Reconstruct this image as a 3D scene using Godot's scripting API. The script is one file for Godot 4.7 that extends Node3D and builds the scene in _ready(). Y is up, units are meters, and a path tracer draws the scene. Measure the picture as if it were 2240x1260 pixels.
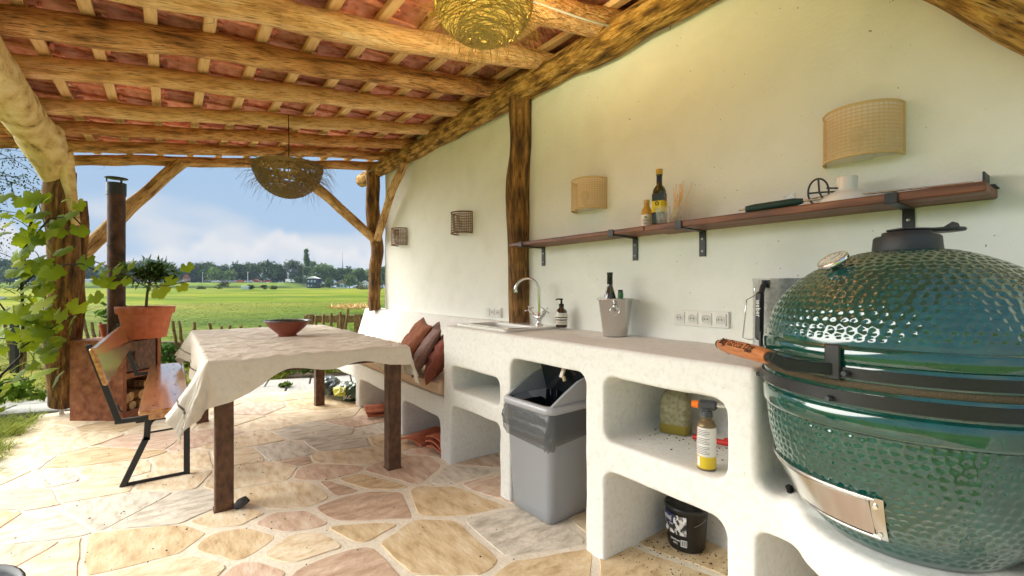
extends Node3D

# An outdoor kitchen under a tiled lean-to roof, looking out over a meadow.
const WALL_X := 2.09
const COUNTER_X := 1.55
const COUNTER_Y := 0.955
var used := {}
var mats := {}
var rng := RandomNumberGenerator.new()

# ---------------------------------------------------------------- mesh helper
class MB:
	var st := SurfaceTool.new()
	func _init():
		st.begin(Mesh.PRIMITIVE_TRIANGLES)
	func smooth(g):
		st.set_smooth_group(g)
	func tri(a, b, c):
		st.add_vertex(a)
		st.add_vertex(b)
		st.add_vertex(c)
	func quad(a, b, c, d):
		tri(a, b, c)
		tri(a, c, d)
	# a convex polygon, turned so that it faces away from the point c
	func face(pts, c):
		var n = (pts[1] - pts[0]).cross(pts[2] - pts[0])
		var mid = Vector3.ZERO
		for p in pts:
			mid += p
		mid /= pts.size()
		var q = pts.duplicate()
		if n.dot(mid - c) > 0.0:
			q.reverse()
		for i in range(1, q.size() - 1):
			tri(q[0], q[i], q[i + 1])
	# box with chamfered edges, centred on c, axes of basis b
	func box(c, size, bev = 0.004, b = Basis()):
		smooth(-1)
		var h = size * 0.5
		bev = min(bev, min(h.x, min(h.y, h.z)) * 0.9)
		var v = {}
		for sx in [-1, 1]:
			for sy in [-1, 1]:
				for sz in [-1, 1]:
					var s = Vector3(sx, sy, sz)
					for ax in 3:
						var p = h * s
						for k in 3:
							if k != ax:
								p[k] -= bev * s[k]
						v[[sx, sy, sz, ax]] = c + b * p
		for ax in 3:
			var u = (ax + 1) % 3
			var w = (ax + 2) % 3
			for s in [-1, 1]:
				var ring = []
				for q in [[-1, -1], [1, -1], [1, 1], [-1, 1]]:
					var k = [0, 0, 0]
					k[ax] = s
					k[u] = q[0]
					k[w] = q[1]
					ring.append(v[[k[0], k[1], k[2], ax]])
				face(ring, c)
			for q in [[-1, -1], [1, -1], [1, 1], [-1, 1]]:
				var k1 = [0, 0, 0]
				k1[u] = q[0]
				k1[w] = q[1]
				var k2 = k1.duplicate()
				k1[ax] = -1
				k2[ax] = 1
				face([v[[k1[0], k1[1], k1[2], u]], v[[k2[0], k2[1], k2[2], u]], v[[k2[0], k2[1], k2[2], w]], v[[k1[0], k1[1], k1[2], w]]], c)
		for sx in [-1, 1]:
			for sy in [-1, 1]:
				for sz in [-1, 1]:
					face([v[[sx, sy, sz, 0]], v[[sx, sy, sz, 1]], v[[sx, sy, sz, 2]]], c)
	# tube along a polyline; rad holds a radius per point
	func tube(pts, rad, sides = 10, cap = true, amp = 0.0, noise = null, squash = 1.0):
		var n = pts.size()
		var rings = []
		var t0 = (pts[1] - pts[0]).normalized()
		var nx = t0.cross(Vector3(0.31, 0.2, 0.9)).normalized()
		if nx.length() < 0.5:
			nx = t0.cross(Vector3.RIGHT).normalized()
		for i in n:
			var t = (pts[min(i + 1, n - 1)] - pts[max(i - 1, 0)]).normalized()
			nx = (nx - t * nx.dot(t)).normalized()
			var bx = t.cross(nx)
			var ring = []
			var r = rad[i] if rad is Array else rad
			for k in sides:
				var a = TAU * k / sides
				var d = nx * cos(a) + bx * sin(a) * squash
				var rr = r
				if noise:
					rr *= 1.0 + amp * noise.get_noise_3dv(pts[i] + d * r * 2.0)
				ring.append(pts[i] + d * rr)
			rings.append(ring)
		smooth(0)
		for i in n - 1:
			for k in sides:
				var m = (k + 1) % sides
				quad(rings[i][k], rings[i + 1][k], rings[i + 1][m], rings[i][m])
		if cap:
			smooth(-1)
			for e in [0, n - 1]:
				for k in range(1, sides - 1):
					if e == 0:
						tri(rings[0][0], rings[0][k], rings[0][k + 1])
					else:
						tri(rings[e][0], rings[e][k + 1], rings[e][k])
	# surface of revolution about y through c; prof is [Vector2(r, y), ...] running upwards on the outside
	func lathe(prof, segs = 32, c = Vector3.ZERO, b = Basis(), hard = false, sx = 1.0):
		for i in prof.size() - 1:
			smooth(i + 1 if hard else 0)
			for k in segs:
				var q = []
				for e in [[i, k], [i + 1, k], [i + 1, k + 1], [i, k + 1]]:
					var a = TAU * (e[1] % segs) / segs
					q.append(c + b * Vector3(prof[e[0]].x * cos(a) * sx, prof[e[0]].y, -prof[e[0]].x * sin(a)))
				if prof[i].x > 1e-5:
					tri(q[0], q[2], q[3])
				if prof[i + 1].x > 1e-5:
					tri(q[0], q[1], q[2])
	# flat polygon (Vector2 list) pulled out along the third axis of xf, with a small chamfer on the front
	func prism(poly, depth, xf = Transform3D(), bev = 0.0):
		var p = PackedVector2Array(poly)
		if Geometry2D.is_polygon_clockwise(p):
			p.reverse()
		var inner = p
		if bev > 0.0:
			inner = PackedVector2Array()
			for i in p.size():
				var d1 = (p[i] - p[(i - 1 + p.size()) % p.size()]).normalized()
				var d2 = (p[(i + 1) % p.size()] - p[i]).normalized()
				var nn = Vector2(-d1.y - d2.y, d1.x + d2.x).normalized()
				inner.append(p[i] + nn * bev)
			if Geometry2D.triangulate_polygon(inner).is_empty():
				inner = p
				bev = 0.0
		smooth(-1)
		var idx = Geometry2D.triangulate_polygon(inner)
		for i in range(0, idx.size(), 3):
			var a = inner[idx[i]]
			var b2 = inner[idx[i + 1]]
			var c = inner[idx[i + 2]]
			if (b2 - a).cross(c - a) > 0.0:
				var t = b2
				b2 = c
				c = t
			tri(xf * Vector3(a.x, a.y, depth), xf * Vector3(b2.x, b2.y, depth), xf * Vector3(c.x, c.y, depth))
		idx = Geometry2D.triangulate_polygon(p)
		for i in range(0, idx.size(), 3):
			var a = p[idx[i]]
			var b2 = p[idx[i + 1]]
			var c = p[idx[i + 2]]
			if (b2 - a).cross(c - a) < 0.0:
				var t = b2
				b2 = c
				c = t
			tri(xf * Vector3(a.x, a.y, 0), xf * Vector3(b2.x, b2.y, 0), xf * Vector3(c.x, c.y, 0))
		for i in p.size():
			var j = (i + 1) % p.size()
			var d0 = depth - bev
			var a0 = xf * Vector3(p[i].x, p[i].y, 0)
			var b0 = xf * Vector3(p[j].x, p[j].y, 0)
			var a1 = xf * Vector3(p[i].x, p[i].y, d0)
			var b1 = xf * Vector3(p[j].x, p[j].y, d0)
			quad(a0, a1, b1, b0)
			if bev > 0.0:
				quad(a1, xf * Vector3(inner[i].x, inner[i].y, depth), xf * Vector3(inner[j].x, inner[j].y, depth), b1)
	func ball(c, r, n = 10, s = Vector3.ONE):
		var prof = []
		for i in n + 1:
			var a = PI * i / n - PI / 2
			prof.append(Vector2(max(0.0, cos(a)), sin(a)))
		lathe(prof, n * 2, c, Basis.from_scale(s * r))
	func mesh():
		st.generate_normals()
		return st.commit()

# a grid of nu by nv points (u to the right, v upwards, seen from the front) as a smooth mesh
func grid_mesh(P: PackedVector3Array, nu: int, nv: int, wrap := false, cols := PackedColorArray()) -> ArrayMesh:
	var N := PackedVector3Array()
	N.resize(P.size())
	for j in nv:
		for i in nu:
			var l := (i - 1 + nu) % nu if wrap else maxi(i - 1, 0)
			var r := (i + 1) % nu if wrap else mini(i + 1, nu - 1)
			var du := P[j * nu + r] - P[j * nu + l]
			var dv := P[mini(j + 1, nv - 1) * nu + i] - P[maxi(j - 1, 0) * nu + i]
			N[j * nu + i] = du.cross(dv).normalized()
	var I := PackedInt32Array()
	for j in nv - 1:
		for i in (nu if wrap else nu - 1):
			var k := (i + 1) % nu
			var a := j * nu + i
			var b := j * nu + k
			I.append_array(PackedInt32Array([a, a + nu, b + nu, a, b + nu, b]))
	var A := []
	A.resize(Mesh.ARRAY_MAX)
	A[Mesh.ARRAY_VERTEX] = P
	A[Mesh.ARRAY_NORMAL] = N
	A[Mesh.ARRAY_INDEX] = I
	if cols.size():
		A[Mesh.ARRAY_COLOR] = cols
	var m := ArrayMesh.new()
	m.add_surface_from_arrays(Mesh.PRIMITIVE_TRIANGLES, A)
	return m

# surface nets of a distance function over a box
func nets(o: Vector3, size: Vector3, cell: float, f: Callable) -> ArrayMesh:
	var nx := int(size.x / cell) + 2
	var ny := int(size.y / cell) + 2
	var nz := int(size.z / cell) + 2
	var V := PackedFloat32Array()
	V.resize(nx * ny * nz)
	V.fill(1e9)
	var B := 6
	for bz in range(0, nz, B):
		for by in range(0, ny, B):
			for bx in range(0, nx, B):
				var c := o + Vector3(bx + B * 0.5, by + B * 0.5, bz + B * 0.5) * cell
				if absf(f.call(c)) > cell * (B * 0.5 + 1.5) * 1.75:
					continue
				for z in range(bz, mini(bz + B + 1, nz)):
					for y in range(by, mini(by + B + 1, ny)):
						for x in range(bx, mini(bx + B + 1, nx)):
							var k := (z * ny + y) * nx + x
							if V[k] > 1e8:
								V[k] = f.call(o + Vector3(x, y, z) * cell)
	var ids := {}
	var P := PackedVector3Array()
	var sx := 1
	var sy := nx
	var sz := nx * ny
	var corner := [0, sx, sy, sx + sy, sz, sx + sz, sy + sz, sx + sy + sz]
	var edges := [[0, 1], [2, 3], [4, 5], [6, 7], [0, 2], [1, 3], [4, 6], [5, 7], [0, 4], [1, 5], [2, 6], [3, 7]]
	for z in nz - 1:
		for y in ny - 1:
			for x in nx - 1:
				var k := (z * ny + y) * nx + x
				var neg := 0
				var bad := false
				for q in corner:
					var v := V[k + q]
					if v > 1e8:
						bad = true
						break
					if v < 0.0:
						neg += 1
				if bad or neg == 0 or neg == 8:
					continue
				var sum := Vector3.ZERO
				var cnt := 0
				for e in edges:
					var a := V[k + corner[e[0]]]
					var b := V[k + corner[e[1]]]
					if (a < 0.0) != (b < 0.0):
						var t := a / (a - b)
						var pa := Vector3(e[0] & 1, (e[0] >> 1) & 1, e[0] >> 2)
						var pb := Vector3(e[1] & 1, (e[1] >> 1) & 1, e[1] >> 2)
						sum += pa.lerp(pb, t)
						cnt += 1
				ids[k] = P.size()
				P.append(o + (Vector3(x, y, z) + sum / cnt) * cell)
	var I := PackedInt32Array()
	for k in ids:
		var v0 := V[k]
		for ax in 3:
			var s = [sx, sy, sz][ax]
			var s1 = [sy, sz, sx][ax]
			var s2 = [sz, sx, sy][ax]
			var v1 := V[k + s]
			if v1 > 1e8 or (v0 < 0.0) == (v1 < 0.0):
				continue
			if not (ids.has(k - s1) and ids.has(k - s2) and ids.has(k - s1 - s2)):
				continue
			var a = ids[k]
			var b = ids[k - s1]
			var c = ids[k - s1 - s2]
			var d = ids[k - s2]
			if v0 < 0.0:
				I.append_array(PackedInt32Array([a, d, c, a, c, b]))
			else:
				I.append_array(PackedInt32Array([a, b, c, a, c, d]))
	var N := PackedVector3Array()
	N.resize(P.size())
	for i in range(0, I.size(), 3):
		var n := (P[I[i + 2]] - P[I[i]]).cross(P[I[i + 1]] - P[I[i]])
		for e in 3:
			N[I[i + e]] += n
	for i in N.size():
		N[i] = N[i].normalized()
	var A := []
	A.resize(Mesh.ARRAY_MAX)
	A[Mesh.ARRAY_VERTEX] = P
	A[Mesh.ARRAY_NORMAL] = N
	A[Mesh.ARRAY_INDEX] = I
	var m := ArrayMesh.new()
	m.add_surface_from_arrays(Mesh.PRIMITIVE_TRIANGLES, A)
	return m

func smax(a: float, b: float, k: float) -> float:
	var h := clampf(0.5 + 0.5 * (a - b) / k, 0.0, 1.0)
	return lerpf(b, a, h) + k * h * (1.0 - h)

func smin(a: float, b: float, k: float) -> float:
	return -smax(-a, -b, k)

# rounded box in two dimensions
func rbox2(px: float, py: float, x0: float, x1: float, y0: float, y1: float, r: float) -> float:
	var qx := absf(px - (x0 + x1) * 0.5) - (x1 - x0) * 0.5 + r
	var qy := absf(py - (y0 + y1) * 0.5) - (y1 - y0) * 0.5 + r
	return Vector2(maxf(qx, 0.0), maxf(qy, 0.0)).length() + minf(maxf(qx, qy), 0.0) - r

# ---------------------------------------------------------------- nodes
func numbered(nm: String) -> String:
	if not used.has(nm):
		used[nm] = 0
		return nm
	used[nm] += 1
	return "%s_%03d" % [nm, used[nm]]

func thing(nm, label, cat, at = Vector3.ZERO, basis = Basis(), group = ""):
	var o := Node3D.new()
	o.name = numbered(nm)
	add_child(o)
	o.transform = Transform3D(basis, at)
	tag(o, label, cat, group)
	return o

func tag(o, label, cat, group = ""):
	o.set_meta("label", label)
	o.set_meta("category", cat)
	if group != "":
		o.set_meta("group", group)
	return o

func part(nm, mesh, m, parent, xf = Transform3D()):
	var o := MeshInstance3D.new()
	o.mesh = mesh
	o.material_override = m
	o.transform = xf
	var n = 0
	var want = nm
	while parent.has_node(want):
		n += 1
		want = "%s_%03d" % [nm, n]
	o.name = want
	parent.add_child(o, true)
	return o

func solo(nm, mesh, m, label, cat, group = "", xf = Transform3D()):
	var o := MeshInstance3D.new()
	o.mesh = mesh
	o.material_override = m
	o.name = numbered(nm)
	add_child(o)
	o.transform = xf
	tag(o, label, cat, group)
	return o

func setting(nm, mesh, m, xf = Transform3D()):
	var o := MeshInstance3D.new()
	o.mesh = mesh
	o.material_override = m
	o.name = numbered(nm)
	add_child(o)
	o.transform = xf
	o.set_meta("kind", "structure")
	return o

func again(src, label, group, xf):
	var o = src.duplicate()
	o.name = numbered(String(src.name))
	add_child(o)
	o.transform = xf
	o.set_meta("label", label)
	if group != "":
		o.set_meta("group", group)
	return o

func ybasis(d: Vector3, spin := 0.0) -> Basis:
	var y := d.normalized()
	var x := y.cross(Vector3(0.05, 0.12, 1)).normalized()
	if x.length() < 0.5:
		x = Vector3.RIGHT
	var z := x.cross(y).normalized()
	return Basis(x, y, z) * Basis(Vector3.UP, spin)

func yturn(deg: float) -> Basis:
	return Basis(Vector3.UP, deg_to_rad(deg))

# ---------------------------------------------------------------- materials
func S(r, g, b) -> Color:
	return Color(r / 255.0, g / 255.0, b / 255.0)

func noise(sd, freq, oct = 4, kind = FastNoiseLite.TYPE_SIMPLEX_SMOOTH):
	var n := FastNoiseLite.new()
	n.seed = sd
	n.frequency = freq
	n.noise_type = kind
	n.fractal_octaves = oct
	return n

func ntex(sd, freq, cols, stops = [], size = 512, oct = 5, kind = FastNoiseLite.TYPE_SIMPLEX_SMOOTH, warp = 0.0):
	var t := NoiseTexture2D.new()
	t.width = size
	t.height = size
	t.seamless = true
	t.seamless_blend_skirt = 0.2
	var n = noise(sd, freq, oct, kind)
	if warp > 0.0:
		n.domain_warp_enabled = true
		n.domain_warp_amplitude = warp
		n.domain_warp_frequency = freq
	t.noise = n
	var g := Gradient.new()
	var o := PackedFloat32Array()
	for i in cols.size():
		o.append(stops[i] if stops.size() else float(i) / (cols.size() - 1))
	g.offsets = o
	g.colors = PackedColorArray(cols)
	t.color_ramp = g
	return t

func nrm(sd, freq, strength, size = 512, oct = 4, kind = FastNoiseLite.TYPE_SIMPLEX_SMOOTH):
	var t := NoiseTexture2D.new()
	t.width = size
	t.height = size
	t.seamless = true
	t.seamless_blend_skirt = 0.2
	t.noise = noise(sd, freq, oct, kind)
	t.as_normal_map = true
	t.bump_strength = strength
	return t

func mat(col: Color, rough := 0.8, o := {}) -> StandardMaterial3D:
	var m := StandardMaterial3D.new()
	m.albedo_color = col
	m.roughness = rough
	m.metallic = o.get("metal", 0.0)
	m.metallic_specular = o.get("spec", 0.5)
	if o.has("tex"):
		m.albedo_texture = o.tex
	if o.has("nrm"):
		m.normal_enabled = true
		m.normal_texture = o.nrm
		m.normal_scale = o.get("ns", 1.0)
	if o.has("tri"):
		m.uv1_triplanar = true
		m.uv1_scale = o.tri
		m.uv1_world_triplanar = o.get("world", false)
	if o.has("back"):
		m.backlight_enabled = true
		m.backlight = o.back
	if o.get("vc", false):
		m.vertex_color_use_as_albedo = true
	if o.has("coat"):
		m.clearcoat_enabled = true
		m.clearcoat = o.coat
		m.clearcoat_roughness = o.get("coatr", 0.05)
	if o.has("tri2"):
		m.detail_uv_layer = BaseMaterial3D.DETAIL_UV_2
		m.uv2_triplanar = true
		m.uv2_scale = o.tri2
		m.uv2_world_triplanar = o.get("world", false)
	if o.has("detail"):
		m.detail_enabled = true
		m.detail_albedo = o.detail
		m.detail_blend_mode = BaseMaterial3D.BLEND_MODE_MUL
	return m

func glass(col: Color, a := 0.15) -> StandardMaterial3D:
	var m := StandardMaterial3D.new()
	m.transparency = BaseMaterial3D.TRANSPARENCY_ALPHA
	m.albedo_color = Color(col.r, col.g, col.b, a)
	m.roughness = 0.03
	return m

func text_mesh(s, size, depth = 0.002, font = "Droid Sans", bold = false):
	var t := TextMesh.new()
	var f := SystemFont.new()
	f.font_names = PackedStringArray([font])
	if bold:
		f.font_weight = 700
	t.font = f
	t.text = s
	t.font_size = 32
	t.pixel_size = size / 32.0
	t.depth = depth
	t.curve_step = 1.0
	return t

func materials():
	# plaster
	mats.wall = mat(S(238, 239, 230), 0.93, {"tex": ntex(11, 0.006, [Color(0.965, 0.965, 0.955), Color(1, 1, 1), Color(0.98, 0.98, 0.975)]), "nrm": nrm(12, 0.06, 4.0, 1024, 6), "ns": 0.22, "detail": ntex(15, 0.035, [Color(0.55, 0.5, 0.42), Color(1, 1, 1), Color(1, 1, 1)], [0.05, 0.09, 1.0], 1024, 3), "tri2": Vector3(0.9, 0.9, 0.9), "tri": Vector3(0.7, 0.7, 0.7), "world": true})
	mats.plaster = mat(S(232, 231, 224), 0.9, {"tex": ntex(13, 0.012, [Color(0.95, 0.945, 0.93), Color(1, 1, 1), Color(0.97, 0.967, 0.96)], [], 1024, 6), "nrm": nrm(14, 0.05, 4.0, 1024, 6), "ns": 0.28, "detail": ntex(16, 0.03, [Color(0.6, 0.55, 0.48), Color(0.97, 0.96, 0.95), Color(1, 1, 1)], [0.03, 0.08, 0.5], 1024, 5), "tri2": Vector3(1.1, 1.1, 1.1), "tri": Vector3(1.3, 1.3, 1.3), "world": true})
	# logs: grain runs along the local y axis
	var dark = [S(112, 80, 46), S(202, 158, 100), S(230, 192, 132), S(242, 216, 168)]
	var pale = [S(172, 130, 80), S(232, 192, 130), S(242, 210, 156), S(246, 224, 182)]
	var ln = nrm(22, 0.05, 7.0, 512, 5)
	var streak = ntex(27, 0.03, [Color(0.2, 0.15, 0.1), Color(0.8, 0.76, 0.7), Color(0.95, 0.93, 0.9), Color(1, 1, 1)], [0.24, 0.33, 0.48, 0.7], 1024, 5)
	var fine = ntex(28, 0.03, [Color(0.45, 0.37, 0.27), Color(0.88, 0.85, 0.8), Color(0.97, 0.96, 0.94), Color(1, 1, 1)], [0.16, 0.34, 0.5, 0.7], 1024, 5)
	mats.log_dark = mat(Color.WHITE, 0.88, {"tex": ntex(20, 0.012, dark, [0.12, 0.4, 0.66, 0.95], 512, 6), "nrm": ln, "ns": 1.3, "tri": Vector3(3.0, 0.45, 3.0), "detail": streak, "tri2": Vector3(5.0, 0.28, 5.0)})
	mats.log_pale = mat(Color.WHITE, 0.85, {"tex": ntex(21, 0.012, pale, [0.08, 0.38, 0.62, 0.95], 512, 6), "nrm": ln, "ns": 0.9, "tri": Vector3(2.4, 0.4, 2.4), "detail": fine, "tri2": Vector3(4.5, 0.28, 4.5)})
	mats.log_mossy = mat(Color.WHITE, 0.9, {"tex": ntex(23, 0.016, [S(84, 58, 22), S(166, 124, 54), S(216, 172, 92), S(232, 196, 132)], [0.2, 0.46, 0.66, 0.95], 512, 6), "nrm": ln, "ns": 1.5, "tri": Vector3(3.0, 0.5, 3.0), "detail": streak, "tri2": Vector3(6.0, 0.4, 6.0)})
	mats.trunk = mat(Color(1.0, 0.965, 0.93), 0.75, {"tex": ntex(24, 0.010, [S(96, 70, 38), S(190, 158, 98), S(220, 196, 138), S(238, 226, 186)], [0.08, 0.24, 0.5, 0.9], 512, 4), "nrm": ln, "ns": 1.0, "tri": Vector3(1.8, 1.8, 0.7)})
	mats.log_old = mat(Color.WHITE, 0.9, {"tex": ntex(29, 0.014, [S(58, 40, 22), S(116, 84, 44), S(160, 118, 64), S(196, 150, 90)], [0.15, 0.42, 0.66, 0.95], 512, 6), "nrm": ln, "ns": 1.4, "tri": Vector3(3.0, 0.45, 3.0), "detail": streak, "tri2": Vector3(5.0, 0.25, 5.0)})
	mats.cut_wood = mat(Color.WHITE, 0.85, {"tex": ntex(25, 0.03, [S(150, 108, 62), S(212, 172, 116)]), "tri": Vector3(3, 3, 3)})
	mats.batten = mat(Color.WHITE, 0.8, {"tex": ntex(26, 0.02, [S(226, 176, 116), S(242, 200, 144), S(248, 214, 166)]), "tri": Vector3(4, 4, 0.35)})
	mats.tiles = []
	for i in 4:
		var k = [1.0, 0.86, 1.1, 0.94][i]
		mats.tiles.append(mat(Color(k, k * [1.0, 0.97, 1.0, 1.03][i], k), 0.75, {"tex": ntex(30 + i, 0.010, [S(170, 96, 72), S(218, 140, 112), S(228, 156, 130), S(234, 174, 150), S(246, 220, 202)], [0.08, 0.34, 0.6, 0.86, 0.99], 512, 6), "nrm": nrm(35, 0.02, 1.5), "ns": 0.35, "tri": Vector3(2.2, 2.2, 2.2)}))
	mats.clay = mat(Color.WHITE, 0.8, {"tex": ntex(40, 0.012, [S(160, 82, 50), S(186, 102, 66), S(202, 122, 86)]), "tri": Vector3(2, 2, 2)})
	# floor
	mats.mortar = mat(Color.WHITE, 0.92, {"tex": ntex(41, 0.02, [S(222, 210, 188), S(232, 221, 200), S(238, 228, 210)], [], 512, 6), "nrm": nrm(42, 0.05, 4.0), "ns": 0.35, "tri": Vector3(1.6, 1.6, 1.6), "world": true})
	mats.stones = []
	var pal = [
		[S(194, 164, 122), S(214, 188, 146), S(224, 200, 160), S(230, 212, 180)],   # ochre
		[S(200, 168, 142), S(214, 184, 158), S(224, 200, 176), S(234, 216, 194)],   # pink brown
		[S(182, 172, 152), S(208, 198, 180), S(222, 212, 194), S(230, 220, 202)],  # grey
		[S(206, 180, 140), S(226, 204, 168), S(236, 218, 186), S(242, 228, 202)],  # cream
		[S(182, 150, 124), S(198, 168, 142), S(210, 182, 156), S(222, 198, 176)]]   # brown
	for i in pal.size():
		for j in 2:
			var t = ntex(50 + i * 2 + j, 0.010, pal[i], [0.12, 0.4, 0.66, 0.92], 512, 6, FastNoiseLite.TYPE_SIMPLEX_SMOOTH, 25.0)
			mats.stones.append(mat(Color.WHITE, 0.72, {"tex": t, "nrm": nrm(61, 0.03, 5.0, 512, 6), "ns": 0.4, "tri": Vector3(1.1, 1.1, 2.8) if j == 0 else Vector3(2.8, 1.1, 1.0)}))
	mats.paving = mat(Color.WHITE, 0.9, {"tex": ntex(62, 0.02, [S(140, 138, 130), S(166, 164, 156), S(178, 176, 168)]), "nrm": nrm(63, 0.06, 3.0), "ns": 0.5, "tri": Vector3(1.5, 1.5, 1.5), "world": true})
	# metals
	mats.rust = mat(Color.WHITE, 0.85, {"tex": ntex(64, 0.012, [S(116, 66, 40), S(142, 86, 54), S(156, 98, 64), S(180, 120, 82)], [0.1, 0.4, 0.7, 0.98], 512, 6), "nrm": nrm(65, 0.08, 2.0), "ns": 0.4, "tri": Vector3(1.6, 1.6, 1.6)})
	mats.rust_dark = mat(Color.WHITE, 0.7, {"metal": 0.25, "tex": ntex(66, 0.02, [S(72, 52, 40), S(96, 68, 50), S(110, 78, 56), S(136, 94, 66)], [0.05, 0.4, 0.7, 0.98], 512, 6), "tri": Vector3(2, 1.2, 2)})
	mats.flue = mat(Color.WHITE, 0.7, {"metal": 0.2, "tex": ntex(67, 0.012, [S(56, 40, 34), S(84, 58, 46), S(112, 76, 58)], [0.15, 0.5, 0.9]), "tri": Vector3(1.5, 1.0, 1.5)})
	mats.black = mat(S(34, 35, 36), 0.45, {"tex": ntex(68, 0.05, [Color(0.75, 0.75, 0.75), Color(1, 1, 1)]), "tri": Vector3(4, 4, 4)})
	mats.cast = mat(S(58, 60, 62), 0.5, {"metal": 0.3, "nrm": nrm(69, 0.12, 3.0), "ns": 0.5, "tri": Vector3(5, 5, 5)})
	mats.steel = mat(S(214, 213, 209), 0.2, {"metal": 1.0, "nrm": nrm(70, 0.01, 1.5), "ns": 0.15, "tri": Vector3(3, 3, 3)})
	mats.chrome = mat(S(220, 220, 220), 0.08, {"metal": 1.0})
	mats.galv = mat(Color.WHITE, 0.5, {"metal": 0.45, "tex": ntex(71, 0.03, [S(150, 152, 148), S(196, 198, 194), S(220, 222, 218)]), "tri": Vector3(3, 3, 3)})
	mats.wire = mat(S(120, 120, 118), 0.5, {"metal": 0.8})
	mats.screw = mat(S(210, 206, 200), 0.35, {"metal": 0.9})
	# woods of the furniture
	mats.pine = mat(Color.WHITE, 0.2, {"coat": 1.0, "coatr": 0.14, "tex": ntex(72, 0.01, [S(148, 92, 46), S(190, 130, 72), S(212, 156, 96)], [0.1, 0.5, 0.9], 512, 5, FastNoiseLite.TYPE_SIMPLEX_SMOOTH, 30.0), "tri": Vector3(5, 5, 0.5)})
	mats.walnut = mat(Color.WHITE, 0.5, {"tex": ntex(73, 0.012, [S(70, 40, 22), S(112, 66, 38), S(146, 92, 54)], [0.1, 0.5, 0.9], 512, 5), "tri": Vector3(5, 5, 0.4)})
	mats.handle = mat(Color.WHITE, 0.45, {"tex": ntex(74, 0.02, [S(128, 72, 36), S(176, 108, 60), S(200, 134, 82)]), "tri": Vector3(6, 1.0, 6)})
	mats.fence = mat(Color.WHITE, 0.9, {"tex": ntex(75, 0.02, [S(74, 60, 30), S(120, 98, 52), S(156, 130, 80)], [0.1, 0.5, 0.9]), "tri": Vector3(5, 1.2, 5)})
	mats.sleeper = mat(Color.WHITE, 0.9, {"tex": ntex(76, 0.02, [S(46, 36, 20), S(78, 62, 36), S(110, 92, 60)], [0.1, 0.5, 0.9]), "tri": Vector3(0.6, 4, 4)})
	# cloth
	mats.linen = mat(S(234, 224, 208), 0.95, {"tex": ntex(80, 0.02, [Color(0.965, 0.965, 0.965), Color(1, 1, 1)], [], 512, 5), "nrm": nrm(81, 0.016, 9.0, 1024, 6), "ns": 0.7, "tri": Vector3(1.6, 1.6, 2.4), "back": Color(0.3, 0.28, 0.24)})
	mats.stripe = mat(S(112, 96, 92), 0.95)
	mats.cushion = mat(S(206, 176, 148), 0.95, {"nrm": nrm(82, 0.3, 2.0, 512, 2), "ns": 0.4, "tri": Vector3(8, 8, 8)})
	mats.pillow_rust = mat(Color.WHITE, 0.95, {"tex": ntex(83, 0.03, [S(136, 80, 52), S(160, 100, 68)]), "nrm": nrm(84, 0.1, 3.0), "ns": 0.5, "tri": Vector3(4, 4, 4)})
	mats.pillow_mauve = mat(Color.WHITE, 0.9, {"tex": ntex(85, 0.03, [S(112, 82, 72), S(150, 118, 106)]), "nrm": nrm(86, 0.06, 3.0), "ns": 0.5, "tri": Vector3(4, 4, 4)})
	mats.pillow_red = mat(Color.WHITE, 0.95, {"tex": ntex(87, 0.06, [S(92, 44, 32), S(128, 66, 50), S(156, 96, 76)]), "nrm": nrm(88, 0.15, 6.0), "ns": 0.8, "tri": Vector3(4, 4, 4)})
	# grill glaze
	mats.egg = mat(S(6, 80, 68), 0.12, {"spec": 0.6, "coat": 0.9, "coatr": 0.05, "tex": ntex(90, 0.01, [Color(0.7, 0.75, 0.75), Color(1, 1, 1)]), "tri": Vector3(3, 3, 3)})
	mats.felt = mat(S(120, 104, 78), 0.95, {"tex": ntex(91, 0.1, [Color(0.4, 0.4, 0.4), Color(1, 1, 1)]), "tri": Vector3(6, 6, 6)})
	# plastics, paint, ceramics
	mats.bin = mat(S(150, 152, 154), 0.4, {"nrm": nrm(92, 0.2, 1.0), "ns": 0.2, "tri": Vector3(4, 4, 4)})
	mats.bin_lid = mat(S(168, 170, 174), 0.28, {"spec": 0.6})
	mats.bag = mat(S(70, 74, 76), 0.22, {"spec": 0.6, "nrm": nrm(93, 0.02, 8.0), "ns": 0.8, "tri": Vector3(5, 2, 5)})
	mats.bag.transparency = BaseMaterial3D.TRANSPARENCY_ALPHA
	mats.bag.albedo_color.a = 0.6
	mats.bag.roughness = 0.3
	mats.dark_plastic = mat(S(20, 21, 22), 0.25)
	mats.white_ceramic = mat(S(226, 224, 216), 0.15, {"coat": 0.6})
	mats.socket = mat(S(228, 226, 218), 0.4)
	mats.socket_in = mat(S(200, 198, 190), 0.5)
	mats.hole = mat(S(24, 24, 24), 0.7)
	mats.card = mat(Color.WHITE, 0.85, {"tex": ntex(94, 0.012, [S(140, 92, 40), S(176, 124, 64), S(196, 146, 84)]), "nrm": nrm(95, 0.012, 8.0), "ns": 0.6, "tri": Vector3(2.5, 2.5, 2.5)})
	mats.cane = mat(S(222, 190, 134), 0.7)
	mats.cane_trim = mat(S(214, 186, 132), 0.7)
	mats.rattan = mat(S(120, 82, 42), 0.75)
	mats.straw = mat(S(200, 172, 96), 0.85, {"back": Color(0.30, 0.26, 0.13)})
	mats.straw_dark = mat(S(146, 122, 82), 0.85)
	mats.white_paint = mat(S(222, 222, 218), 0.5)
	mats.soot = mat(S(20, 17, 15), 0.95)
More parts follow.
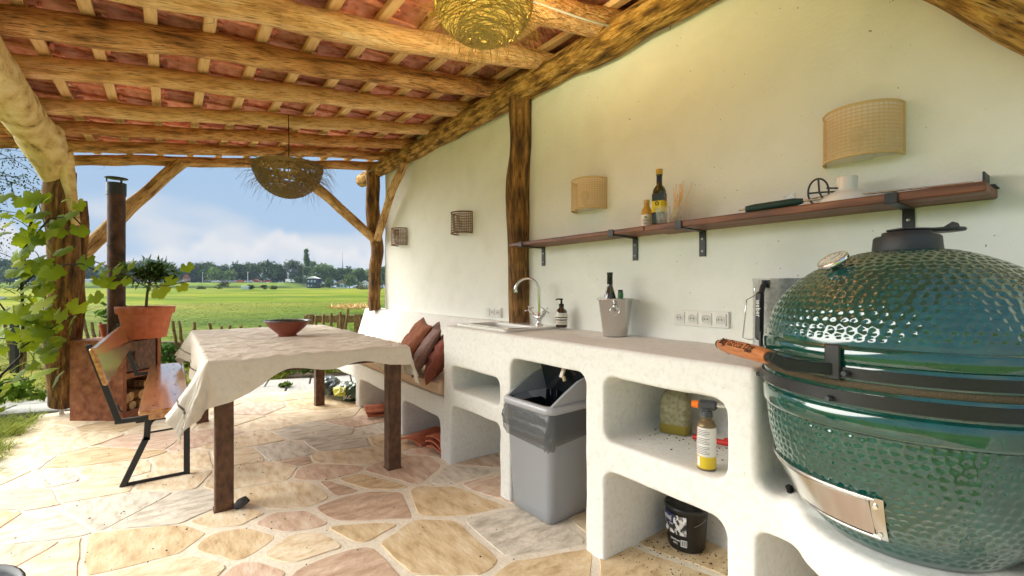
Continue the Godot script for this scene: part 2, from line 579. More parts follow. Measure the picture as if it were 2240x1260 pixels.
	mats.soil = mat(Color.WHITE, 1.0, {"tex": ntex(96, 0.06, [S(52, 40, 28), S(92, 74, 52), S(120, 102, 76)]), "nrm": nrm(97, 0.1, 6.0), "tri": Vector3(2, 2, 2), "world": true})

# ---------------------------------------------------------------- _ready
func _ready():
	rng.seed = 7
	camera_and_light()
	materials()
	ground()
	far_side()
	patio()
	masonry()
	timber()
	roof()
	garden()
	table_and_bench()
	stove()
	lamps()
	shelf()
	counter_things()
	grill()
	niche_things()
	bench_things()

func camera_and_light():
	var cam := Camera3D.new()
	cam.name = "camera"
	add_child(cam)
	cam.position = Vector3(0, 1.22, 0)
	cam.rotation_degrees = Vector3(0, -36.833, 0)
	cam.fov = rad_to_deg(2.0 * atan(0.630))
	cam.near = 0.05
	cam.far = 4000.0
	cam.current = true
	var we := WorldEnvironment.new()
	we.name = "environment"
	var e := Environment.new()
	e.background_mode = Environment.BG_SKY
	e.tonemap_mode = Environment.TONE_MAPPER_LINEAR
	e.tonemap_exposure = EXPOSURE
	e.sdfgi_enabled = true
	e.ssao_enabled = true
	e.ssil_enabled = true
	e.fog_enabled = true
	e.fog_density = 0.0002
	e.fog_light_color = Color(0.72, 0.8, 0.9)
	e.fog_light_energy = 0.3
	var sky := Sky.new()
	var p := PanoramaSkyMaterial.new()
	p.panorama = sky_picture()
	p.energy_multiplier = SKY_ENERGY
	sky.sky_material = p
	e.sky = sky
	we.environment = e
	add_child(we)
	var sun := DirectionalLight3D.new()
	sun.name = "sun"
	sun.light_energy = SUN_ENERGY
	sun.light_angular_distance = SUN_SOFT
	sun.light_color = Color(1.0, 0.985, 0.95)
	sun.shadow_enabled = true
	add_child(sun)
	sun.look_at_from_position(SUN_FROM, Vector3.ZERO)

const EXPOSURE := 7.2
const SKY_ENERGY := 0.122
const SUN_ENERGY := 0.5
const LAMP_ENERGY := 0.08
const SUN_SOFT := 75.0
const SUN_FROM := Vector3(-0.52, 0.62, -0.58)

func sky_picture() -> ImageTexture:
	var w := 1024
	var h := 512
	var n1 = noise(5, 1.6, 5)
	var n2 = noise(9, 3.2, 6)
	var n3 = noise(15, 0.9, 4)
	var im := Image.create(w, h, false, Image.FORMAT_RGBF)
	var zen := Vector3(0.30, 0.50, 0.82)
	var mid := Vector3(0.46, 0.66, 0.92)
	var low := Vector3(0.52, 0.69, 0.90)
	var white := Vector3(0.90, 0.91, 0.93)
	for y in h:
		var el := PI * 0.5 - PI * (y + 0.5) / h
		var ey := sin(el)
		var c0 := low.lerp(mid, smoothstep(0.0, 0.28, ey)).lerp(zen, smoothstep(0.3, 1.0, ey))
		if ey < 0.0:
			c0 = low.lerp(Vector3(0.22, 0.26, 0.14), smoothstep(0.0, 0.06, -ey))
		for x in w:
			var az := TAU * ((x + 0.5) / w - 0.5)
			var c := c0
			if ey > 0.0:
				var d := Vector3(sin(az) * cos(el), ey, -cos(az) * cos(el))
				# high soft cloud, stretched along the horizon
				var q := Vector3(d.x, d.y * 2.6, d.z)
				var soft: float = n3.get_noise_3dv(q * 1.5) * 0.7 + n2.get_noise_3dv(q) * 0.35
				var s := smoothstep(0.04, 0.42, soft + 0.08 * smoothstep(0.0, 0.2, ey)) * 0.8 * smoothstep(0.0, 0.09, ey)
				c = c.lerp(white, s)
				# a bank of cumulus over the horizon
				var top: float = 0.07 + 0.075 * n1.get_noise_2d(az * 1.3, 4.0) + 0.03 * n2.get_noise_2d(az * 3.0, 9.0) + 0.012 * n2.get_noise_2d(az * 11.0, 3.0)
				var puff: float = top + 0.02 * n2.get_noise_3dv(d * 5.0)
				var k := (1.0 - smoothstep(puff - 0.008, puff + 0.003, ey)) * smoothstep(-0.02, 0.04, ey)
				var shade := Vector3(0.70, 0.78, 0.90).lerp(Vector3(0.98, 0.97, 0.97), smoothstep(0.2, 1.0, ey / maxf(puff, 0.01) + 0.4 * n2.get_noise_3dv(d * 7.0)))
				c = c.lerp(shade, clampf(k, 0.0, 1.0) * 0.85)
			im.set_pixel(x, y, Color(c.x, c.y, c.z))
	return ImageTexture.create_from_image(im)

const STONES := [
	[[-0.11, -2.78, 0], [0.24, -2.54, 0], [0.84, -2.57, 4], [1.32, -2.33, 0], [1.01, -1.92, 0], [0.64, -2.02, 4], [0.70, -2.29, 0], [0.30, -2.25, 1]],
	[[1.39, -1.78, 2], [1.38, -1.47, 0], [1.27, -2.87, 1], [1.54, -2.62, 2], [1.01, -2.87, 0], [0.84, -3.19, 1], [0.58, -2.92, 3], [0.15, -3.91, 3]],
	[[0.73, -2.88, 4], [0.50, -2.62, 1], [0.26, -2.85, 3], [-0.03, -3.14, 2], [-0.24, -3.31, 2], [-0.49, -3.31, 2], [-0.67, -3.86, 1], [-0.41, -3.82, 3]],
	[[0.02, -3.67, 3], [0.46, -3.43, 3], [-0.58, -4.06, 2], [-0.35, -4.04, 3], [-0.80, -4.62, 2], [-0.65, -5.05, 3], [-0.41, -4.44, 0], [-0.80, -4.91, 3]],
	[[-0.12, -4.65, 1], [-0.63, -5.66, 3], [-0.89, -5.60, 3], [-0.33, -5.34, 0], [1.00, -4.14, 2], [1.03, -3.66, 2], [0.65, -3.76, 2], [0.71, -4.56, 3]],
	[[1.00, -5.07, 3], [1.39, -4.14, 1], [1.24, -4.60, 3], [1.73, -4.27, 3], [1.49, -3.45, 0], [1.80, -3.51, 1], [0.71, -5.31, 1], [0.93, -5.63, 0]],
	[[1.31, -5.62, 0], [0.33, -4.94, 3], [0.23, -4.46, 1], [0.44, -4.24, 3], [0.39, -3.83, 3], [-0.95, -6.38, 3], [1.62, -1.25, 0], [1.90, -1.21, 0]],
	[[1.75, -2.71, 1], [-0.55, -3.00, 1], [-0.35, -2.85, 3], [0.50, -2.31, 3], [0.01, -2.47, 3], [1.06, -5.86, 3], [1.23, -5.08, 0], [1.03, -3.36, 3]],
	[[0.72, -3.48, 4]]]

# ---------------------------------------------------------------- ground and meadow
func gh(x: float, z: float) -> float:
	return -0.05 + 1.1 * smoothstep(10.0, 250.0, Vector2(x, z).length())

# a place by compass bearing (degrees from the far direction, right is positive) and distance
func place(bearing: float, dist: float) -> Vector3:
	var a := deg_to_rad(bearing)
	var p := Vector3(sin(a) * dist, 0, -cos(a) * dist)
	p.y = gh(p.x, p.z)
	return p

func ground():
	# the meadow: one sheet out to the horizon
	var nr := 110
	var na := 240
	var P := PackedVector3Array()
	var C := PackedColorArray()
	var n1 = noise(101, 0.025, 4)
	var n2 = noise(102, 0.11, 4)
	var n3 = noise(103, 0.6, 3)
	for j in nr:
		var r := 0.5 * pow(1.078, j) if j < 104 else 1200.0 + 400.0 * (j - 104)
		for i in na:
			var a := -TAU * i / na
			var p := Vector3(cos(a) * r, 0, sin(a) * r)
			p.y = gh(p.x, p.z) + 0.03 * n2.get_noise_2d(p.x, p.z) * smoothstep(6.0, 14.0, r)
			P.append(p)
			# streaks lie across the view: squeeze the noise along it
			var u := p.x * 0.8 + p.z * 0.6
			var v := p.x * 0.6 - p.z * 0.8
			var t: float = n1.get_noise_2d(u * 0.5, v * 1.6) + 0.6 * n2.get_noise_2d(u * 0.7, v * 1.4) + 0.35 * n3.get_noise_2d(u, v)
			var c := Color(0.22, 0.285, 0.03).lerp(Color(0.36, 0.35, 0.05), smoothstep(-0.1, 0.55, t))
			c = c.lerp(Color(0.14, 0.215, 0.024), smoothstep(0.05, 0.5, -t))
			c = c.lerp(Color(0.36, 0.32, 0.10), 0.5 * smoothstep(0.3, 0.6, n2.get_noise_2d(u * 0.35 + 70.0, v * 0.9)))
			C.append(c)
	var m = mat(Color.WHITE, 1.0, {"vc": true, "tex": ntex(104, 0.05, [Color(0.72, 0.72, 0.72), Color(1, 1, 1)], [], 512, 5), "tri": Vector3(0.6, 0.6, 0.6), "world": true, "spec": 0.1})
	setting("meadow", grid_mesh(P, na, nr, true, C), m)
	# earth strip between the paved path and the fence
	var E := PackedVector3Array()
	for j in 9:
		for i in 40:
			var x := -3.6 + i * 0.17
			var z := -6.3 - j * 0.33 - (x + 1.0) * -0.35 * (j / 8.0)
			E.append(Vector3(x, gh(x, z) + 0.012 + 0.02 * n3.get_noise_2d(x * 3.0, z * 3.0) * sin(PI * j / 8.0), z))
	setting("bare_earth", grid_mesh(E, 40, 9), mats.soil)
	# dyke
	var D := PackedVector3Array()
	var DC := PackedColorArray()
	var prof := [Vector2(244, 0.6), Vector2(245.5, 1.25), Vector2(247, 2.0), Vector2(250, 2.9), Vector2(255, 3.9), Vector2(258, 4.3), Vector2(262, 4.35), Vector2(275, 4.3), Vector2(300, 3.6), Vector2(330, 0.8)]
	var nl := 420
	for j in prof.size():
		for i in nl:
			var lat := -640.0 + i * 1.27
			var k := smoothstep(-112.0, -128.0, lat)
			var d: float = prof[j].x
			var y := lerpf(0.8, prof[j].y, k) + (0.22 * n2.get_noise_2d(lat * 6.0, d * 2.0) if j > 0 and j < 5 else 0.0) * k
			var p := Vector3(0.5994 * d + 0.8004 * lat, y, -0.8004 * d + 0.5994 * lat)
			D.append(p)
			var t: float = n2.get_noise_2d(lat * 2.0, d * 8.0)
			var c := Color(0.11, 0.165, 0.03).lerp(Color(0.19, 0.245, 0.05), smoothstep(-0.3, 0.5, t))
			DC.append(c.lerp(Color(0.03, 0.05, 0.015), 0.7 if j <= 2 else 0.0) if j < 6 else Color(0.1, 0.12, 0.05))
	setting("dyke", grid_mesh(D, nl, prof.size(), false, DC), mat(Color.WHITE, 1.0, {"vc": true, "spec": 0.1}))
	# pond
	var W := PackedVector3Array()
	for j in 12:
		for i in 24:
			var s := float(i) / 23.0 * 2.0 - 1.0
			var wdt := sqrt(maxf(0.0, 1.0 - s * s)) * (0.9 + 0.1 * sin(i * 1.7))
			var r := lerpf(72.0 - 26.0 * wdt, 72.0 + 40.0 * wdt, j / 11.0)
			var p := place(-16.6 + s * 5.6, r)
			W.append(p + Vector3(0, 0.05, 0))
	setting("pond_water", grid_mesh(W, 24, 12), mat(S(150, 156, 160), 0.08, {"spec": 0.8}))
	# tufts of grass: tall at the patio's edge, sparse towards the fence and beyond
	var blade := MB.new()
	var br := RandomNumberGenerator.new()
	br.seed = 3
	for k in 9:
		var a := br.randf() * TAU
		var d := Vector3(cos(a), 0, sin(a))
		var s := Vector3(-d.z, 0, d.x) * br.randf_range(0.004, 0.007)
		var o := Vector3(br.randf_range(-0.03, 0.03), -0.01, br.randf_range(-0.03, 0.03))
		var hh := br.randf_range(0.6, 1.0)
		var mid := o + Vector3(0, hh * 0.55, 0) + d * 0.03
		blade.smooth(0)
		blade.quad(o - s, mid - s * 0.8, mid + s * 0.8, o + s)
		blade.tri(mid - s * 0.8, o + Vector3(0, hh, 0) + d * br.randf_range(0.08, 0.2), mid + s * 0.8)
	var bm = blade.mesh()
	var gm = mat(Color.WHITE, 0.75, {"vc": true, "back": Color(0.5, 0.6, 0.2), "spec": 0.3})
	var spots := []
	for k in 5200:
		# lawn left of the patio
		var x := br.randf_range(-3.4, -0.98)
		var z := br.randf_range(-6.15, -2.2)
		var edge := -1.0 + 0.07 * sin(z * 5.0) + 0.05 * sin(z * 11.0)
		if x > edge:
			continue
		spots.append([x, z, br.randf_range(0.07, 0.17)])
	for k in 1500:
		var x := br.randf_range(-3.6, 2.4)
		var z := br.randf_range(-8.9, -6.9)
		if n3.get_noise_2d(x * 2.0, z * 2.0) < -0.02 and x > -1.0:
			continue
		spots.append([x, z, br.randf_range(0.06, 0.2)])
	for k in 60000:
		var a := deg_to_rad(br.randf_range(-22.0, 24.0))
		var r := 8.6 + 34.0 * pow(br.randf(), 1.25)
		var x := sin(a) * r
		var z := -cos(a) * r
		if z > -10.3 - (x + 2.03) * -0.66 - 0.1 and r < 12.0:
			continue
		spots.append([x, z, br.randf_range(0.04, 0.11)])
	var mm := MultiMesh.new()
	mm.transform_format = MultiMesh.TRANSFORM_3D
	mm.use_colors = true
	mm.mesh = bm
	mm.instance_count = spots.size()
	for i in spots.size():
		var s = spots[i]
		var hgt = s[2]
		var wd = 1.0 + maxf(0.0, -s[1] - 8.0) * 0.09
		mm.set_instance_transform(i, Transform3D(Basis(Vector3.UP, br.randf() * TAU).scaled(Vector3(wd, hgt, wd)), Vector3(s[0], gh(s[0], s[1]), s[1])))
		var u: float = s[0] * 0.8 + s[1] * 0.6
		var v: float = s[0] * 0.6 - s[1] * 0.8
		var t: float = n1.get_noise_2d(u * 0.5, v * 1.6) + 0.6 * n2.get_noise_2d(u * 0.7, v * 1.4)
		var c := Color(0.22, 0.29, 0.03).lerp(Color(0.37, 0.37, 0.055), smoothstep(-0.1, 0.55, t + br.randf_range(-0.2, 0.2)))
		mm.set_instance_color(i, c.lerp(Color(0.14, 0.22, 0.026), smoothstep(0.05, 0.5, -t)))
	var g := MultiMeshInstance3D.new()
	g.multimesh = mm
	g.material_override = gm
	g.name = "grass"
	add_child(g)
	tag(g, "green grass of the lawn edge and the near meadow", "grass")
	g.set_meta("kind", "stuff")

# ---------------------------------------------------------------- trees
func leaf_cloud(sd: int, w: float, h: float, n: int, leaf: float, col: Color, lobes := 9, shape := 0, base := 0.12) -> ArrayMesh:
	var r := RandomNumberGenerator.new()
	r.seed = sd
	var P := PackedVector3Array()
	var N := PackedVector3Array()
	var C := PackedColorArray()
	var L := []
	for k in lobes:
		var a := r.randf() * TAU
		var v := pow(r.randf(), 0.8)
		var rad := w * 0.5 * (0.62 if shape == 0 else 0.35) * sqrt(r.randf())
		var y := h * lerpf(base + 0.16, 0.84, v)
		if shape == 1:
			y = h * lerpf(0.10, 0.93, v)
			rad *= 0.9 - 0.8 * v
		elif shape == 0:
			rad *= 1.0 - 0.55 * maxf(0.0, v - 0.45)
		var size := w * r.randf_range(0.2, 0.32)
		if shape == 1:
			size = w * lerpf(0.46, 0.20, v) * r.randf_range(0.9, 1.2)
		var tone := r.randf_range(0.72, 1.3)
		L.append([Vector3(cos(a) * rad, y, sin(a) * rad), size, minf(size * r.randf_range(0.75, 1.1), h * 0.16), tone])
	for k in n:
		var l = L[r.randi() % L.size()]
		var d := Vector3(r.randfn(), r.randfn(), r.randfn()).normalized()
		var p: Vector3 = l[0] + Vector3(d.x * l[1], d.y * l[2], d.z * l[1]) * pow(r.randf(), 0.4)
		p += Vector3(r.randfn(), r.randfn(), r.randfn()) * leaf * 0.4
		var nn := (d + Vector3(r.randfn(), r.randfn() + 0.4, r.randfn()) * 0.6).normalized()
		var t := nn.cross(Vector3(r.randfn(), r.randfn(), r.randfn())).normalized()
		var b := nn.cross(t)
		var s := leaf * r.randf_range(0.5, 1.1)
		var c: Color = col * (l[3] * r.randf_range(0.75, 1.25))
		c.a = 1.0
		var q := [p - t * s, p + b * s * 0.6, p + t * s, p - b * s * 0.6]
		for e in [0, 1, 2, 0, 2, 3]:
			P.append(q[e])
			N.append(nn)
			C.append(c)
	var A := []
	A.resize(Mesh.ARRAY_MAX)
	A[Mesh.ARRAY_VERTEX] = P
	A[Mesh.ARRAY_NORMAL] = N
	A[Mesh.ARRAY_COLOR] = C
	var m := ArrayMesh.new()
	m.add_surface_from_arrays(Mesh.PRIMITIVE_TRIANGLES, A)
	return m

func far_tree(called, at, h, w, kind, sd, label, group = "trees along the far dyke"):
	var cols := [Color(0.055, 0.09, 0.028), Color(0.075, 0.12, 0.034), Color(0.10, 0.155, 0.038), Color(0.14, 0.20, 0.045), Color(0.13, 0.165, 0.09), Color(0.085, 0.105, 0.045)]
	var t = thing(called, label, "tree", at, Basis(Vector3.UP, sd * 1.3), group)
	var n := 1900
	var sh := 0
	if kind == 5:
		n = 620
	if kind == 6:
		sh = 1
		n = 2600
	part("crown", leaf_cloud(sd, w * (1.55 if sh == 0 else 1.0), h * 1.06, n, clampf(w * 0.10, 0.3, 1.15), cols[2 if kind == 6 else kind], 18 if sh == 0 else 30, sh, 0.02), mats.foliage, t)
	var b := MB.new()
	b.tube([Vector3(0, -1.0, 0), Vector3(0.1, h * 0.4, 0), Vector3(0.1, h * 0.75, 0)], [w * 0.04 + 0.1, w * 0.03, 0.08], 6)
	part("trunk", b.mesh(), mats.far_bark, t)
	return t

func far_side():
	mats.foliage = mat(Color.WHITE, 0.9, {"vc": true, "back": Color(0.35, 0.42, 0.15), "spec": 0.2})
	mats.far_bark = mat(S(70, 58, 44), 0.95)
	var rows := [
		["broad dark tree at the left end of the far row beyond the pond", -12.16, 481.6, 19.2, 12.6, 2],
		["tall dark tree above the pond, second from the left edge", -11.28, 467.3, 20.3, 11.2, 0],
		["dark tree behind the pond, left of the birch branches", -10.63, 452.6, 17.7, 10.4, 1],
		["tall dark tree beyond the pond, behind the hanging birch twigs", -9.78, 454.2, 19.3, 11.2, 0],
		["green tree beyond the pond, left of the vine post", -8.79, 443.3, 18.0, 11.2, 2],
		["tree beyond the dyke seen through the vine leaves", -7.73, 446.4, 18.1, 12.7, 1],
		["dark tree beyond the dyke hidden behind the log post", -6.64, 429.9, 17.1, 10.6, 0],
		["tree beyond the dyke just right of the log post", -5.63, 428.3, 15.8, 11.4, 1],
		["pale green tree beyond the dyke, left of the stove flue", -4.51, 412.9, 16.1, 9.9, 3],
		["dark tree beyond the dyke, behind the stove flue", -3.46, 409.1, 17.1, 10.0, 0],
		["dark tree right of the flue, over the potted bay's left side", -2.52, 403.5, 18.7, 12.5, 0],
		["broad tree rising behind the potted bay tree's crown", -1.4, 402.3, 20.2, 13.9, 1],
		["rounded tree behind the right side of the potted bay", -0.33, 384.0, 17.7, 11.0, 2],
		["low dark tree at the left end of the row of parked cars", 0.78, 377.3, 13.7, 6.7, 0],
		["dark tree left of the leftmost lamp post on the dyke", 1.57, 367.4, 14.7, 7.8, 0],
		["mid green domed tree above the leftmost dyke lamp post", 2.15, 379.4, 16.8, 8.7, 1],
		["wide domed tree right of the leftmost dyke lamp post", 3.33, 379.0, 17.7, 12.6, 2],
		["pale rounded tree standing in front, over the white car", 4.38, 350.8, 14.5, 12.4, 3],
		["brownish tree peeping out behind the pale rounded tree", 5.03, 374.2, 16.5, 7.6, 1],
		["tall dark tree above the orange car", 5.74, 357.3, 17.4, 8.6, 0],
		["open crowned tree behind the middle dyke lamp post", 7.02, 359.6, 17.1, 10.0, 2],
		["sparse tree with bare gaps in its crown, left of the darkest tree", 8.24, 362.2, 20.3, 7.0, 5],
		["broadest darkest tree in the middle of the far row", 9.09, 336.7, 17.0, 12.5, 0],
		["small grey green tree right of the darkest tree", 10.36, 340.7, 13.7, 6.1, 4],
		["tall grey green willow above the white van", 11.19, 346.1, 19.9, 8.7, 4],
		["light green tree just left of the poplar", 12.04, 348.1, 17.3, 6.3, 3],
		["light green tree just right of the poplar", 13.28, 346.9, 19.3, 6.4, 3],
		["wide green tree right of the dark blue house", 14.69, 334.7, 16.4, 12.4, 2],
		["dark tree below the radio mast", 16.78, 346.0, 14.5, 11.7, 0],
		["green tree between the radio mast and the white house", 18.21, 327.1, 13.3, 7.4, 2],
		["light tree next to the far wall post of the kitchen", 19.3, 333.5, 13.9, 7.6, 3],
		["tree hidden behind the end of the plaster wall", 20.98, 332.7, 15.0, 10.2, 2]]
	var k := 200
	for r in rows:
		k += 1
		far_tree("broadleaf_tree", place(r[1], r[2]), r[3], r[4], r[5], k, r[0])
	far_tree("poplar_tree", place(12.61, 318.0), 24.4, 6.0, 6, 260, "tall slender poplar rising above the far tree row", "")
	for r in [
		["small dark tree at the dyke's right end, left of the poplar", 11.8, 300.2, 7.5, 4.9, 1],
		["small round tree in front of the wide green tree", 15.08, 269.2, 6.0, 3.5, 2],
		["small pale round tree before the radio mast", 17.29, 270.6, 7.8, 5.1, 3]]:
		k += 1
		far_tree("young_tree", place(r[1], r[2]), r[3], r[4], r[5], k, r[0], "")
	for r in [
		["low dark shrub at the foot of the dark blue house", 13.37, 268.2, 3.2, 4.4, Color(0.045, 0.07, 0.02)],
		["low pale shrub left of the small pale tree", 15.78, 264.7, 3.4, 4.9, Color(0.09, 0.12, 0.04)],
		["low shrub between the blue house and the round tree", 14.29, 268.5, 3.5, 4.0, Color(0.06, 0.09, 0.025)],
		["low shrub at the right end of the far row", 18.57, 263.3, 4.5, 5.0, Color(0.07, 0.1, 0.03)],
		["long shaggy thicket in the middle of the meadow", 4.6, 177.4, 2.3, 5.2, Color(0.10, 0.11, 0.035)],
		["dark shrub in the meadow touching the pale trough", 7.05, 168.6, 1.6, 2.2, Color(0.06, 0.09, 0.025)],
		["small weedy clump in the meadow right of the trough", 8.33, 170.7, 1.7, 2.2, Color(0.10, 0.11, 0.035)],
		["tiny weedy clump in the meadow left of the thicket", 2.62, 187.4, 1.0, 3.0, Color(0.11, 0.12, 0.04)],
		["tiny weed clump between the trough and the flowering hedge", 9.3, 172.0, 1.1, 2.0, Color(0.10, 0.11, 0.035)],
		["dark waterside shrubs behind the pond", -10.4, 176.6, 2.6, 12.0, Color(0.06, 0.08, 0.025)]]:
		k += 1
		solo("shrub", leaf_cloud(k, r[4], r[3], 420, 0.28, r[5], 8, 0, 0.0), mats.foliage, r[0], "shrub", "", Transform3D(Basis(), place(r[1], r[2])))
	# flowering hedge at the right: a row of clumps
	var hd := leaf_cloud(301, 6.0, 1.7, 700, 0.22, Color(0.13, 0.13, 0.07), 12, 0, 0.0)
	var h1 = solo("flowering_hedge", hd, mats.foliage, "flowering hedge clump in the meadow beside the wall post", "hedge", "hedge clumps", Transform3D(Basis(), place(18.6, 158.0)))
	again(h1, "flowering hedge clump running on behind the wall post", "hedge clumps", Transform3D(yturn(40), place(20.2, 158.0)))
	# dry hay lying in the meadow
	var hb := MB.new()
	var hr := RandomNumberGenerator.new()
	hr.seed = 5
	for i in 900:
		var a := hr.randf() * TAU
		var q := sqrt(hr.randf())
		var c := Vector3(cos(a) * q * 1.3, 0.06 * (1.0 - q) + hr.randf() * 0.03, sin(a) * q * 2.6)
		var d := Vector3(hr.randfn(), hr.randfn() * 0.25, hr.randfn()).normalized() * hr.randf_range(0.15, 0.4)
		hb.smooth(-1)
		hb.face([c - d, c + d, c + d + Vector3(0.02, 0.05, 0.02), c - d + Vector3(0.02, 0.05, 0.02)], c - Vector3(0, 1, 0))
	var hay = solo("dry_hay", hb.mesh(), mat(S(214, 186, 130), 0.95), "strip of pale dry hay lying in the meadow", "hay", "", Transform3D(yturn(-17.5), place(17.6, 30.0)))
	hay.set_meta("kind", "stuff")
	vehicles_and_houses()

func car(called, at, turn, paint, label, van = false):
	var t = thing(called, label, "van" if van else "car", at, yturn(turn), "vehicles parked on the dyke")
	var b := MB.new()
	var hgt := 1.95 if van else 1.42
	var body := [Vector2(-2.1, 0.3), Vector2(2.1, 0.3), Vector2(2.15, 0.75), Vector2(1.9, 0.95), Vector2(1.0, 1.0), Vector2(0.4, hgt), Vector2(-1.3, hgt), Vector2(-2.0, 1.0), Vector2(-2.15, 0.8)]
	if van:
		body = [Vector2(-2.4, 0.3), Vector2(2.3, 0.3), Vector2(2.35, 0.85), Vector2(1.75, 1.1), Vector2(1.2, hgt), Vector2(-2.35, hgt), Vector2(-2.42, 0.9)]
	b.prism(body, 1.7, Transform3D(Basis(), Vector3(0, 0, -0.85)), 0.06)
	part("body", b.mesh(), mat(paint, 0.3, {"coat": 0.6}), t)
	var w := MB.new()
	var win := [Vector2(0.9, 1.02), Vector2(0.36, hgt - 0.08), Vector2(-1.22, hgt - 0.08), Vector2(-1.75, 1.02)]
	if van:
		win = [Vector2(1.6, 1.12), Vector2(1.15, hgt - 0.1), Vector2(0.4, hgt - 0.1), Vector2(0.4, 1.12)]
	w.prism(win, 1.74, Transform3D(Basis(), Vector3(0, 0, -0.87)))
	part("window", w.mesh(), mat(S(40, 46, 52), 0.1), t)
	for x in [-1.3, 1.3]:
		var q := MB.new()
		q.lathe([Vector2(0, -0.86), Vector2(0.32, -0.86), Vector2(0.32, 0.86), Vector2(0, 0.86)], 14, Vector3(x, 0.32, 0), Basis(Vector3.RIGHT, PI / 2), true)
		part("wheel", q.mesh(), mats.dark_plastic, t)

func house(called, at, turn, w, d, h, roof_h, wall_m, roof_m, label, win_m):
	var t = thing(called, label, "house", at, yturn(turn))
	var b := MB.new()
	b.box(Vector3(0, h / 2 - 0.5, 0), Vector3(w, h + 1, d), 0.02)
	part("wall", b.mesh(), wall_m, t)
	var r := MB.new()
	r.prism([Vector2(-w * 0.56, 0), Vector2(w * 0.56, 0), Vector2(0, roof_h)], d * 1.1, Transform3D(Basis(), Vector3(0, h, -d * 0.55)))
	part("roof", r.mesh(), roof_m, t)
	for i in 3:
		for e in (2 if h > 4.0 else 1):
			var q := MB.new()
			q.box(Vector3(-w * 0.32 + i * w * 0.32, 1.4 + e * 2.6, d * 0.5 + 0.02), Vector3(w * 0.18, 1.2, 0.08), 0.01)
			part("window", q.mesh(), win_m, t)

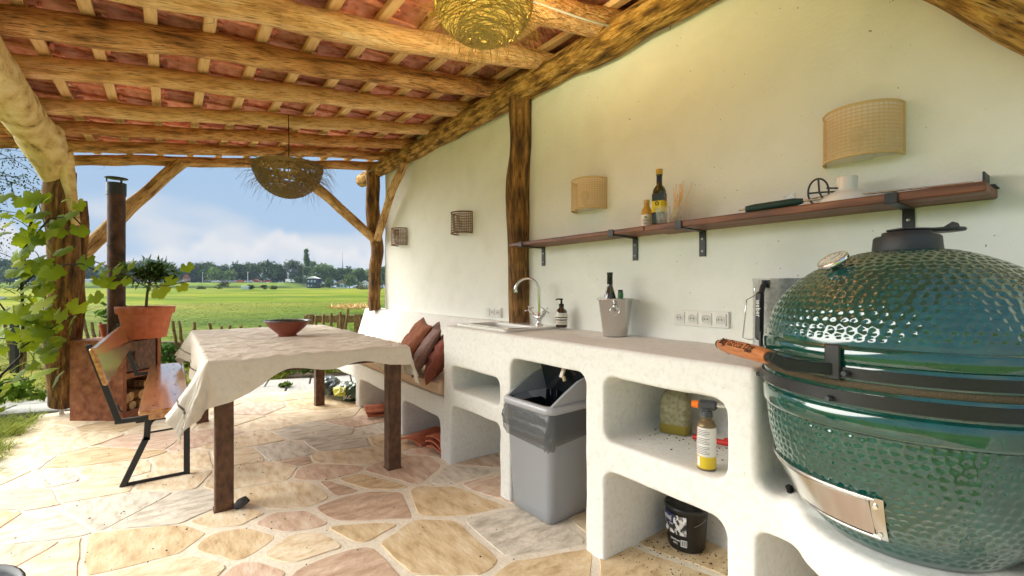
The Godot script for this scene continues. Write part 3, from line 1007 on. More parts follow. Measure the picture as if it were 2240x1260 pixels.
func vehicles_and_houses():
	var Y := Vector3(0, 1, 0)
	for c in [
		["grey car parked at the left end of the far row of cars", 0.97, 325.8, S(120, 124, 130)],
		["dark car parked just right of the leftmost dyke lamp post", 3.21, 317.0, S(70, 74, 82)],
		["white car parked below the pale rounded tree", 3.95, 312.2, S(226, 226, 224)],
		["grey car parked right of the white car on the dyke", 4.72, 311.9, S(128, 130, 132)],
		["silver car parked just left of the orange car", 5.49, 309.1, S(160, 164, 168)],
		["orange car parked on the dyke under the tall dark tree", 6.12, 304.9, S(226, 92, 52)],
		["light grey car parked at the middle dyke lamp post", 6.92, 303.8, S(206, 208, 208)],
		["orange red car alone below the darkest tree", 8.73, 298.1, S(214, 96, 66)],
		["pale car parked beyond the pond at the left edge", -10.37, 385.6, S(220, 220, 220)]]:
		var p = place(c[1], c[2])
		p.y = 4.3
		car("parked_car", p, -36.0 + c[1] * 3.0, c[3], c[0])
	var pv = place(10.96, 291.2)
	pv.y = 4.3
	car("parked_van", pv, -38.0, S(232, 232, 230), "white van parked at the right end of the far row", true)
	var white = mat(S(226, 224, 218), 0.8)
	var tile = mat(S(150, 84, 58), 0.85)
	var glassy = mat(S(150, 170, 186), 0.15)
	house("blue_house", place(13.37, 285.6), -38, 5.6, 5.0, 5.6, 1.2, mat(S(36, 46, 66), 0.8), white, "dark blue house with a white roof right of the poplar", glassy)
	house("small_house", place(16.43, 283.0), -20, 6.0, 4.0, 3.0, 2.2, white, mat(S(150, 132, 116), 0.9), "small white house with a brown roof below the mast", mat(S(70, 150, 190), 0.2))
	house("white_house", place(19.0, 286.0), -30, 4.0, 3.0, 3.2, 1.4, white, mat(S(206, 204, 200), 0.9), "white gabled house beside the kitchen's far wall post", glassy)
	house("red_roof_house", place(7.62, 334.0), -30, 5.0, 4.0, 4.0, 2.0, white, tile, "house with a red roof between the far trees", glassy)
	house("chimney_house", place(1.38, 349.9), -30, 3.0, 3.0, 6.0, 2.6, mat(S(176, 150, 130), 0.85), tile, "narrow house with a red roof left of the cars", glassy)
	house("long_shed", place(-5.47, 359.7), -36, 16.0, 5.0, 4.6, 1.0, white, mat(S(226, 226, 226), 0.7), "long low white shed on the dyke left of the flue", glassy)
	# trough in the meadow
	var tb := MB.new()
	tb.box(Vector3(0, 0.55, 0), Vector3(2.4, 1.1, 1.1), 0.05)
	tb.box(Vector3(0, 1.13, 0), Vector3(2.2, 0.06, 0.9), 0.02)
	solo("water_trough", tb.mesh(), mat(S(176, 190, 184), 0.6), "pale grey trough standing in the meadow beside a shrub", "trough", "", Transform3D(yturn(-36), place(6.62, 168.6)))
	# lamp posts on the dyke
	var first = null
	for l in [["white lamp post on the dyke above the potted bay and cars, leftmost of three", 2.74, 316.4], ["white lamp post on the dyke behind the light grey car", 6.81, 303.0], ["white lamp post on the dyke beside the white van", 10.73, 292.6], ["white lamp post on the dyke left of the stove flue", -5.06, 352.0]]:
		var p = place(l[1], l[2])
		p.y = 4.2
		if first == null:
			first = thing("lamp_post", l[0], "lamp post", p, Basis(), "lamp posts on the dyke")
			var q := MB.new()
			q.tube([Vector3.ZERO, Vector3(0, 5.6, 0), Vector3(0.05, 6.0, 0.1)], [0.16, 0.12, 0.1], 8)
			part("pole", q.mesh(), mats.white_paint, first)
			var e := MB.new()
			e.box(Vector3(0.2, 6.05, 0.3), Vector3(0.5, 0.14, 0.9), 0.04)
			part("lamp_head", e.mesh(), mats.white_paint, first)
		else:
			again(first, l[0], "lamp posts on the dyke", Transform3D(yturn(l[1] * 20.0), p))
	# radio mast
	var mast = thing("radio_mast", "thin tall radio mast above the trees at the right", "mast", place(16.48, 352.0))
	var mb := MB.new()
	for s in [Vector3(0.45, 0, 0), Vector3(-0.25, 0, 0.4), Vector3(-0.25, 0, -0.4)]:
		mb.tube([s, s * 0.6 + Vector3(0, 21, 0)], 0.07, 5)
	for i in 20:
		mb.tube([Vector3(0.4, i, 0), Vector3(-0.22, i + 0.5, 0.35), Vector3(-0.22, i + 1.0, -0.35), Vector3(0.4, i + 1.0, 0)], 0.035, 4)
	part("lattice", mb.mesh(), mats.wire, mast)
	var ma := MB.new()
	ma.tube([Vector3(0, 21, 0), Vector3(0, 26.5, 0)], 0.08, 6)
	ma.box(Vector3(0.2, 16, 0), Vector3(0.5, 1.2, 0.4), 0.05)
	part("aerial", ma.mesh(), mats.wire, mast)

# ---------------------------------------------------------------- patio of broken flagstones
func clip_cell(poly: PackedVector2Array, a: Vector2, b: Vector2, share := 0.5) -> PackedVector2Array:
	# keep the side nearer to a
	var m := a.lerp(b, share)
	var n := (b - a)
	var out := PackedVector2Array()
	for i in poly.size():
		var p := poly[i]
		var q := poly[(i + 1) % poly.size()]
		var dp := (p - m).dot(n)
		var dq := (q - m).dot(n)
		if dp <= 0.0:
			out.append(p)
		if (dp < 0.0) != (dq < 0.0) and absf(dp - dq) > 1e-9:
			out.append(p.lerp(q, dp / (dp - dq)))
	return out

func patio():
	# the mortar bed
	var out := []
	for i in 44:
		var z := -6.25 + i * 0.16
		out.append(Vector2(-1.04 + 0.05 * sin(z * 5.0) + 0.04 * sin(z * 11.0 + 1.0), z))
	out.append_array([Vector2(-0.95, 0.75), Vector2(2.12, 0.75), Vector2(2.12, -5.9), Vector2(1.4, -5.84), Vector2(0.8, -5.98), Vector2(0.2, -6.1), Vector2(-0.4, -6.24)])
	var slab := MB.new()
	var poly := PackedVector2Array()
	for p in out:
		poly.append(Vector2(p.x, -p.y))
	slab.prism(poly, 0.08, Transform3D(Basis(Vector3.RIGHT, -PI / 2), Vector3(0, -0.08, 0)))
	var bed = setting("patio", slab.mesh(), mats.mortar)
	var seeds := []
	for row in STONES:
		for s in row:
			seeds.append(s)
	var r := RandomNumberGenerator.new()
	r.seed = 12
	# the rest of the floor, out of view or under the furniture
	var tries := 0
	while tries < 4000:
		tries += 1
		var p := Vector2(r.randf_range(-1.05, 2.1), r.randf_range(-6.2, 0.75))
		var ok := true
		for s in seeds:
			var d = p - Vector2(s[0], s[1])
			if Vector2(d.x, d.y).length() < 0.36:
				ok = false
				break
		if ok:
			seeds.append([p.x, p.y, r.randi() % 5])
	# cells are stretched across the view, as the slabs lie
	var ax := Vector2(0.80, 0.60)
	var ay := Vector2(-0.60, 0.80)
	var sq := 0.64
	var pts := []
	for s in seeds:
		var v := Vector2(s[0], s[1])
		pts.append(Vector2(v.dot(ax) * sq, v.dot(ay)))
	var n = noise(77, 7.0, 3)
	var wts := []
	for i in pts.size():
		wts.append(r.randf_range(-0.018, 0.018))
	for i in pts.size():
		var c := PackedVector2Array([Vector2(-9, -9), Vector2(9, -9), Vector2(9, 9), Vector2(-9, 9)])
		for j in pts.size():
			if j != i and pts[i].distance_squared_to(pts[j]) < 4.0:
				c = clip_cell(c, pts[i], pts[j], 0.5 + (wts[i] - wts[j]) / (2.0 * pts[i].distance_squared_to(pts[j])))
		if c.size() < 3:
			continue
		var w := PackedVector2Array()
		for p in c:
			w.append(ax * (p.x / sq) + ay * p.y)
		var cut := Geometry2D.intersect_polygons(w, PackedVector2Array(out))
		if cut.is_empty():
			continue
		var mid := Vector2.ZERO
		for p in cut[0]:
			mid += p / cut[0].size()
		var wide := smoothstep(-3.3, -2.5, mid.y) * smoothstep(-0.3, 0.5, mid.x)
		var round := lerpf(0.12, 0.26, wide)
		var shrunk := Geometry2D.offset_polygon(cut[0], -lerpf(r.randf_range(0.004, 0.012), r.randf_range(0.014, 0.030), wide), Geometry2D.JOIN_MITER)
		if shrunk.is_empty() or shrunk[0].size() < 3:
			continue
		var q := shrunk[0]
		# broken, slightly uneven outline
		var edge := PackedVector2Array()
		for e in q.size():
			var a := q[e]
			var b := q[(e + 1) % q.size()]
			var steps := clampi(int(a.distance_to(b) / 0.07), 1, 9)
			for t in steps:
				var p := a.lerp(b, (t + (0.16 if t == 0 else 0.0)) / steps)
				p += Vector2(n.get_noise_2d(p.x + i * 3.0, p.y), n.get_noise_2d(p.x, p.y + 40.0 + i)) * 0.015
				edge.append(Vector2(p.x, -p.y))
				if t == 0 and steps > 1:
					pass
		# cut the corners
		var soft := PackedVector2Array()
		for e in edge.size():
			soft.append(edge[e].lerp(edge[(e + 1) % edge.size()], round))
			soft.append(edge[e].lerp(edge[(e + 1) % edge.size()], 1.0 - round))
		if Geometry2D.triangulate_polygon(soft).is_empty():
			continue
		var centre := Vector2.ZERO
		for p in soft:
			centre += p
		centre /= soft.size()
		var loc := PackedVector2Array()
		for p in soft:
			loc.append((p - centre).rotated(0.0))
		var b := MB.new()
		b.prism(loc, 0.0185 + r.randf() * 0.003, Transform3D(Basis(Vector3.RIGHT, -PI / 2), Vector3.ZERO), 0.003)
		var tilt := Basis(Vector3(r.randf_range(-1, 1), 0, r.randf_range(-1, 1)).normalized(), r.randf_range(0, 0.006))
		var turn := r.randf_range(-0.35, 0.35)
		part("flagstone", b.mesh(), mats.stones[(int(seeds[i][2]) * 2 + r.randi() % 2) % mats.stones.size()], bed, Transform3D(tilt, Vector3(centre.x, -0.016, -centre.y)))
	# grey slabs of the path behind the patio
	var pb := MB.new()
	pb.box(Vector3(0, -0.06, 0), Vector3(7.2, 0.05, 1.1), 0.01)
	var pth = setting("garden_path", pb.mesh(), mats.soil, Transform3D(yturn(-15.0), Vector3(0.0, 0.0, -6.62)))
	for i in 13:
		for j in 2:
			var s := MB.new()
			s.box(Vector3.ZERO, Vector3(0.49, 0.05, 0.42), 0.006)
			var x := -3.1 + i * 0.51 + (0.25 if j else 0.0)
			part("paving_slab", s.mesh(), mats.paving, pth, Transform3D(Basis(Vector3(r.randfn(), 0, r.randfn()).normalized(), r.randf() * 0.02), Vector3(x, -0.03 + r.randf() * 0.006, 0.24 - j * 0.44)))
	# crumbs of leaf and grit lying on the floor
	var g := MB.new()
	for i in 240:
		var p := Vector3(r.randf_range(-0.8, 1.5), 0.012, r.randf_range(-4.5, -1.0))
		var sz := r.randf_range(0.003, 0.009)
		g.box(p, Vector3(sz, 0.003, sz * r.randf_range(0.4, 1.2)), 0.001, Basis(Vector3.UP, r.randf() * TAU))
	var grit = part("grit", g.mesh(), mats.soot, bed)
	grit.set_meta("kind", "stuff")

# ---------------------------------------------------------------- plastered masonry
var lump = noise(201, 3.0, 3)

func counter_sdf(p: Vector3) -> float:
	var w: float = 0.004 * lump.get_noise_3dv(p)
	# the long block, with its top edges rounded
	var d := maxf(rbox2(p.x, p.y, COUNTER_X, 2.3, -0.2, COUNTER_Y, 0.018), maxf(-2.885 - p.z, p.z - 0.78))
	d = smax(d, -2.885 - p.z, 0.02)
	# nook for the grill, with a round apron that carries it
	var nook := maxf(rbox2(p.z, p.y, -0.722, 0.10, 0.55, 1.6, 0.06), 1.2 - p.x)
	d = smax(d, -nook, 0.03)
	var apron := maxf(Vector2(p.x - 1.66, p.z + 0.34).length() - 0.285, p.y - 0.548)
	d = smin(d, maxf(apron, -0.2 - p.y), 0.05)
	var wing := maxf(rbox2(p.x, p.y, 1.30, 2.3, -0.2, 0.93, 0.02), maxf(-0.085 - p.z, p.z - 0.75))
	d = smin(d, wing, 0.02)
	# niches
	var deep := p.x - 2.075
	d = smax(d, -maxf(rbox2(p.z, p.y, -2.772, -2.195, 0.525, 0.686, 0.045), deep), 0.018)
	d = smax(d, -maxf(rbox2(p.z, p.y, -2.772, -2.195, -0.4, 0.412, 0.045), deep), 0.018)
	d = smax(d, -maxf(rbox2(p.z, p.y, -2.085, -1.503, -0.4, 0.822, 0.06), deep), 0.018)
	d = smax(d, -maxf(rbox2(p.z, p.y, -1.385, -0.828, 0.542, 0.824, 0.05), deep), 0.018)
	d = smax(d, -maxf(rbox2(p.z, p.y, -1.385, -0.828, -0.4, 0.405, 0.055), deep), 0.018)
	d = smax(d, -maxf(rbox2(p.z, p.y, -0.725, -0.44, -0.4, 0.42, 0.04), deep), 0.018)
	# cut-out for the sink
	d = smax(d, -maxf(rbox2(p.x, p.z, 1.665, 1.93, -2.77, -2.24, 0.04), 0.78 - p.y), 0.012)
	return d + w

func bench_sdf(p: Vector3) -> float:
	var w: float = 0.006 * lump.get_noise_3dv(p)
	var d := smax(rbox2(p.x, p.y, COUNTER_X, 2.3, -0.2, 0.445, 0.02), -5.82 - p.z, 0.03)
	d = maxf(d, p.z + 2.86)
	# sloping back
	var n := Vector2(-0.955, 0.296)
	var slope := (p.x - 2.0) * n.x + (p.y - 0.94) * n.y
	var back := smax(smax(slope, p.y - 0.965, 0.03), maxf(-5.84 - p.z, p.z + 2.86), 0.03)
	back = maxf(back, p.x - 2.3)
	d = smin(d, back, 0.05)
	d = smax(d, -maxf(rbox2(p.z, p.y, -3.58, -2.93, -0.4, 0.287, 0.05), p.x - 2.02), 0.018)
	d = smax(d, -maxf(rbox2(p.z, p.y, -4.66, -3.72, -0.4, 0.287, 0.05), p.x - 2.02), 0.018)
	d = smax(d, -maxf(rbox2(p.z, p.y, -6.4, -4.80, -0.4, 0.272, 0.05), p.x - 1.92), 0.018)
	return d + w

func masonry():
	# gable wall: one plastered sheet with real thickness, slightly uneven
	var wall = thing("plaster_wall", "tall cream plastered wall behind the counter and the built-in bench", "wall", Vector3(WALL_X, 0, 0))
	var P := PackedVector3Array()
	var nu := 110
	var nv := 50
	for j in nv:
		for i in nu:
			var z := -5.40 + 7.4 * i / (nu - 1.0)
			var y := 2.74 * j / (nv - 1.0)
			var bump: float = 0.004 * lump.get_noise_2d(z * 0.25, y * 0.25) + 0.0015 * lump.get_noise_2d(z * 1.6, y * 1.6)
			if i == 0 or i == nu - 1:
				bump -= 0.02
			P.append(Vector3(-bump - 0.002, y, z))
	part("plaster", grid_mesh(P, nu, nv), mats.wall, wall)
	var b := MB.new()
	b.box(Vector3(0.16, 1.42, -1.70), Vector3(0.28, 2.84, 7.38), 0.02)
	part("wall_core", b.mesh(), mats.wall, wall)
	solo("kitchen_counter", nets(Vector3(1.24, -0.05, -2.93), Vector3(0.92, 1.05, 3.75), 0.0125, counter_sdf), mats.plaster, "cream plastered kitchen counter with rounded niches and a nook for the grill", "counter")
	solo("built_in_bench", nets(Vector3(1.5, -0.05, -5.88), Vector3(0.66, 1.06, 3.05), 0.018, bench_sdf), mats.plaster, "cream plastered bench with a sloping back built against the wall", "bench")

# ---------------------------------------------------------------- round timber
func log_mesh(length: float, r0: float, r1: float, sd: int, bend := 0.02, rough := 0.1, sides := 18, squash := 1.0) -> ArrayMesh:
	var n = noise(sd, 2.2, 4)
	var m = noise(sd + 50, 0.45, 2)
	var pts := []
	var rad := []
	var steps := maxi(8, int(length / 0.07))
	for i in steps + 1:
		var t := float(i) / steps
		pts.append(Vector3(bend * m.get_noise_2d(t * length * 2.0, 3.0) * 2.0, t * length, bend * m.get_noise_2d(t * length * 2.0, 90.0) * 2.0))
		rad.append(lerpf(r0, r1, t) * (1.0 + 0.10 * m.get_noise_2d(t * length * 3.0, 40.0)))
	var b := MB.new()
	b.tube(pts, rad, sides, true, rough, n, squash)
	return b.mesh()

func post_xf(a: Vector3, b: Vector3, spin := 0.0) -> Transform3D:
	return Transform3D(ybasis(b - a, spin), a)

func pole(called, label, cat, a: Vector3, b: Vector3, r0, r1, sd, m, bend = 0.02, group = ""):
	return solo(called, log_mesh(a.distance_to(b), r0, r1, sd, bend), m, label, cat, group, post_xf(a, b))

# a few loose fibres of bark along a log, as a part of it
func fibres(n, sd, a: Vector3, b: Vector3, rad: float) -> ArrayMesh:
	var r := RandomNumberGenerator.new()
	r.seed = sd
	var mb := MB.new()
	for i in n:
		var p := a.lerp(b, r.randf())
		var d := Vector3(r.randfn(), -absf(r.randfn()) * 0.7, r.randfn()).normalized()
		var s := p + d * rad * 0.92
		var u := (b - a).normalized() * r.randf_range(-1, 1)
		var l := r.randf_range(0.02, 0.09)
		mb.tube([s, s + (d + u).normalized() * l * 0.5, s + (d * 0.4 + u + Vector3(0, -0.4, 0)).normalized() * l], [0.0016, 0.0013, 0.0006], 4, false)
	return mb.mesh()

func timber():
	# wall plate: a big log lying along the top of the plaster
	var wp = solo("wall_beam", log_mesh(7.6, 0.085, 0.10, 401, 0.012, 0.12, 22), mats.log_mossy, "long rough log beam lying along the top of the plaster wall", "beam", "", post_xf(Vector3(2.03, 2.645, -6.05), Vector3(2.03, 2.655, 1.5)))
	part("bark_fibre", fibres(160, 5, Vector3(0, 0.2, 0), Vector3(0, 6.0, 0), 0.09), mats.straw_dark, wp)
	pole("wall_post", "dark cracked log post set in the plaster wall beside the tap", "post", Vector3(2.07, 0.90, -2.66), Vector3(2.05, 2.60, -2.63), 0.086, 0.086, 402, mats.log_old, 0.012)
	pole("corner_post", "log post at the far end of the plaster wall, carrying two braces", "post", Vector3(2.0, 0.95, -5.44), Vector3(1.985, 2.60, -5.46), 0.072, 0.078, 403, mats.log_old, 0.03)
	pole("wall_brace", "slim reddish brace leaning on the plaster wall beside the far corner post", "brace", Vector3(1.985, 1.80, -5.34), Vector3(1.985, 2.56, -4.52), 0.042, 0.046, 404, mats.log_dark, 0.025)
	pole("beam_brace", "log brace slanting up from the far corner post towards the hanging lamp", "brace", Vector3(1.985, 1.80, -5.42), Vector3(1.10, 2.56, -5.50), 0.05, 0.062, 405, mats.log_dark, 0.015)
	pole("post_brace", "thick log brace slanting behind the stove flue", "brace", Vector3(-0.78, 1.46, -6.18), Vector3(0.12, 2.60, -6.18), 0.07, 0.066, 406, mats.log_dark, 0.02)
	pole("gable_brace", "rough log brace on the wall in the upper right corner above the grill", "brace", Vector3(2.03, 2.52, -0.62), Vector3(2.03, 1.60, 0.22), 0.085, 0.08, 407, mats.log_mossy, 0.02)
	# the crooked corner post: a bright bent trunk on a brown log that stands on a steel pin
	var t = thing("log_post", "brown log post on a steel pin, wrapped in vine, at the patio's left corner", "post", Vector3(-0.835, 0, -6.148))
	part("shaft", log_mesh(2.24, 0.122, 0.098, 408, 0.02, 0.10, 22), mats.log_old, t, post_xf(Vector3(0, 0.115, 0), Vector3(0.115, 2.26, 0.82)))
	part("side_log", log_mesh(1.95, 0.055, 0.034, 409, 0.02, 0.08), mats.log_old, t, post_xf(Vector3(0.09, 0.14, -0.02), Vector3(0.20, 2.0, 0.56)))
	part("side_pole", log_mesh(1.75, 0.03, 0.025, 410, 0.02, 0.08), mats.log_old, t, post_xf(Vector3(-0.10, 0.2, -0.05), Vector3(-0.02, 1.9, 0.45)))
	var pin := MB.new()
	pin.tube([Vector3(0, -0.01, 0), Vector3(0, 0.16, 0)], 0.02, 12)
	pin.tube([Vector3(0, 0.085, 0), Vector3(0, 0.105, 0)], 0.032, 12)
	part("pin", pin.mesh(), mats.galv, t)
	var bt = thing("bent_trunk", "pale peeled bent trunk reaching from the log post to the upper left", "beam", Vector3(-0.80, 2.29, -5.08))
	var pts := []
	var rad := []
	var n = noise(411, 2.5, 4)
	var key := [Vector3(0.03, -0.14, -0.30), Vector3(0.015, 0.02, -0.10), Vector3(0.0, 0.10, 0.16), Vector3(-0.01, 0.115, 0.5), Vector3(0.02, 0.09, 0.95), Vector3(0.045, 0.07, 1.65), Vector3(0.06, 0.06, 3.6)]
	var kr := [0.085, 0.135, 0.135, 0.12, 0.115, 0.118, 0.12]
	for i in key.size() - 1:
		var st := 8 if i < 5 else 16
		for k in st:
			var f := float(k) / st
			pts.append(key[i].cubic_interpolate(key[i + 1], key[maxi(i - 1, 0)], key[mini(i + 2, 6)], f))
			rad.append(lerpf(kr[i], kr[i + 1], f))
	pts.append(key[6])
	rad.append(kr[6])
	var tb := MB.new()
	tb.tube(pts, rad, 24, true, 0.14, n)
	part("trunk", tb.mesh(), mats.trunk, bt)
	for k in [[Vector3(0.075, 0.125, 0.12), Vector3(0.085, 0.045, 0.115), 0.058], [Vector3(-0.05, 0.03, 0.75), Vector3(-0.07, -0.05, 0.76), 0.03]]:
		var kb := MB.new()
		kb.tube([k[0] - k[1] * 0.6, k[0], k[0] + k[1] * 0.35], [k[2] * 1.2, k[2] * 1.05, k[2] * 0.9], 16, true, 0.08, n)
		part("branch_stub", kb.mesh(), mats.trunk, bt)
	var pb := MB.new()
	pb.tube([Vector3(0.10, 0.05, -0.10), Vector3(0.13, -0.25, -0.25), Vector3(0.15, -0.52, -0.36)], [0.07, 0.042, 0.03], 12, true, 0.15, n)
	part("side_branch", pb.mesh(), mats.trunk, bt)

# ---------------------------------------------------------------- tiled roof
func roof_y(x: float) -> float:
	return 2.74 + 0.07 * (x - 2.0)

func tile_mesh(v: int) -> ArrayMesh:
	# a pantile: x runs down the slope, z across; hollow below, one edge lipped over its neighbour
	var r := RandomNumberGenerator.new()
	r.seed = 900 + v
	var mb := MB.new()
	var W := 0.118
	var L := 0.17
	var nz := 9
	var prof := []
	for i in nz + 1:
		var t := float(i) / nz
		prof.append([lerpf(-W, W, t), 0.026 * sin(t * PI * 1.12) - 0.008 * t + (0.012 if i == nz else 0.0)])
	var th := 0.014
	for side in 2:
		var o := th if side else 0.0
		for i in nz:
			var a = prof[i]
			var b = prof[i + 1]
			var p := [Vector3(-L, a[1] + o, a[0]), Vector3(L, a[1] + o, a[0]), Vector3(L, b[1] + o, b[0]), Vector3(-L, b[1] + o, b[0])]
			mb.smooth(1 + side)
			if side == 1:
				mb.quad(p[0], p[1], p[2], p[3])
			else:
				mb.quad(p[3], p[2], p[1], p[0])
	mb.smooth(-1)
	for i in nz:
		for s in [-1.0, 1.0]:
			var a = prof[i]
			var b = prof[i + 1]
			mb.face([Vector3(L * s, a[1], a[0]), Vector3(L * s, b[1], b[0]), Vector3(L * s, b[1] + th, b[0]), Vector3(L * s, a[1] + th, a[0])], Vector3.ZERO)
	for e in [0, nz]:
		mb.face([Vector3(-L, prof[e][1], prof[e][0]), Vector3(L, prof[e][1], prof[e][0]), Vector3(L, prof[e][1] + th, prof[e][0]), Vector3(-L, prof[e][1] + th, prof[e][0])], Vector3.ZERO)
	# hanging nib near the upper edge
	mb.box(Vector3(L - 0.03, -0.002, r.randf_range(-0.02, 0.02)), Vector3(0.02, 0.03, 0.05), 0.004)
	return mb.mesh()

func roof():
	var rf = thing("tiled_roof", "lean-to roof of red clay tiles on battens and round log rafters", "roof", Vector3(0.5, 2.6, -3.0))
	var off := Vector3(-0.5, -2.6, 3.0)
	# rafters: far end of each lies on the wall beam
	var R := [
		[Vector3(-0.95, 2.53, -6.52), Vector3(2.08, 2.746, -5.56), 0.056, 0.052, 0],
		[Vector3(-1.25, 2.512, -6.00), Vector3(2.07, 2.743, -5.03), 0.056, 0.05, 0],
		[Vector3(-1.20, 2.512, -5.33), Vector3(2.10, 2.746, -4.50), 0.056, 0.05, 0],
		[Vector3(-1.20, 2.516, -4.84), Vector3(2.13, 2.747, -3.93), 0.058, 0.052, 2],
		[Vector3(-1.20, 2.516, -4.05), Vector3(2.15, 2.750, -3.37), 0.066, 0.060, 1],
		[Vector3(-1.20, 2.516, -3.42), Vector3(2.14, 2.750, -2.86), 0.078, 0.064, 0],
		[Vector3(-1.20, 2.516, -2.86), Vector3(2.17, 2.752, -2.33), 0.078, 0.066, 1],
		[Vector3(-1.20, 2.516, -2.26), Vector3(2.2, 2.755, -1.76), 0.084, 0.078, 1],
		[Vector3(-1.20, 2.516, -1.25), Vector3(2.2, 2.755, -0.85), 0.095, 0.085, 0],
		[Vector3(-1.20, 2.516, -0.4), Vector3(2.2, 2.755, -0.05), 0.095, 0.085, 1]]
	for i in R.size():
		var a: Vector3 = R[i][0]
		var b: Vector3 = R[i][1]
		# every log shows another stretch of the grain
		var lm = [mats.log_dark, mats.log_pale, mats.log_pale][R[i][4]].duplicate()
		lm.uv1_offset = Vector3(i * 0.37, i * 0.71, i * 0.19)
		lm.uv2_offset = Vector3(i * 0.23, i * 0.57, i * 0.41)
		lm.albedo_color = Color(1.0, 0.95 - 0.02 * (i % 3), 0.95 - 0.03 * (i % 3))
		var l = part("log_rafter", log_mesh(a.distance_to(b), R[i][2], R[i][3], 420 + i, 0.013, 0.09, 20), lm, rf, Transform3D(ybasis(b - a, i * 0.9), a + off))
		part("bark_fibre", fibres(26, 40 + i, Vector3(0, 0.3, 0), Vector3(0, 3.2, 0), R[i][3]), mats.straw_dark, l)
	# battens run along the wall; tiles hang from them
	var tilt := Basis(Vector3(0, 0, 1), atan(0.07))
	var r := RandomNumberGenerator.new()
	r.seed = 31
	var bm := MB.new()
	bm.box(Vector3.ZERO, Vector3(0.058, 0.034, 6.7), 0.003)
	var batten = bm.mesh()
	var xs := []
	for i in 14:
		xs.append(-1.13 + i * 0.262)
	for x in xs:
		var zf: float = -6.58 + (x + 1.0) * 0.29
		part("batten", batten, mats.batten, rf, Transform3D(tilt, Vector3(x, roof_y(x) + 0.084, zf + 3.35) + off))
	var tm := []
	for v in 3:
		tm.append(tile_mesh(v))
	var rest := SurfaceTool.new()
	rest.begin(Mesh.PRIMITIVE_TRIANGLES)
	var count := 0
	var lay := tilt * Basis(Vector3(0, 0, 1), -0.055)
	var all := []
	for x in xs:
		var zf: float = -6.62 + (x + 1.0) * 0.29
		for k in 34:
			var z := zf + 0.11 + k * 0.212
			if z > -0.1:
				break
			var d = 0.5994 * x - 0.8004 * z
			var lat = 0.8004 * x + 0.5994 * z
			var seen = d > 1.9 and lat / d > -1.25 and lat / d < 0.95
			all.append([0 if seen else 1, d, x, z])
	all.sort_custom(func(a, b): return a[0] < b[0] or (a[0] == b[0] and a[1] < b[1]))
	for t in all:
		var xf := Transform3D(lay * Basis(Vector3.UP, r.randf_range(-0.025, 0.025)) * Basis(Vector3(1, 0, 0), 0.03 + r.randf_range(-0.02, 0.02)), Vector3(t[2] - 0.10, roof_y(t[2] - 0.10) + 0.121 + r.randf_range(-0.004, 0.004), t[3]) + off)
		var v := r.randi() % 3
		if count < 299:
			part("roof_tile", tm[v], mats.tiles[r.randi() % 4], rf, xf)
			count += 1
		else:
			rest.append_from(tm[v], 0, xf)
	var rr = part("more_roof_tiles", rest.commit(), mats.tiles[0], rf)
	rr.set_meta("kind", "stuff")
	# white cable on the near rafter
	var cb := MB.new()
	var cp := []
	for i in 15:
		var t := i / 14.0
		var x := lerpf(1.0, 2.02, t)
		cp.append(Vector3(x, roof_y(x) - 0.066 - 0.015 * sin(t * PI * 3.0), lerpf(-1.78, -1.70, t) + 0.02 * sin(t * 9.0)) + off)
	cb.tube(cp, 0.006, 8)
	part("cable", cb.mesh(), mats.white_paint, rf)

# ---------------------------------------------------------------- plants and fence
const ACROSS := Vector3(0.8004, 0, 0.5994)
const NEARER := Vector3(-0.5994, 0, 0.8004)

func vine_leaf(v: int) -> ArrayMesh:
	# a five-lobed leaf with toothed edge, folded along its midrib; tip along -y, stalk at the origin
	var r := RandomNumberGenerator.new()
	r.seed = 70 + v
	var rim := []
	var n := 26
	for i in n:
		var a := lerpf(-2.75, 2.75, i / (n - 1.0))
		var rr := 0.40 + 0.16 * absf(cos(a * 2.5)) * (1.0 - 0.12 * absf(a)) + (0.05 if i % 2 else 0.0) + r.randf_range(-0.015, 0.015)
		rim.append(Vector3(sin(a) * rr, -cos(a) * rr - 0.12, 0))
	var bend := r.randf_range(0.25, 0.6)
	var mb := MB.new()
	mb.smooth(0)
	var mid := Vector3(0, -0.12, 0)
	var pts := []
	for p in rim:
		pts.append(Vector3(p.x, p.y, -absf(p.x) * bend * 0.5 - p.y * p.y * 0.35 + r.randf_range(-0.02, 0.02)))
	for i in n - 1:
		var a = pts[i]
		var b = pts[i + 1]
		var ma = mid.lerp(a, 0.55) + Vector3(0, 0, 0.03)
		var mbb = mid.lerp(b, 0.55) + Vector3(0, 0, 0.03)
		mb.tri(mid, ma, mbb)
		mb.quad(ma, a, b, mbb)
	return mb.mesh()

func leaf_basis(face: Vector3, down: Vector3, s: float) -> Basis:
	var z := face.normalized()
	var y := (-down - z * (-down).dot(z)).normalized()
	return Basis(y.cross(z), y, z).scaled(Vector3(s, s, s))

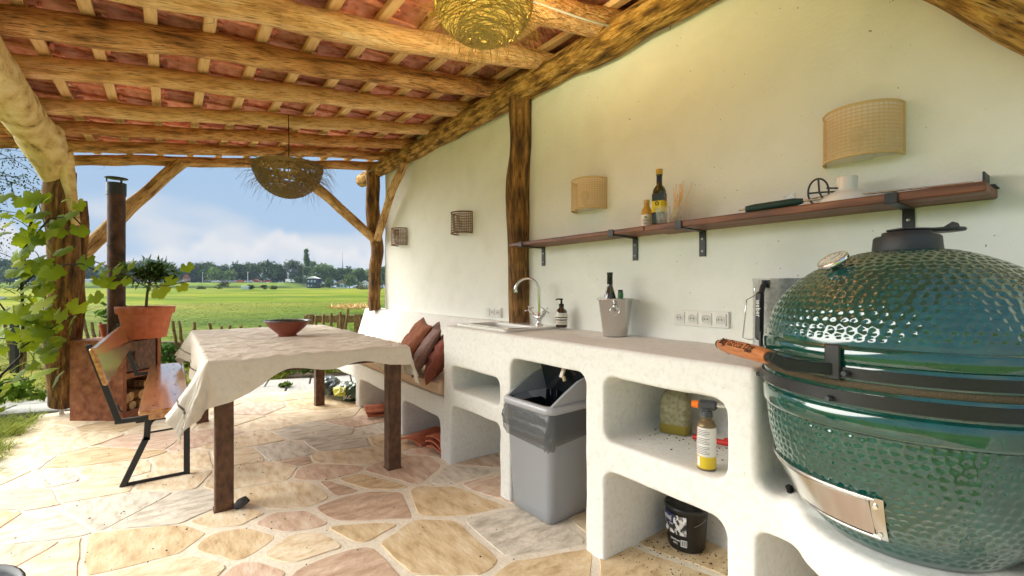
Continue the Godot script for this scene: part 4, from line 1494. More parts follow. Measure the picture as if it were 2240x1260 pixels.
func garden():
	var r := RandomNumberGenerator.new()
	r.seed = 44
	mats.vine = []
	for c in [Color(0.13, 0.19, 0.008), Color(0.085, 0.14, 0.008), Color(0.20, 0.23, 0.012), Color(0.05, 0.09, 0.006), Color(0.27, 0.24, 0.02)]:
		mats.vine.append(mat(c.linear_to_srgb(), 0.7, {"spec": 0.25, "back": Color(0.55, 0.6, 0.12), "nrm": nrm(120, 0.05, 3.0, 256), "ns": 0.4, "tri": Vector3(6, 6, 6)}))
	mats.stem = mat(S(92, 78, 36), 0.85)
	mats.stem_dark = mat(S(44, 34, 24), 0.9)
	var lv := []
	for v in 4:
		lv.append(vine_leaf(v))
	var axis0 := Vector3(-0.835, 0.1, -6.148)
	var axis1 := Vector3(-0.72, 2.3, -5.33)
	var vine = thing("grape_vine", "green grape vine climbing the log post at the patio corner", "vine", Vector3(-1.05, 0, -5.95))
	var off := Vector3(1.05, 0, 5.95)
	var sb := MB.new()
	# main stems
	var main := [[-0.42, 0.0, 0.30], [-0.40, 0.25, 0.26], [-0.28, 0.45, 0.26], [-0.12, 0.62, 0.24], [-0.14, 0.95, 0.2], [-0.17, 1.3, 0.18], [-0.12, 1.7, 0.16], [-0.05, 2.0, 0.14]]
	var mp := []
	for k in main:
		mp.append(axis0.lerp(axis1, k[1] / 2.2) * Vector3(1, 0, 1) + Vector3(0, k[1], 0) + ACROSS * k[0] + NEARER * k[2] + off)
	sb.tube(mp, 0.011, 7)
	for k in [[0, [-0.42, 0.02], [-0.50, 0.2], [-0.52, 0.42]], [1, [-0.38, 0.3], [-0.25, 0.38], [-0.02, 0.42]], [2, [-0.14, 0.9], [-0.28, 1.1], [-0.32, 1.35]], [3, [-0.12, 1.2], [0.1, 1.4], [0.42, 1.42], [0.55, 1.36]], [4, [-0.1, 0.7], [0.12, 0.85], [0.34, 0.98]], [5, [-0.1, 1.5], [0.15, 1.78], [0.34, 1.80], [0.42, 1.72]]]:
		var q := []
		for e in k.slice(1):
			q.append(axis0.lerp(axis1, e[1] / 2.2) * Vector3(1, 0, 1) + Vector3(0, e[1], 0) + ACROSS * e[0] + NEARER * 0.26 + off)
		sb.tube(q, 0.006, 5)
	part("stem", sb.mesh(), mats.stem_dark, vine)
	var sh := MB.new()
	for k in 26:
		var h := r.randf_range(0.5, 1.9)
		var s0 := r.randfn() * 0.08 - 0.08
		var q := []
		var s1 := s0 + r.randfn() * 0.16
		var h1 := h + r.randfn() * 0.16
		for i in 5:
			var f := i / 4.0
			var hh := lerpf(h, h1, f) + 0.03 * sin(f * PI)
			q.append(axis0.lerp(axis1, hh / 2.2) * Vector3(1, 0, 1) + Vector3(0, hh, 0) + ACROSS * lerpf(s0, s1, f) + NEARER * lerpf(0.17, 0.27, f) + off)
		sh.tube(q, [0.0045, 0.004, 0.0035, 0.003, 0.002], 5)
	part("shoot", sh.mesh(), mats.vine[2], vine)
	# leaves: [across, height, size] around the post, then filled in at random
	var L := []
	for e in [[-0.02, 1.42, 0.24], [0.16, 1.38, 0.2], [0.06, 1.12, 0.25], [-0.13, 1.24, 0.2], [-0.2, 1.38, 0.22], [-0.28, 1.52, 0.2], [-0.02, 0.86, 0.22], [-0.2, 1.02, 0.24], [-0.3, 1.2, 0.2], [-0.24, 0.84, 0.18], [0.0, 0.68, 0.22], [0.14, 0.5, 0.24], [0.2, 0.44, 0.2], [-0.05, 0.48, 0.18], [0.34, 1.46, 0.17], [0.40, 1.30, 0.16], [0.42, 1.16, 0.15], [0.24, 1.08, 0.17], [0.30, 0.96, 0.14], [-0.32, 1.02, 0.17], [-0.34, 0.86, 0.16], [0.08, 1.7, 0.2], [-0.02, 1.82, 0.19], [-0.1, 1.94, 0.2], [0.3, 1.82, 0.13], [0.38, 1.7, 0.15], [0.12, 1.55, 0.18], [-0.06, 1.62, 0.22], [0.46, 1.42, 0.15], [0.0, 1.0, 0.16],
		[-0.5, 0.42, 0.2], [-0.58, 0.34, 0.18], [-0.42, 0.36, 0.18], [-0.4, 0.5, 0.16], [-0.66, 0.45, 0.16], [-0.36, 0.7, 0.13], [-0.52, 0.24, 0.15], [-0.3, 0.3, 0.14]]:
		L.append(e)
	for k in 70:
		L.append([r.randfn() * 0.13 - 0.04, r.randf_range(0.55, 2.02), r.randf_range(0.09, 0.19)])
	for k in 10:
		L.append([r.randf_range(-0.7, -0.3), r.randf_range(0.1, 0.5), r.randf_range(0.09, 0.15)])
	for e in L:
		var p = axis0.lerp(axis1, e[1] / 2.2) * Vector3(1, 0, 1) + Vector3(0, e[1], 0) + ACROSS * (e[0] + (0.09 if e[1] > 0.5 else 0.0)) + NEARER * r.randf_range(0.17, 0.34)
		var face := NEARER * 0.8 + Vector3(0, 0.75, 0) + ACROSS * r.randfn() * 0.5 + Vector3(r.randfn(), r.randfn(), r.randfn()) * 0.35
		var down := Vector3(0, -1, 0) + ACROSS * r.randfn() * 0.6
		var mi := r.randi() % 4
		if e[1] < 0.5 and e[0] < -0.25:
			mi = [2, 2, 4, 0][r.randi() % 4]
		part("leaf", lv[r.randi() % 4], mats.vine[mi], vine, Transform3D(leaf_basis(face, down, e[2] * 0.8), p + off))
	# tendril that reaches across the flue to the pot
	var far := [[0.50, 1.36, 0.17], [0.58, 1.28, 0.15], [0.70, 1.30, 0.12], [0.74, 1.44, 0.13], [0.98, 1.22, 0.2], [1.10, 1.30, 0.12], [1.17, 1.24, 0.12], [1.22, 1.42, 0.13], [0.62, 1.40, 0.15]]
	for e in far:
		var p = Vector3(-0.80, e[1], -5.72) + ACROSS * e[0] + NEARER * 0.1
		part("leaf", lv[r.randi() % 4], mats.vine[r.randi() % 3], vine, Transform3D(leaf_basis(NEARER + Vector3(0, 0.6, 0) + ACROSS * r.randfn() * 0.5, Vector3(0, -1, 0) + ACROSS * r.randfn() * 0.5, e[2] * 0.8), p + off))
	var tb := MB.new()
	var tp := []
	for e in [[0.3, 1.5], [0.5, 1.42], [0.66, 1.36], [0.85, 1.24], [1.05, 1.24], [1.25, 1.28]]:
		tp.append(Vector3(-0.80, e[1], -5.72) + ACROSS * e[0] + NEARER * 0.1 + off)
	tb.tube(tp, 0.005, 5)
	part("tendril", tb.mesh(), mats.stem, vine)
	# birch: stands left of the view, its twigs hang into it
	var bc := Vector3(0, 0, 0) - NEARER * 9.0 + ACROSS * -11.4
	var birch = thing("birch_tree", "birch with small leaves on thin hanging twigs at the left edge", "tree", Vector3(bc.x, gh(bc.x, bc.z), bc.z))
	var wb := MB.new()
	wb.tube([Vector3(0, 0, 0), Vector3(0.1, 2.0, 0), Vector3(0.05, 4.5, 0.1)], [0.12, 0.09, 0.05], 10)
	var lp := PackedVector3Array()
	var ln := PackedVector3Array()
	var lc := PackedColorArray()
	for k in 26:
		var h0 := r.randf_range(1.9, 4.0)
		var tip := ACROSS * r.randf_range(0.5, 2.15) + NEARER * r.randf_range(-0.7, 0.7) + Vector3(0, h0 + r.randf_range(-0.7, 0.45), 0)
		var mid := ACROSS * tip.dot(ACROSS) * 0.55 + Vector3(0, h0 + 0.3, 0)
		var q := []
		for i in 9:
			var t := i / 8.0
			q.append(Vector3(0.08, h0, 0).lerp(mid, t).lerp(mid.lerp(tip, t), t))
		wb.tube(q, [0.016, 0.012, 0.010, 0.009, 0.008, 0.007, 0.006, 0.005, 0.003], 5)
		for i in 120:
			var t := 0.25 + 0.75 * r.randf()
			var p: Vector3 = q[mini(8, int(t * 8.99))] + Vector3(r.randfn(), r.randfn() * 1.3 - 0.5, r.randfn()) * 0.11
			var d := Vector3(r.randfn(), r.randfn() - 0.7, r.randfn()).normalized()
			var s := d.cross(Vector3(r.randfn(), r.randfn(), r.randfn())).normalized() * r.randf_range(0.012, 0.021)
			var l := r.randf_range(0.04, 0.065)
			var nn := d.cross(s).normalized()
			var c := Color(0.05, 0.075, 0.02) * r.randf_range(0.6, 1.5)
			for e in [p, p + d * l * 0.5 + s, p + d * l, p, p + d * l, p + d * l * 0.5 - s]:
				lp.append(e)
				ln.append(nn)
				lc.append(Color(c.r, c.g, c.b))
	part("branch", wb.mesh(), mats.stem_dark, birch)
	var A := []
	A.resize(Mesh.ARRAY_MAX)
	A[Mesh.ARRAY_VERTEX] = lp
	A[Mesh.ARRAY_NORMAL] = ln
	A[Mesh.ARRAY_COLOR] = lc
	var am := ArrayMesh.new()
	am.add_surface_from_arrays(Mesh.PRIMITIVE_TRIANGLES, A)
	part("crown", am, mats.foliage, birch)
	# chestnut paling fence: every pale a part, wires between
	var fence = thing("paling_fence", "rustic fence of crooked chestnut pales and wire between garden and meadow", "fence", Vector3(0, 0, -8.9))
	var fo := Vector3(0, 0, 8.9)
	var pal := [[-2.20, -10.41, 0.74, 0.12], [-2.03, -10.30, 0.68, 0.1], [-1.80, -10.15, 0.76, 0.0], [-1.71, -10.09, 0.69, -0.2], [-1.45, -9.92, 0.70, 0.0], [-1.28, -9.80, 0.68, -0.15], [-1.07, -9.66, 0.73, 0.2], [-0.97, -9.60, 0.69, 0.2], [-0.87, -9.53, 0.69, 0.05], [-0.77, -9.47, 0.59, 0.1],
		[-0.55, -9.32, 0.66, -0.05], [-0.35, -9.19, 0.64, 0.1], [-0.15, -9.06, 0.68, 0.05], [0.04, -8.93, 0.70, 0.12], [0.12, -8.88, 0.70, 0.2], [0.31, -8.76, 0.68, 0.1], [0.51, -8.62, 0.67, 0.0], [0.65, -8.53, 0.62, 0.0], [0.76, -8.45, 0.63, 0.0], [0.90, -8.36, 0.62, 0.0], [1.14, -8.20, 0.63, 0.0], [1.40, -8.03, 0.66, 0.03], [1.69, -7.84, 0.73, 0.0], [1.78, -7.78, 0.77, 0.0], [1.88, -7.72, 0.78, 0.0], [1.97, -7.65, 0.80, 0.0], [2.07, -7.59, 0.82, 0.0], [2.19, -7.51, 0.84, 0.0], [2.29, -7.44, 0.89, -0.12]]
	var dir := Vector3(3.93, 0, 2.6).normalized()
	var fr := RandomNumberGenerator.new()
	fr.seed = 8
	for e in pal:
		var top := Vector3(e[0], e[2], e[1])
		var foot = Vector3(e[0], -0.08, e[1]) + dir * e[3]
		var q := []
		var rd := []
		var bow := Vector3(fr.randfn(), 0, fr.randfn()) * 0.012
		for i in 7:
			var t := i / 6.0
			q.append(foot.lerp(top, t) + bow * sin(t * PI) + Vector3(fr.randfn(), 0, fr.randfn()) * 0.004 + fo)
			rd.append(lerpf(0.028, 0.021, t) * fr.randf_range(0.9, 1.1))
		var mb := MB.new()
		mb.tube(q, rd, 8)
		part("pale", mb.mesh(), mats.fence, fence)
	for y in [0.22, 0.28, 0.50, 0.54]:
		var mb := MB.new()
		var q := []
		for i in 61:
			var p := Vector3(-2.25, 0, -10.44).lerp(Vector3(2.35, 0, -7.40), i / 60.0)
			q.append(p + Vector3(0, y + 0.012 * sin(i * 1.9) + 0.01 * sin(i * 0.7), 0) + NEARER * 0.022 * sin(i * PI * 0.5) + fo)
		mb.tube(q, 0.003, 4)
		part("wire", mb.mesh(), mats.wire, fence)
	# black post in the fence
	var bp := MB.new()
	bp.box(Vector3(0, 0.32, 0), Vector3(0.10, 0.84, 0.06), 0.008)
	bp.box(Vector3(-0.09, 0.47, 0.0), Vector3(0.28, 0.02, 0.02), 0.004)
	solo("black_post", bp.mesh(), mats.black, "black square post standing in the paling fence at the left", "post", "", Transform3D(yturn(-36), Vector3(-1.86, 0, -9.95)))
	# weathered gate at the wall end
	var gate = thing("field_gate", "weathered wooden gate with a top rail beside the built-in bench", "gate", Vector3(2.3, 0, -7.75), Basis(Vector3.UP, atan2(-0.62, 0.9)))
	var gb := MB.new()
	gb.box(Vector3(0.12, 0.71, 0), Vector3(1.5, 0.12, 0.05), 0.006)
	part("rail", gb.mesh(), mats.fence, gate)
	gb = MB.new()
	gb.box(Vector3(0.12, 0.2, 0), Vector3(1.5, 0.10, 0.05), 0.006)
	part("rail", gb.mesh(), mats.fence, gate)
	for x in [-0.52, -0.02, 0.26, 0.72]:
		var q := MB.new()
		q.box(Vector3(x, 0.36, 0.045), Vector3(0.12 if x > -0.3 else 0.11, 0.86, 0.03), 0.005)
		part("board", q.mesh(), mats.fence, gate)
	# low wall of old sleepers behind the pales
	var sl = thing("sleeper_wall", "low dark wall of stacked old timber boards behind the fence", "wall", Vector3(0.4, 0, -9.15), Basis(Vector3.UP, atan2(-2.6, 3.93)))
	for i in 3:
		var q := MB.new()
		q.box(Vector3(0.1, 0.02 + i * 0.128, fr.randf_range(-0.01, 0.01)), Vector3(2.7, 0.124, 0.12), 0.012)
		part("plank", q.mesh(), mats.sleeper, sl)
	# weeds
	var ws := [["dark leafy weed growing between fence and stove", Vector3(-0.02, 0, -8.55), 0.5, 0.42, Color(0.05, 0.11, 0.02)],
		["low green weed behind the table near the sleeper wall", Vector3(0.75, 0, -7.6), 0.8, 0.2, Color(0.09, 0.17, 0.025)],
		["bushy weed seen under the table's far edge", Vector3(1.15, 0, -7.2), 0.7, 0.26, Color(0.10, 0.18, 0.03)],
		["bushy weed beside the far right table leg", Vector3(1.55, 0, -6.95), 0.6, 0.3, Color(0.09, 0.17, 0.03)],
		["leafy weed in the earth strip behind the bench's end", Vector3(1.9, 0, -6.8), 0.5, 0.26, Color(0.10, 0.17, 0.03)],
		["tiny weed in a joint of the grey path", Vector3(0.75, 0.0, -6.42), 0.18, 0.08, Color(0.10, 0.18, 0.03)],
		["tiny weed at the edge of path and flagstones", Vector3(1.15, 0.0, -6.18), 0.16, 0.08, Color(0.11, 0.18, 0.03)],
		["low leafy plant at the foot of the vine post", Vector3(-1.25, 0, -6.5), 0.6, 0.35, Color(0.13, 0.22, 0.03)],
		["bright leafy plant left of the vine post", Vector3(-1.75, 0, -6.7), 0.7, 0.42, Color(0.16, 0.24, 0.03)]]
	var k := 500
	for w in ws:
		k += 1
		solo("weed", leaf_cloud(k, w[2], w[3], 260, clampf(w[2] * 0.08, 0.02, 0.05), w[4], 7, 0, 0.0), mats.foliage, w[0], "weed", "", Transform3D(Basis(), w[1]))

# ---------------------------------------------------------------- table, cloth, bench
func table_and_bench():
	var t = thing("dining_table", "long dining table on rusty square steel legs under a linen cloth", "table", Vector3(0.73, 0, -4.0))
	var corner := [Vector3(-0.49, 0, 1.02), Vector3(0.482, 0, 1.03), Vector3(0.52, 0, -1.02), Vector3(-0.49, 0, -1.02)]
	for c in corner:
		var mb := MB.new()
		mb.box(c + Vector3(0, 0.39, 0), Vector3(0.088, 0.782, 0.088), 0.006)
		mb.box(c + Vector3(0, 0.003, 0), Vector3(0.1, 0.006, 0.1), 0.002)
		part("leg", mb.mesh(), mats.rust_dark, t)
	for e in [[Vector3(0, 0.755, 1.02), Vector3(0.88, 0.05, 0.05)], [Vector3(0, 0.755, -1.02), Vector3(0.88, 0.05, 0.05)], [Vector3(-0.49, 0.755, 0), Vector3(0.05, 0.05, 1.94)], [Vector3(0.5, 0.755, 0), Vector3(0.05, 0.05, 1.94)]]:
		var mb := MB.new()
		mb.box(e[0], e[1], 0.004)
		part("frame_bar", mb.mesh(), mats.rust_dark, t)
	var top := MB.new()
	top.box(Vector3(0, 0.80, 0), Vector3(1.10, 0.036, 2.14), 0.008)
	part("tabletop", top.mesh(), mats.pine, t)
	# linen cloth
	var nu := 130
	var nv := 260
	var P := PackedVector3Array()
	var n1 = noise(601, 1.0, 4)
	var n2 = noise(602, 1.0, 3)
	var x0 := 0.165
	var x1 := 1.295
	var z0 := -2.915
	var z1 := -5.085
	var stripe_u := []
	for j in nv:
		for i in nu:
			var u := i / (nu - 1.0)
			var v := j / (nv - 1.0)
			# overhang along each side
			var zz := lerpf(z0, z1, clampf((v - 0.1) / 0.8, 0, 1))
			var ol := 0.27 + 0.02 * sin(zz * 4.0) + 0.05 * smoothstep(-3.5, -2.95, zz)
			var rr := 0.24 + 0.03 * sin(zz * 5.0)
			var on := 0.10 + 0.17 * smoothstep(0.42, 0.16, u) + 0.09 * smoothstep(0.72, 1.0, u) + 0.015 * sin(u * 26.0)
			var of := 0.24 + 0.02 * sin(u * 11.0)
			var ex := 0.0
			var ez := 0.0
			var x := 0.0
			var z := 0.0
			if u < 0.18:
				x = x0
				ex = -(0.18 - u) / 0.18 * ol
			elif u > 0.86:
				x = x1
				ex = (u - 0.86) / 0.14 * rr
			else:
				x = lerpf(x0, x1, (u - 0.18) / 0.68)
			if v < 0.1:
				z = z0
				ez = (0.1 - v) / 0.1 * on
			elif v > 0.9:
				z = z1
				ez = -(v - 0.9) / 0.1 * of
			else:
				z = lerpf(z0, z1, (v - 0.1) / 0.8)
			var y := 0.829
			var e := Vector2(ex, ez).length()
			var p := Vector3(x, y, z)
			if e > 0.0:
				var d := Vector2(ex, ez) / e
				# the corners swing out, the long side hangs close to the table
				var near := smoothstep(-3.45, -2.95, z)
				var back := smoothstep(-4.75, -5.08, z)
				var flare := 0.05 + maxf(0.0, -d.x) * (0.40 * near + 0.40 * back) + 0.10 * maxf(0.0, d.y) + 0.10 * maxf(0.0, d.x)
				var along := x * 5.0 * absf(d.y) + z * 5.0 * absf(d.x) + atan2(d.y, d.x) * 1.2
				flare += 0.07 * sin(along + 1.3 * n1.get_noise_2d(x * 2.0, z * 2.0)) * smoothstep(0.04, 0.25, e) + 0.05 * n1.get_noise_2d(along * 0.9, 5.0)
				flare = clampf(flare, 0.02, 0.75)
				var k := 0.022
				var bend := minf(e, k)
				p.x += d.x * (bend * 0.75 + maxf(0.0, e - k) * flare)
				p.z += d.y * (bend * 0.75 + maxf(0.0, e - k) * flare)
				p.y -= bend * bend / k * 0.55 + maxf(0.0, e - k) * sqrt(1.0 - flare * flare)
			# wrinkles that run across the table
			var wr: float = 0.010 * n2.get_noise_2d(p.x * 4.0 - p.z * 2.0, p.z * 17.0) + 0.005 * n1.get_noise_2d(p.x * 3.0 + p.z * 2.0, p.z * 6.0) + 0.009 * (0.5 - absf(n2.get_noise_2d(p.x * 3.0 + p.z * 2.0 + 20.0, p.z * 11.0)))
			if e < 0.01:
				p.y += maxf(wr, -0.005)
			else:
				p.y += wr * 0.5
				p += Vector3(n1.get_noise_3dv(p * 6.0), 0, n2.get_noise_3dv(p * 6.0)) * 0.012 * smoothstep(0.02, 0.2, e)
			P.append(p)
	var cloth = solo("tablecloth", grid_mesh(P, nu, nv), mats.linen, "crumpled natural linen cloth draped over the long table", "tablecloth")
	# the two woven stripes near its left border
	var st := PackedVector3Array()
	var iu := 6
	for j in range(2, nv - 2):
		for s in 2:
			var a: Vector3 = P[j * nu + iu + s]
			var b: Vector3 = P[j * nu + iu + s - 1]
			var c: Vector3 = P[(j + 1) * nu + iu + s]
			var nn := (b - a).cross(c - a).normalized()
			st.append(a + nn * 0.0022 * (1.0 if nn.x < 0.0 else -1.0) + (b - a) * 0.25 * s)
	part("woven_stripe", grid_mesh(st, 2, nv - 4), mats.stripe, cloth)
	# bowl
	var bowl := MB.new()
	bowl.lathe([Vector2(0, 0), Vector2(0.066, 0), Vector2(0.070, 0.004), Vector2(0.066, 0.018), Vector2(0.09, 0.036), Vector2(0.135, 0.078), Vector2(0.160, 0.114), Vector2(0.170, 0.121)], 48)
	var bo = thing("clay_bowl", "wide terracotta bowl with a dark glazed rim standing on the linen cloth", "bowl", Vector3(0.76, 0.832, -4.03))
	part("body", bowl.mesh(), mat(S(142, 66, 40), 0.45, {"tex": ntex(130, 0.02, [Color(0.8, 0.8, 0.8), Color(1, 1, 1)]), "tri": Vector3(4, 4, 4)}), bo)
	var rim := MB.new()
	rim.lathe([Vector2(0.170, 0.1212), Vector2(0.176, 0.125), Vector2(0.170, 0.129), Vector2(0.156, 0.121), Vector2(0.13, 0.084), Vector2(0.07, 0.04), Vector2(0, 0.03)], 48)
	part("glaze", rim.mesh(), mat(S(74, 66, 56), 0.2), bo)
	# picnic bench with a folding back
	var bench = thing("picnic_bench", "folding picnic bench with a backrest, varnished boards on black steel legs", "bench", Vector3(-0.02, 0, -4.45))
	var q := MB.new()
	q.box(Vector3(0, 0.487, 0), Vector3(0.255, 0.026, 2.04), 0.007)
	q.box(Vector3(0.02, 0.458, 0.985), Vector3(0.20, 0.034, 0.05), 0.004)
	q.box(Vector3(0.02, 0.458, -0.985), Vector3(0.20, 0.034, 0.05), 0.004)
	part("seat", q.mesh(), mats.pine, bench)
	var bk := Basis(Vector3(0, 0, 1), 0.28)
	q = MB.new()
	q.box(Vector3(-0.30, 0.775, 0), Vector3(0.026, 0.225, 2.0), 0.008, bk)
	part("backrest", q.mesh(), mats.pine, bench)
	for z in [0.78, -0.88]:
		var b := MB.new()
		# leg frame: straight front leg, rear leg kinked outwards, bars between
		b.box(Vector3(0.11, 0.225, z), Vector3(0.034, 0.45, 0.02), 0.003)
		for seg in [[Vector3(-0.085, 0.45, z), Vector3(-0.095, 0.27, z)], [Vector3(-0.095, 0.285, z), Vector3(-0.21, 0.004, z)]]:
			b.box((seg[0] + seg[1]) * 0.5, Vector3(0.034, seg[0].distance_to(seg[1]) + 0.01, 0.02), 0.003, Basis(Vector3(0, 0, 1), -atan2(seg[0].x - seg[1].x, seg[0].y - seg[1].y)))
		b.box(Vector3(-0.05, 0.012, z - 0.002), Vector3(0.30, 0.02, 0.012), 0.002)
		b.tube([Vector3(-0.095, 0.31, z), Vector3(0.11, 0.315, z)], 0.006, 6)
		b.box(Vector3(0.01, 0.43, z), Vector3(0.24, 0.02, 0.03), 0.003)
		part("leg", b.mesh(), mats.black, bench)
		var x := MB.new()
		var zi: float = z - signf(z) * 0.34
		for s in [1.0, -1.0]:
			var a := Vector3(0.10 * s, 0.36, z)
			var c := Vector3(-0.09 * s, 0.445, z - signf(z) * 0.2)
			x.tube([a, c], 0.011, 6)
		x.tube([Vector3(0.0, 0.445, zi), Vector3(0.1, 0.33, z)], 0.006, 6)
		x.tube([Vector3(0.0, 0.445, zi), Vector3(-0.09, 0.33, z)], 0.006, 6)
		part("brace", x.mesh(), mats.black, bench)
		var zs: float = z + signf(z) * 0.10
		var s := MB.new()
		var lo := Vector3(-0.22, 0.42, zs)
		var hi := Vector3(-0.355, 0.895, zs)
		s.box((lo + hi) * 0.5, Vector3(0.03, lo.distance_to(hi), 0.022), 0.003, Basis(Vector3(0, 0, 1), atan2(lo.x - hi.x, hi.y - lo.y)))
		s.box(Vector3(-0.14, 0.428, zs), Vector3(0.20, 0.026, 0.03), 0.003)
		s.tube([Vector3(-0.225, 0.53, zs + 0.02), Vector3(-0.215, 0.50, zs + 0.03), Vector3(-0.20, 0.485, zs + 0.03)], 0.006, 6)
		part("back_support", s.mesh(), mats.black, bench)
	for z in [0.9, 0.6, 0.2, -0.2, -0.6, -0.9]:
		for x in [-0.06, 0.05]:
			var bolts := MB.new()
			bolts.lathe([Vector2(0, 0), Vector2(0.008, 0), Vector2(0.007, 0.002), Vector2(0, 0.003)], 10, Vector3(x, 0.4995, z))
			part("bolt", bolts.mesh(), mats.black, bench)
	# a dark stone by the table leg
	var sb := MB.new()
	sb.tube([Vector3(0, 0.008, 0), Vector3(0.02, 0.03, 0.01), Vector3(0.045, 0.045, 0.02), Vector3(0.06, 0.03, 0.0)], [0.012, 0.026, 0.024, 0.01], 9, true, 0.4, noise(140, 20.0, 2))
	solo("dark_stone", sb.mesh(), mat(S(62, 62, 64), 0.8), "small dark stone lying against the table's near left leg", "stone", "", Transform3D(Basis(), Vector3(0.29, 0.005, -2.92)))

# ---------------------------------------------------------------- stove with flue, pots
func stove():
	var B := Basis(Vector3.UP, deg_to_rad(-36.83))
	# local axes: x across the view, -z away from it
	var at := Vector3(0, 0, 0) - NEARER * 4.40 + ACROSS * -3.80
	var t = thing("garden_stove", "rusty box shaped garden stove with a tall flue and a log store", "stove", at, B)
	var b := MB.new()
	var w := 0.245
	var h := 0.735
	# sheet sides, with an opening on the right hand face
	b.box(Vector3(0, h / 2, 0.215), Vector3(w * 2, h, 0.012), 0.003)
	b.box(Vector3(0, h / 2, -0.225), Vector3(w * 2, h, 0.012), 0.003)
	b.box(Vector3(-w, h / 2, 0), Vector3(0.012, h, 0.42), 0.003)
	b.box(Vector3(0, h, 0), Vector3(w * 2 + 0.012, 0.010, 0.45), 0.003)
	b.box(Vector3(0, 0.42, 0), Vector3(w * 2 - 0.02, 0.012, 0.42), 0.003)
	b.box(Vector3(0, 0.05, 0), Vector3(w * 2 - 0.02, 0.012, 0.42), 0.003)
	b.box(Vector3(w - 0.004, 0.04, 0), Vector3(0.012, 0.08, 0.42), 0.003)
	b.box(Vector3(w - 0.004, 0.40, 0), Vector3(0.012, 0.05, 0.42), 0.003)
	for z in [0.195, -0.205]:
		b.box(Vector3(w - 0.006, h / 2, z), Vector3(0.012, h - 0.01, 0.03), 0.003)
	part("body", b.mesh(), mats.rust, t)
	var d := MB.new()
	d.box(Vector3(w - 0.012, 0.58, 0), Vector3(0.012, 0.28, 0.34), 0.003)
	d.box(Vector3(w + 0.012, 0.58, 0.11), Vector3(0.03, 0.09, 0.016), 0.004)
	part("door", d.mesh(), mats.rust_dark, t)
	var rr := RandomNumberGenerator.new()
	rr.seed = 4
	for i in 9:
		var lg := MB.new()
		var z := -0.15 + (i % 4) * 0.095
		var y := 0.10 + (i / 4) * 0.085
		lg.tube([Vector3(-0.16, y, z), Vector3(0.16 + rr.randf() * 0.05, y, z)], 0.042 * rr.randf_range(0.85, 1.1), 9, true)
		part("firewood", lg.mesh(), mats.cut_wood if i % 2 else mats.log_dark, t)
	var f := MB.new()
	var fc := Vector3(-0.05, 0, -0.05)
	f.tube([fc + Vector3(0, h, 0), fc + Vector3(0, 2.20, 0)], 0.070, 28, false)
	f.tube([fc + Vector3(0, h, 0), fc + Vector3(0, h + 0.012, 0)], 0.095, 28)
	f.tube([fc + Vector3(0, 1.62, 0), fc + Vector3(0, 1.64, 0)], 0.0722, 28)
	part("flue", f.mesh(), mats.flue, t)
	f = MB.new()
	f.tube([fc + Vector3(0, 2.12, 0), fc + Vector3(0, 2.24, 0)], 0.077, 28, false)
	for a in 3:
		var o := Vector3(cos(a * TAU / 3 + 0.4), 0, sin(a * TAU / 3 + 0.4)) * 0.072
		f.tube([fc + o + Vector3(0, 2.22, 0), fc + o + Vector3(0, 2.29, 0)], 0.006, 6)
	f.lathe([Vector2(0, 2.286), Vector2(0.088, 2.284), Vector2(0.09, 2.29), Vector2(0, 2.304)], 28, fc)
	part("flue_cap", f.mesh(), mats.cast, t)
	# big terracotta pot with a bay tree
	var pp := Vector3(0, 0.741, 0) - NEARER * 4.42 + ACROSS * -3.54
	var pot = thing("terracotta_pot", "big terracotta pot with a thick rim standing on the rusty stove", "flower pot", pp)
	var pm := MB.new()
	pm.lathe([Vector2(0, 0), Vector2(0.155, 0), Vector2(0.162, 0.006), Vector2(0.206, 0.228), Vector2(0.208, 0.232)], 48)
	part("body", pm.mesh(), mats.clay, pot)
	pm = MB.new()
	pm.lathe([Vector2(0.208, 0.232), Vector2(0.226, 0.236), Vector2(0.234, 0.292), Vector2(0.231, 0.301), Vector2(0.212, 0.301), Vector2(0.206, 0.27), Vector2(0.20, 0.255)], 48)
	part("rim", pm.mesh(), mats.clay, pot)
	pm = MB.new()
	pm.lathe([Vector2(0.202, 0.262), Vector2(0.12, 0.268), Vector2(0, 0.266)], 30)
	part("soil", pm.mesh(), mats.soil, pot)
	var bay = thing("bay_tree", "small clipped bay tree with dark glossy leaves growing in the terracotta pot", "potted tree", pp + Vector3(0, 0.265, 0))
	var sm := MB.new()
	sm.tube([Vector3(0, -0.02, 0), Vector3(0.005, 0.08, 0), Vector3(0.012, 0.17, 0.0), Vector3(0.028, 0.25, 0), Vector3(0.03, 0.34, 0.0)], [0.014, 0.012, 0.011, 0.011, 0.008], 8)
	for i in 12:
		var a := i * 2.4
		sm.tube([Vector3(0.028, 0.24 + i * 0.006, 0), Vector3(0.03 + cos(a) * 0.12, 0.32 + 0.01 * (i % 4), sin(a) * 0.12)], [0.006, 0.003], 5)
	part("stem", sm.mesh(), mats.stem, bay)
	var lm := MB.new()
	lm.smooth(0)
	lm.quad(Vector3(0, 0, 0), Vector3(-0.13, 0.4, 0.05), Vector3(0, 0.45, 0), Vector3(0, 0.2, -0.01))
	lm.tri(Vector3(-0.13, 0.4, 0.05), Vector3(0, 1, -0.12), Vector3(0, 0.45, 0))
	lm.quad(Vector3(0, 0, 0), Vector3(0, 0.2, -0.01), Vector3(0, 0.45, 0), Vector3(0.13, 0.4, 0.05))
	lm.tri(Vector3(0.13, 0.4, 0.05), Vector3(0, 0.45, 0), Vector3(0, 1, -0.12))
	var leaf = lm.mesh()
	var bm := []
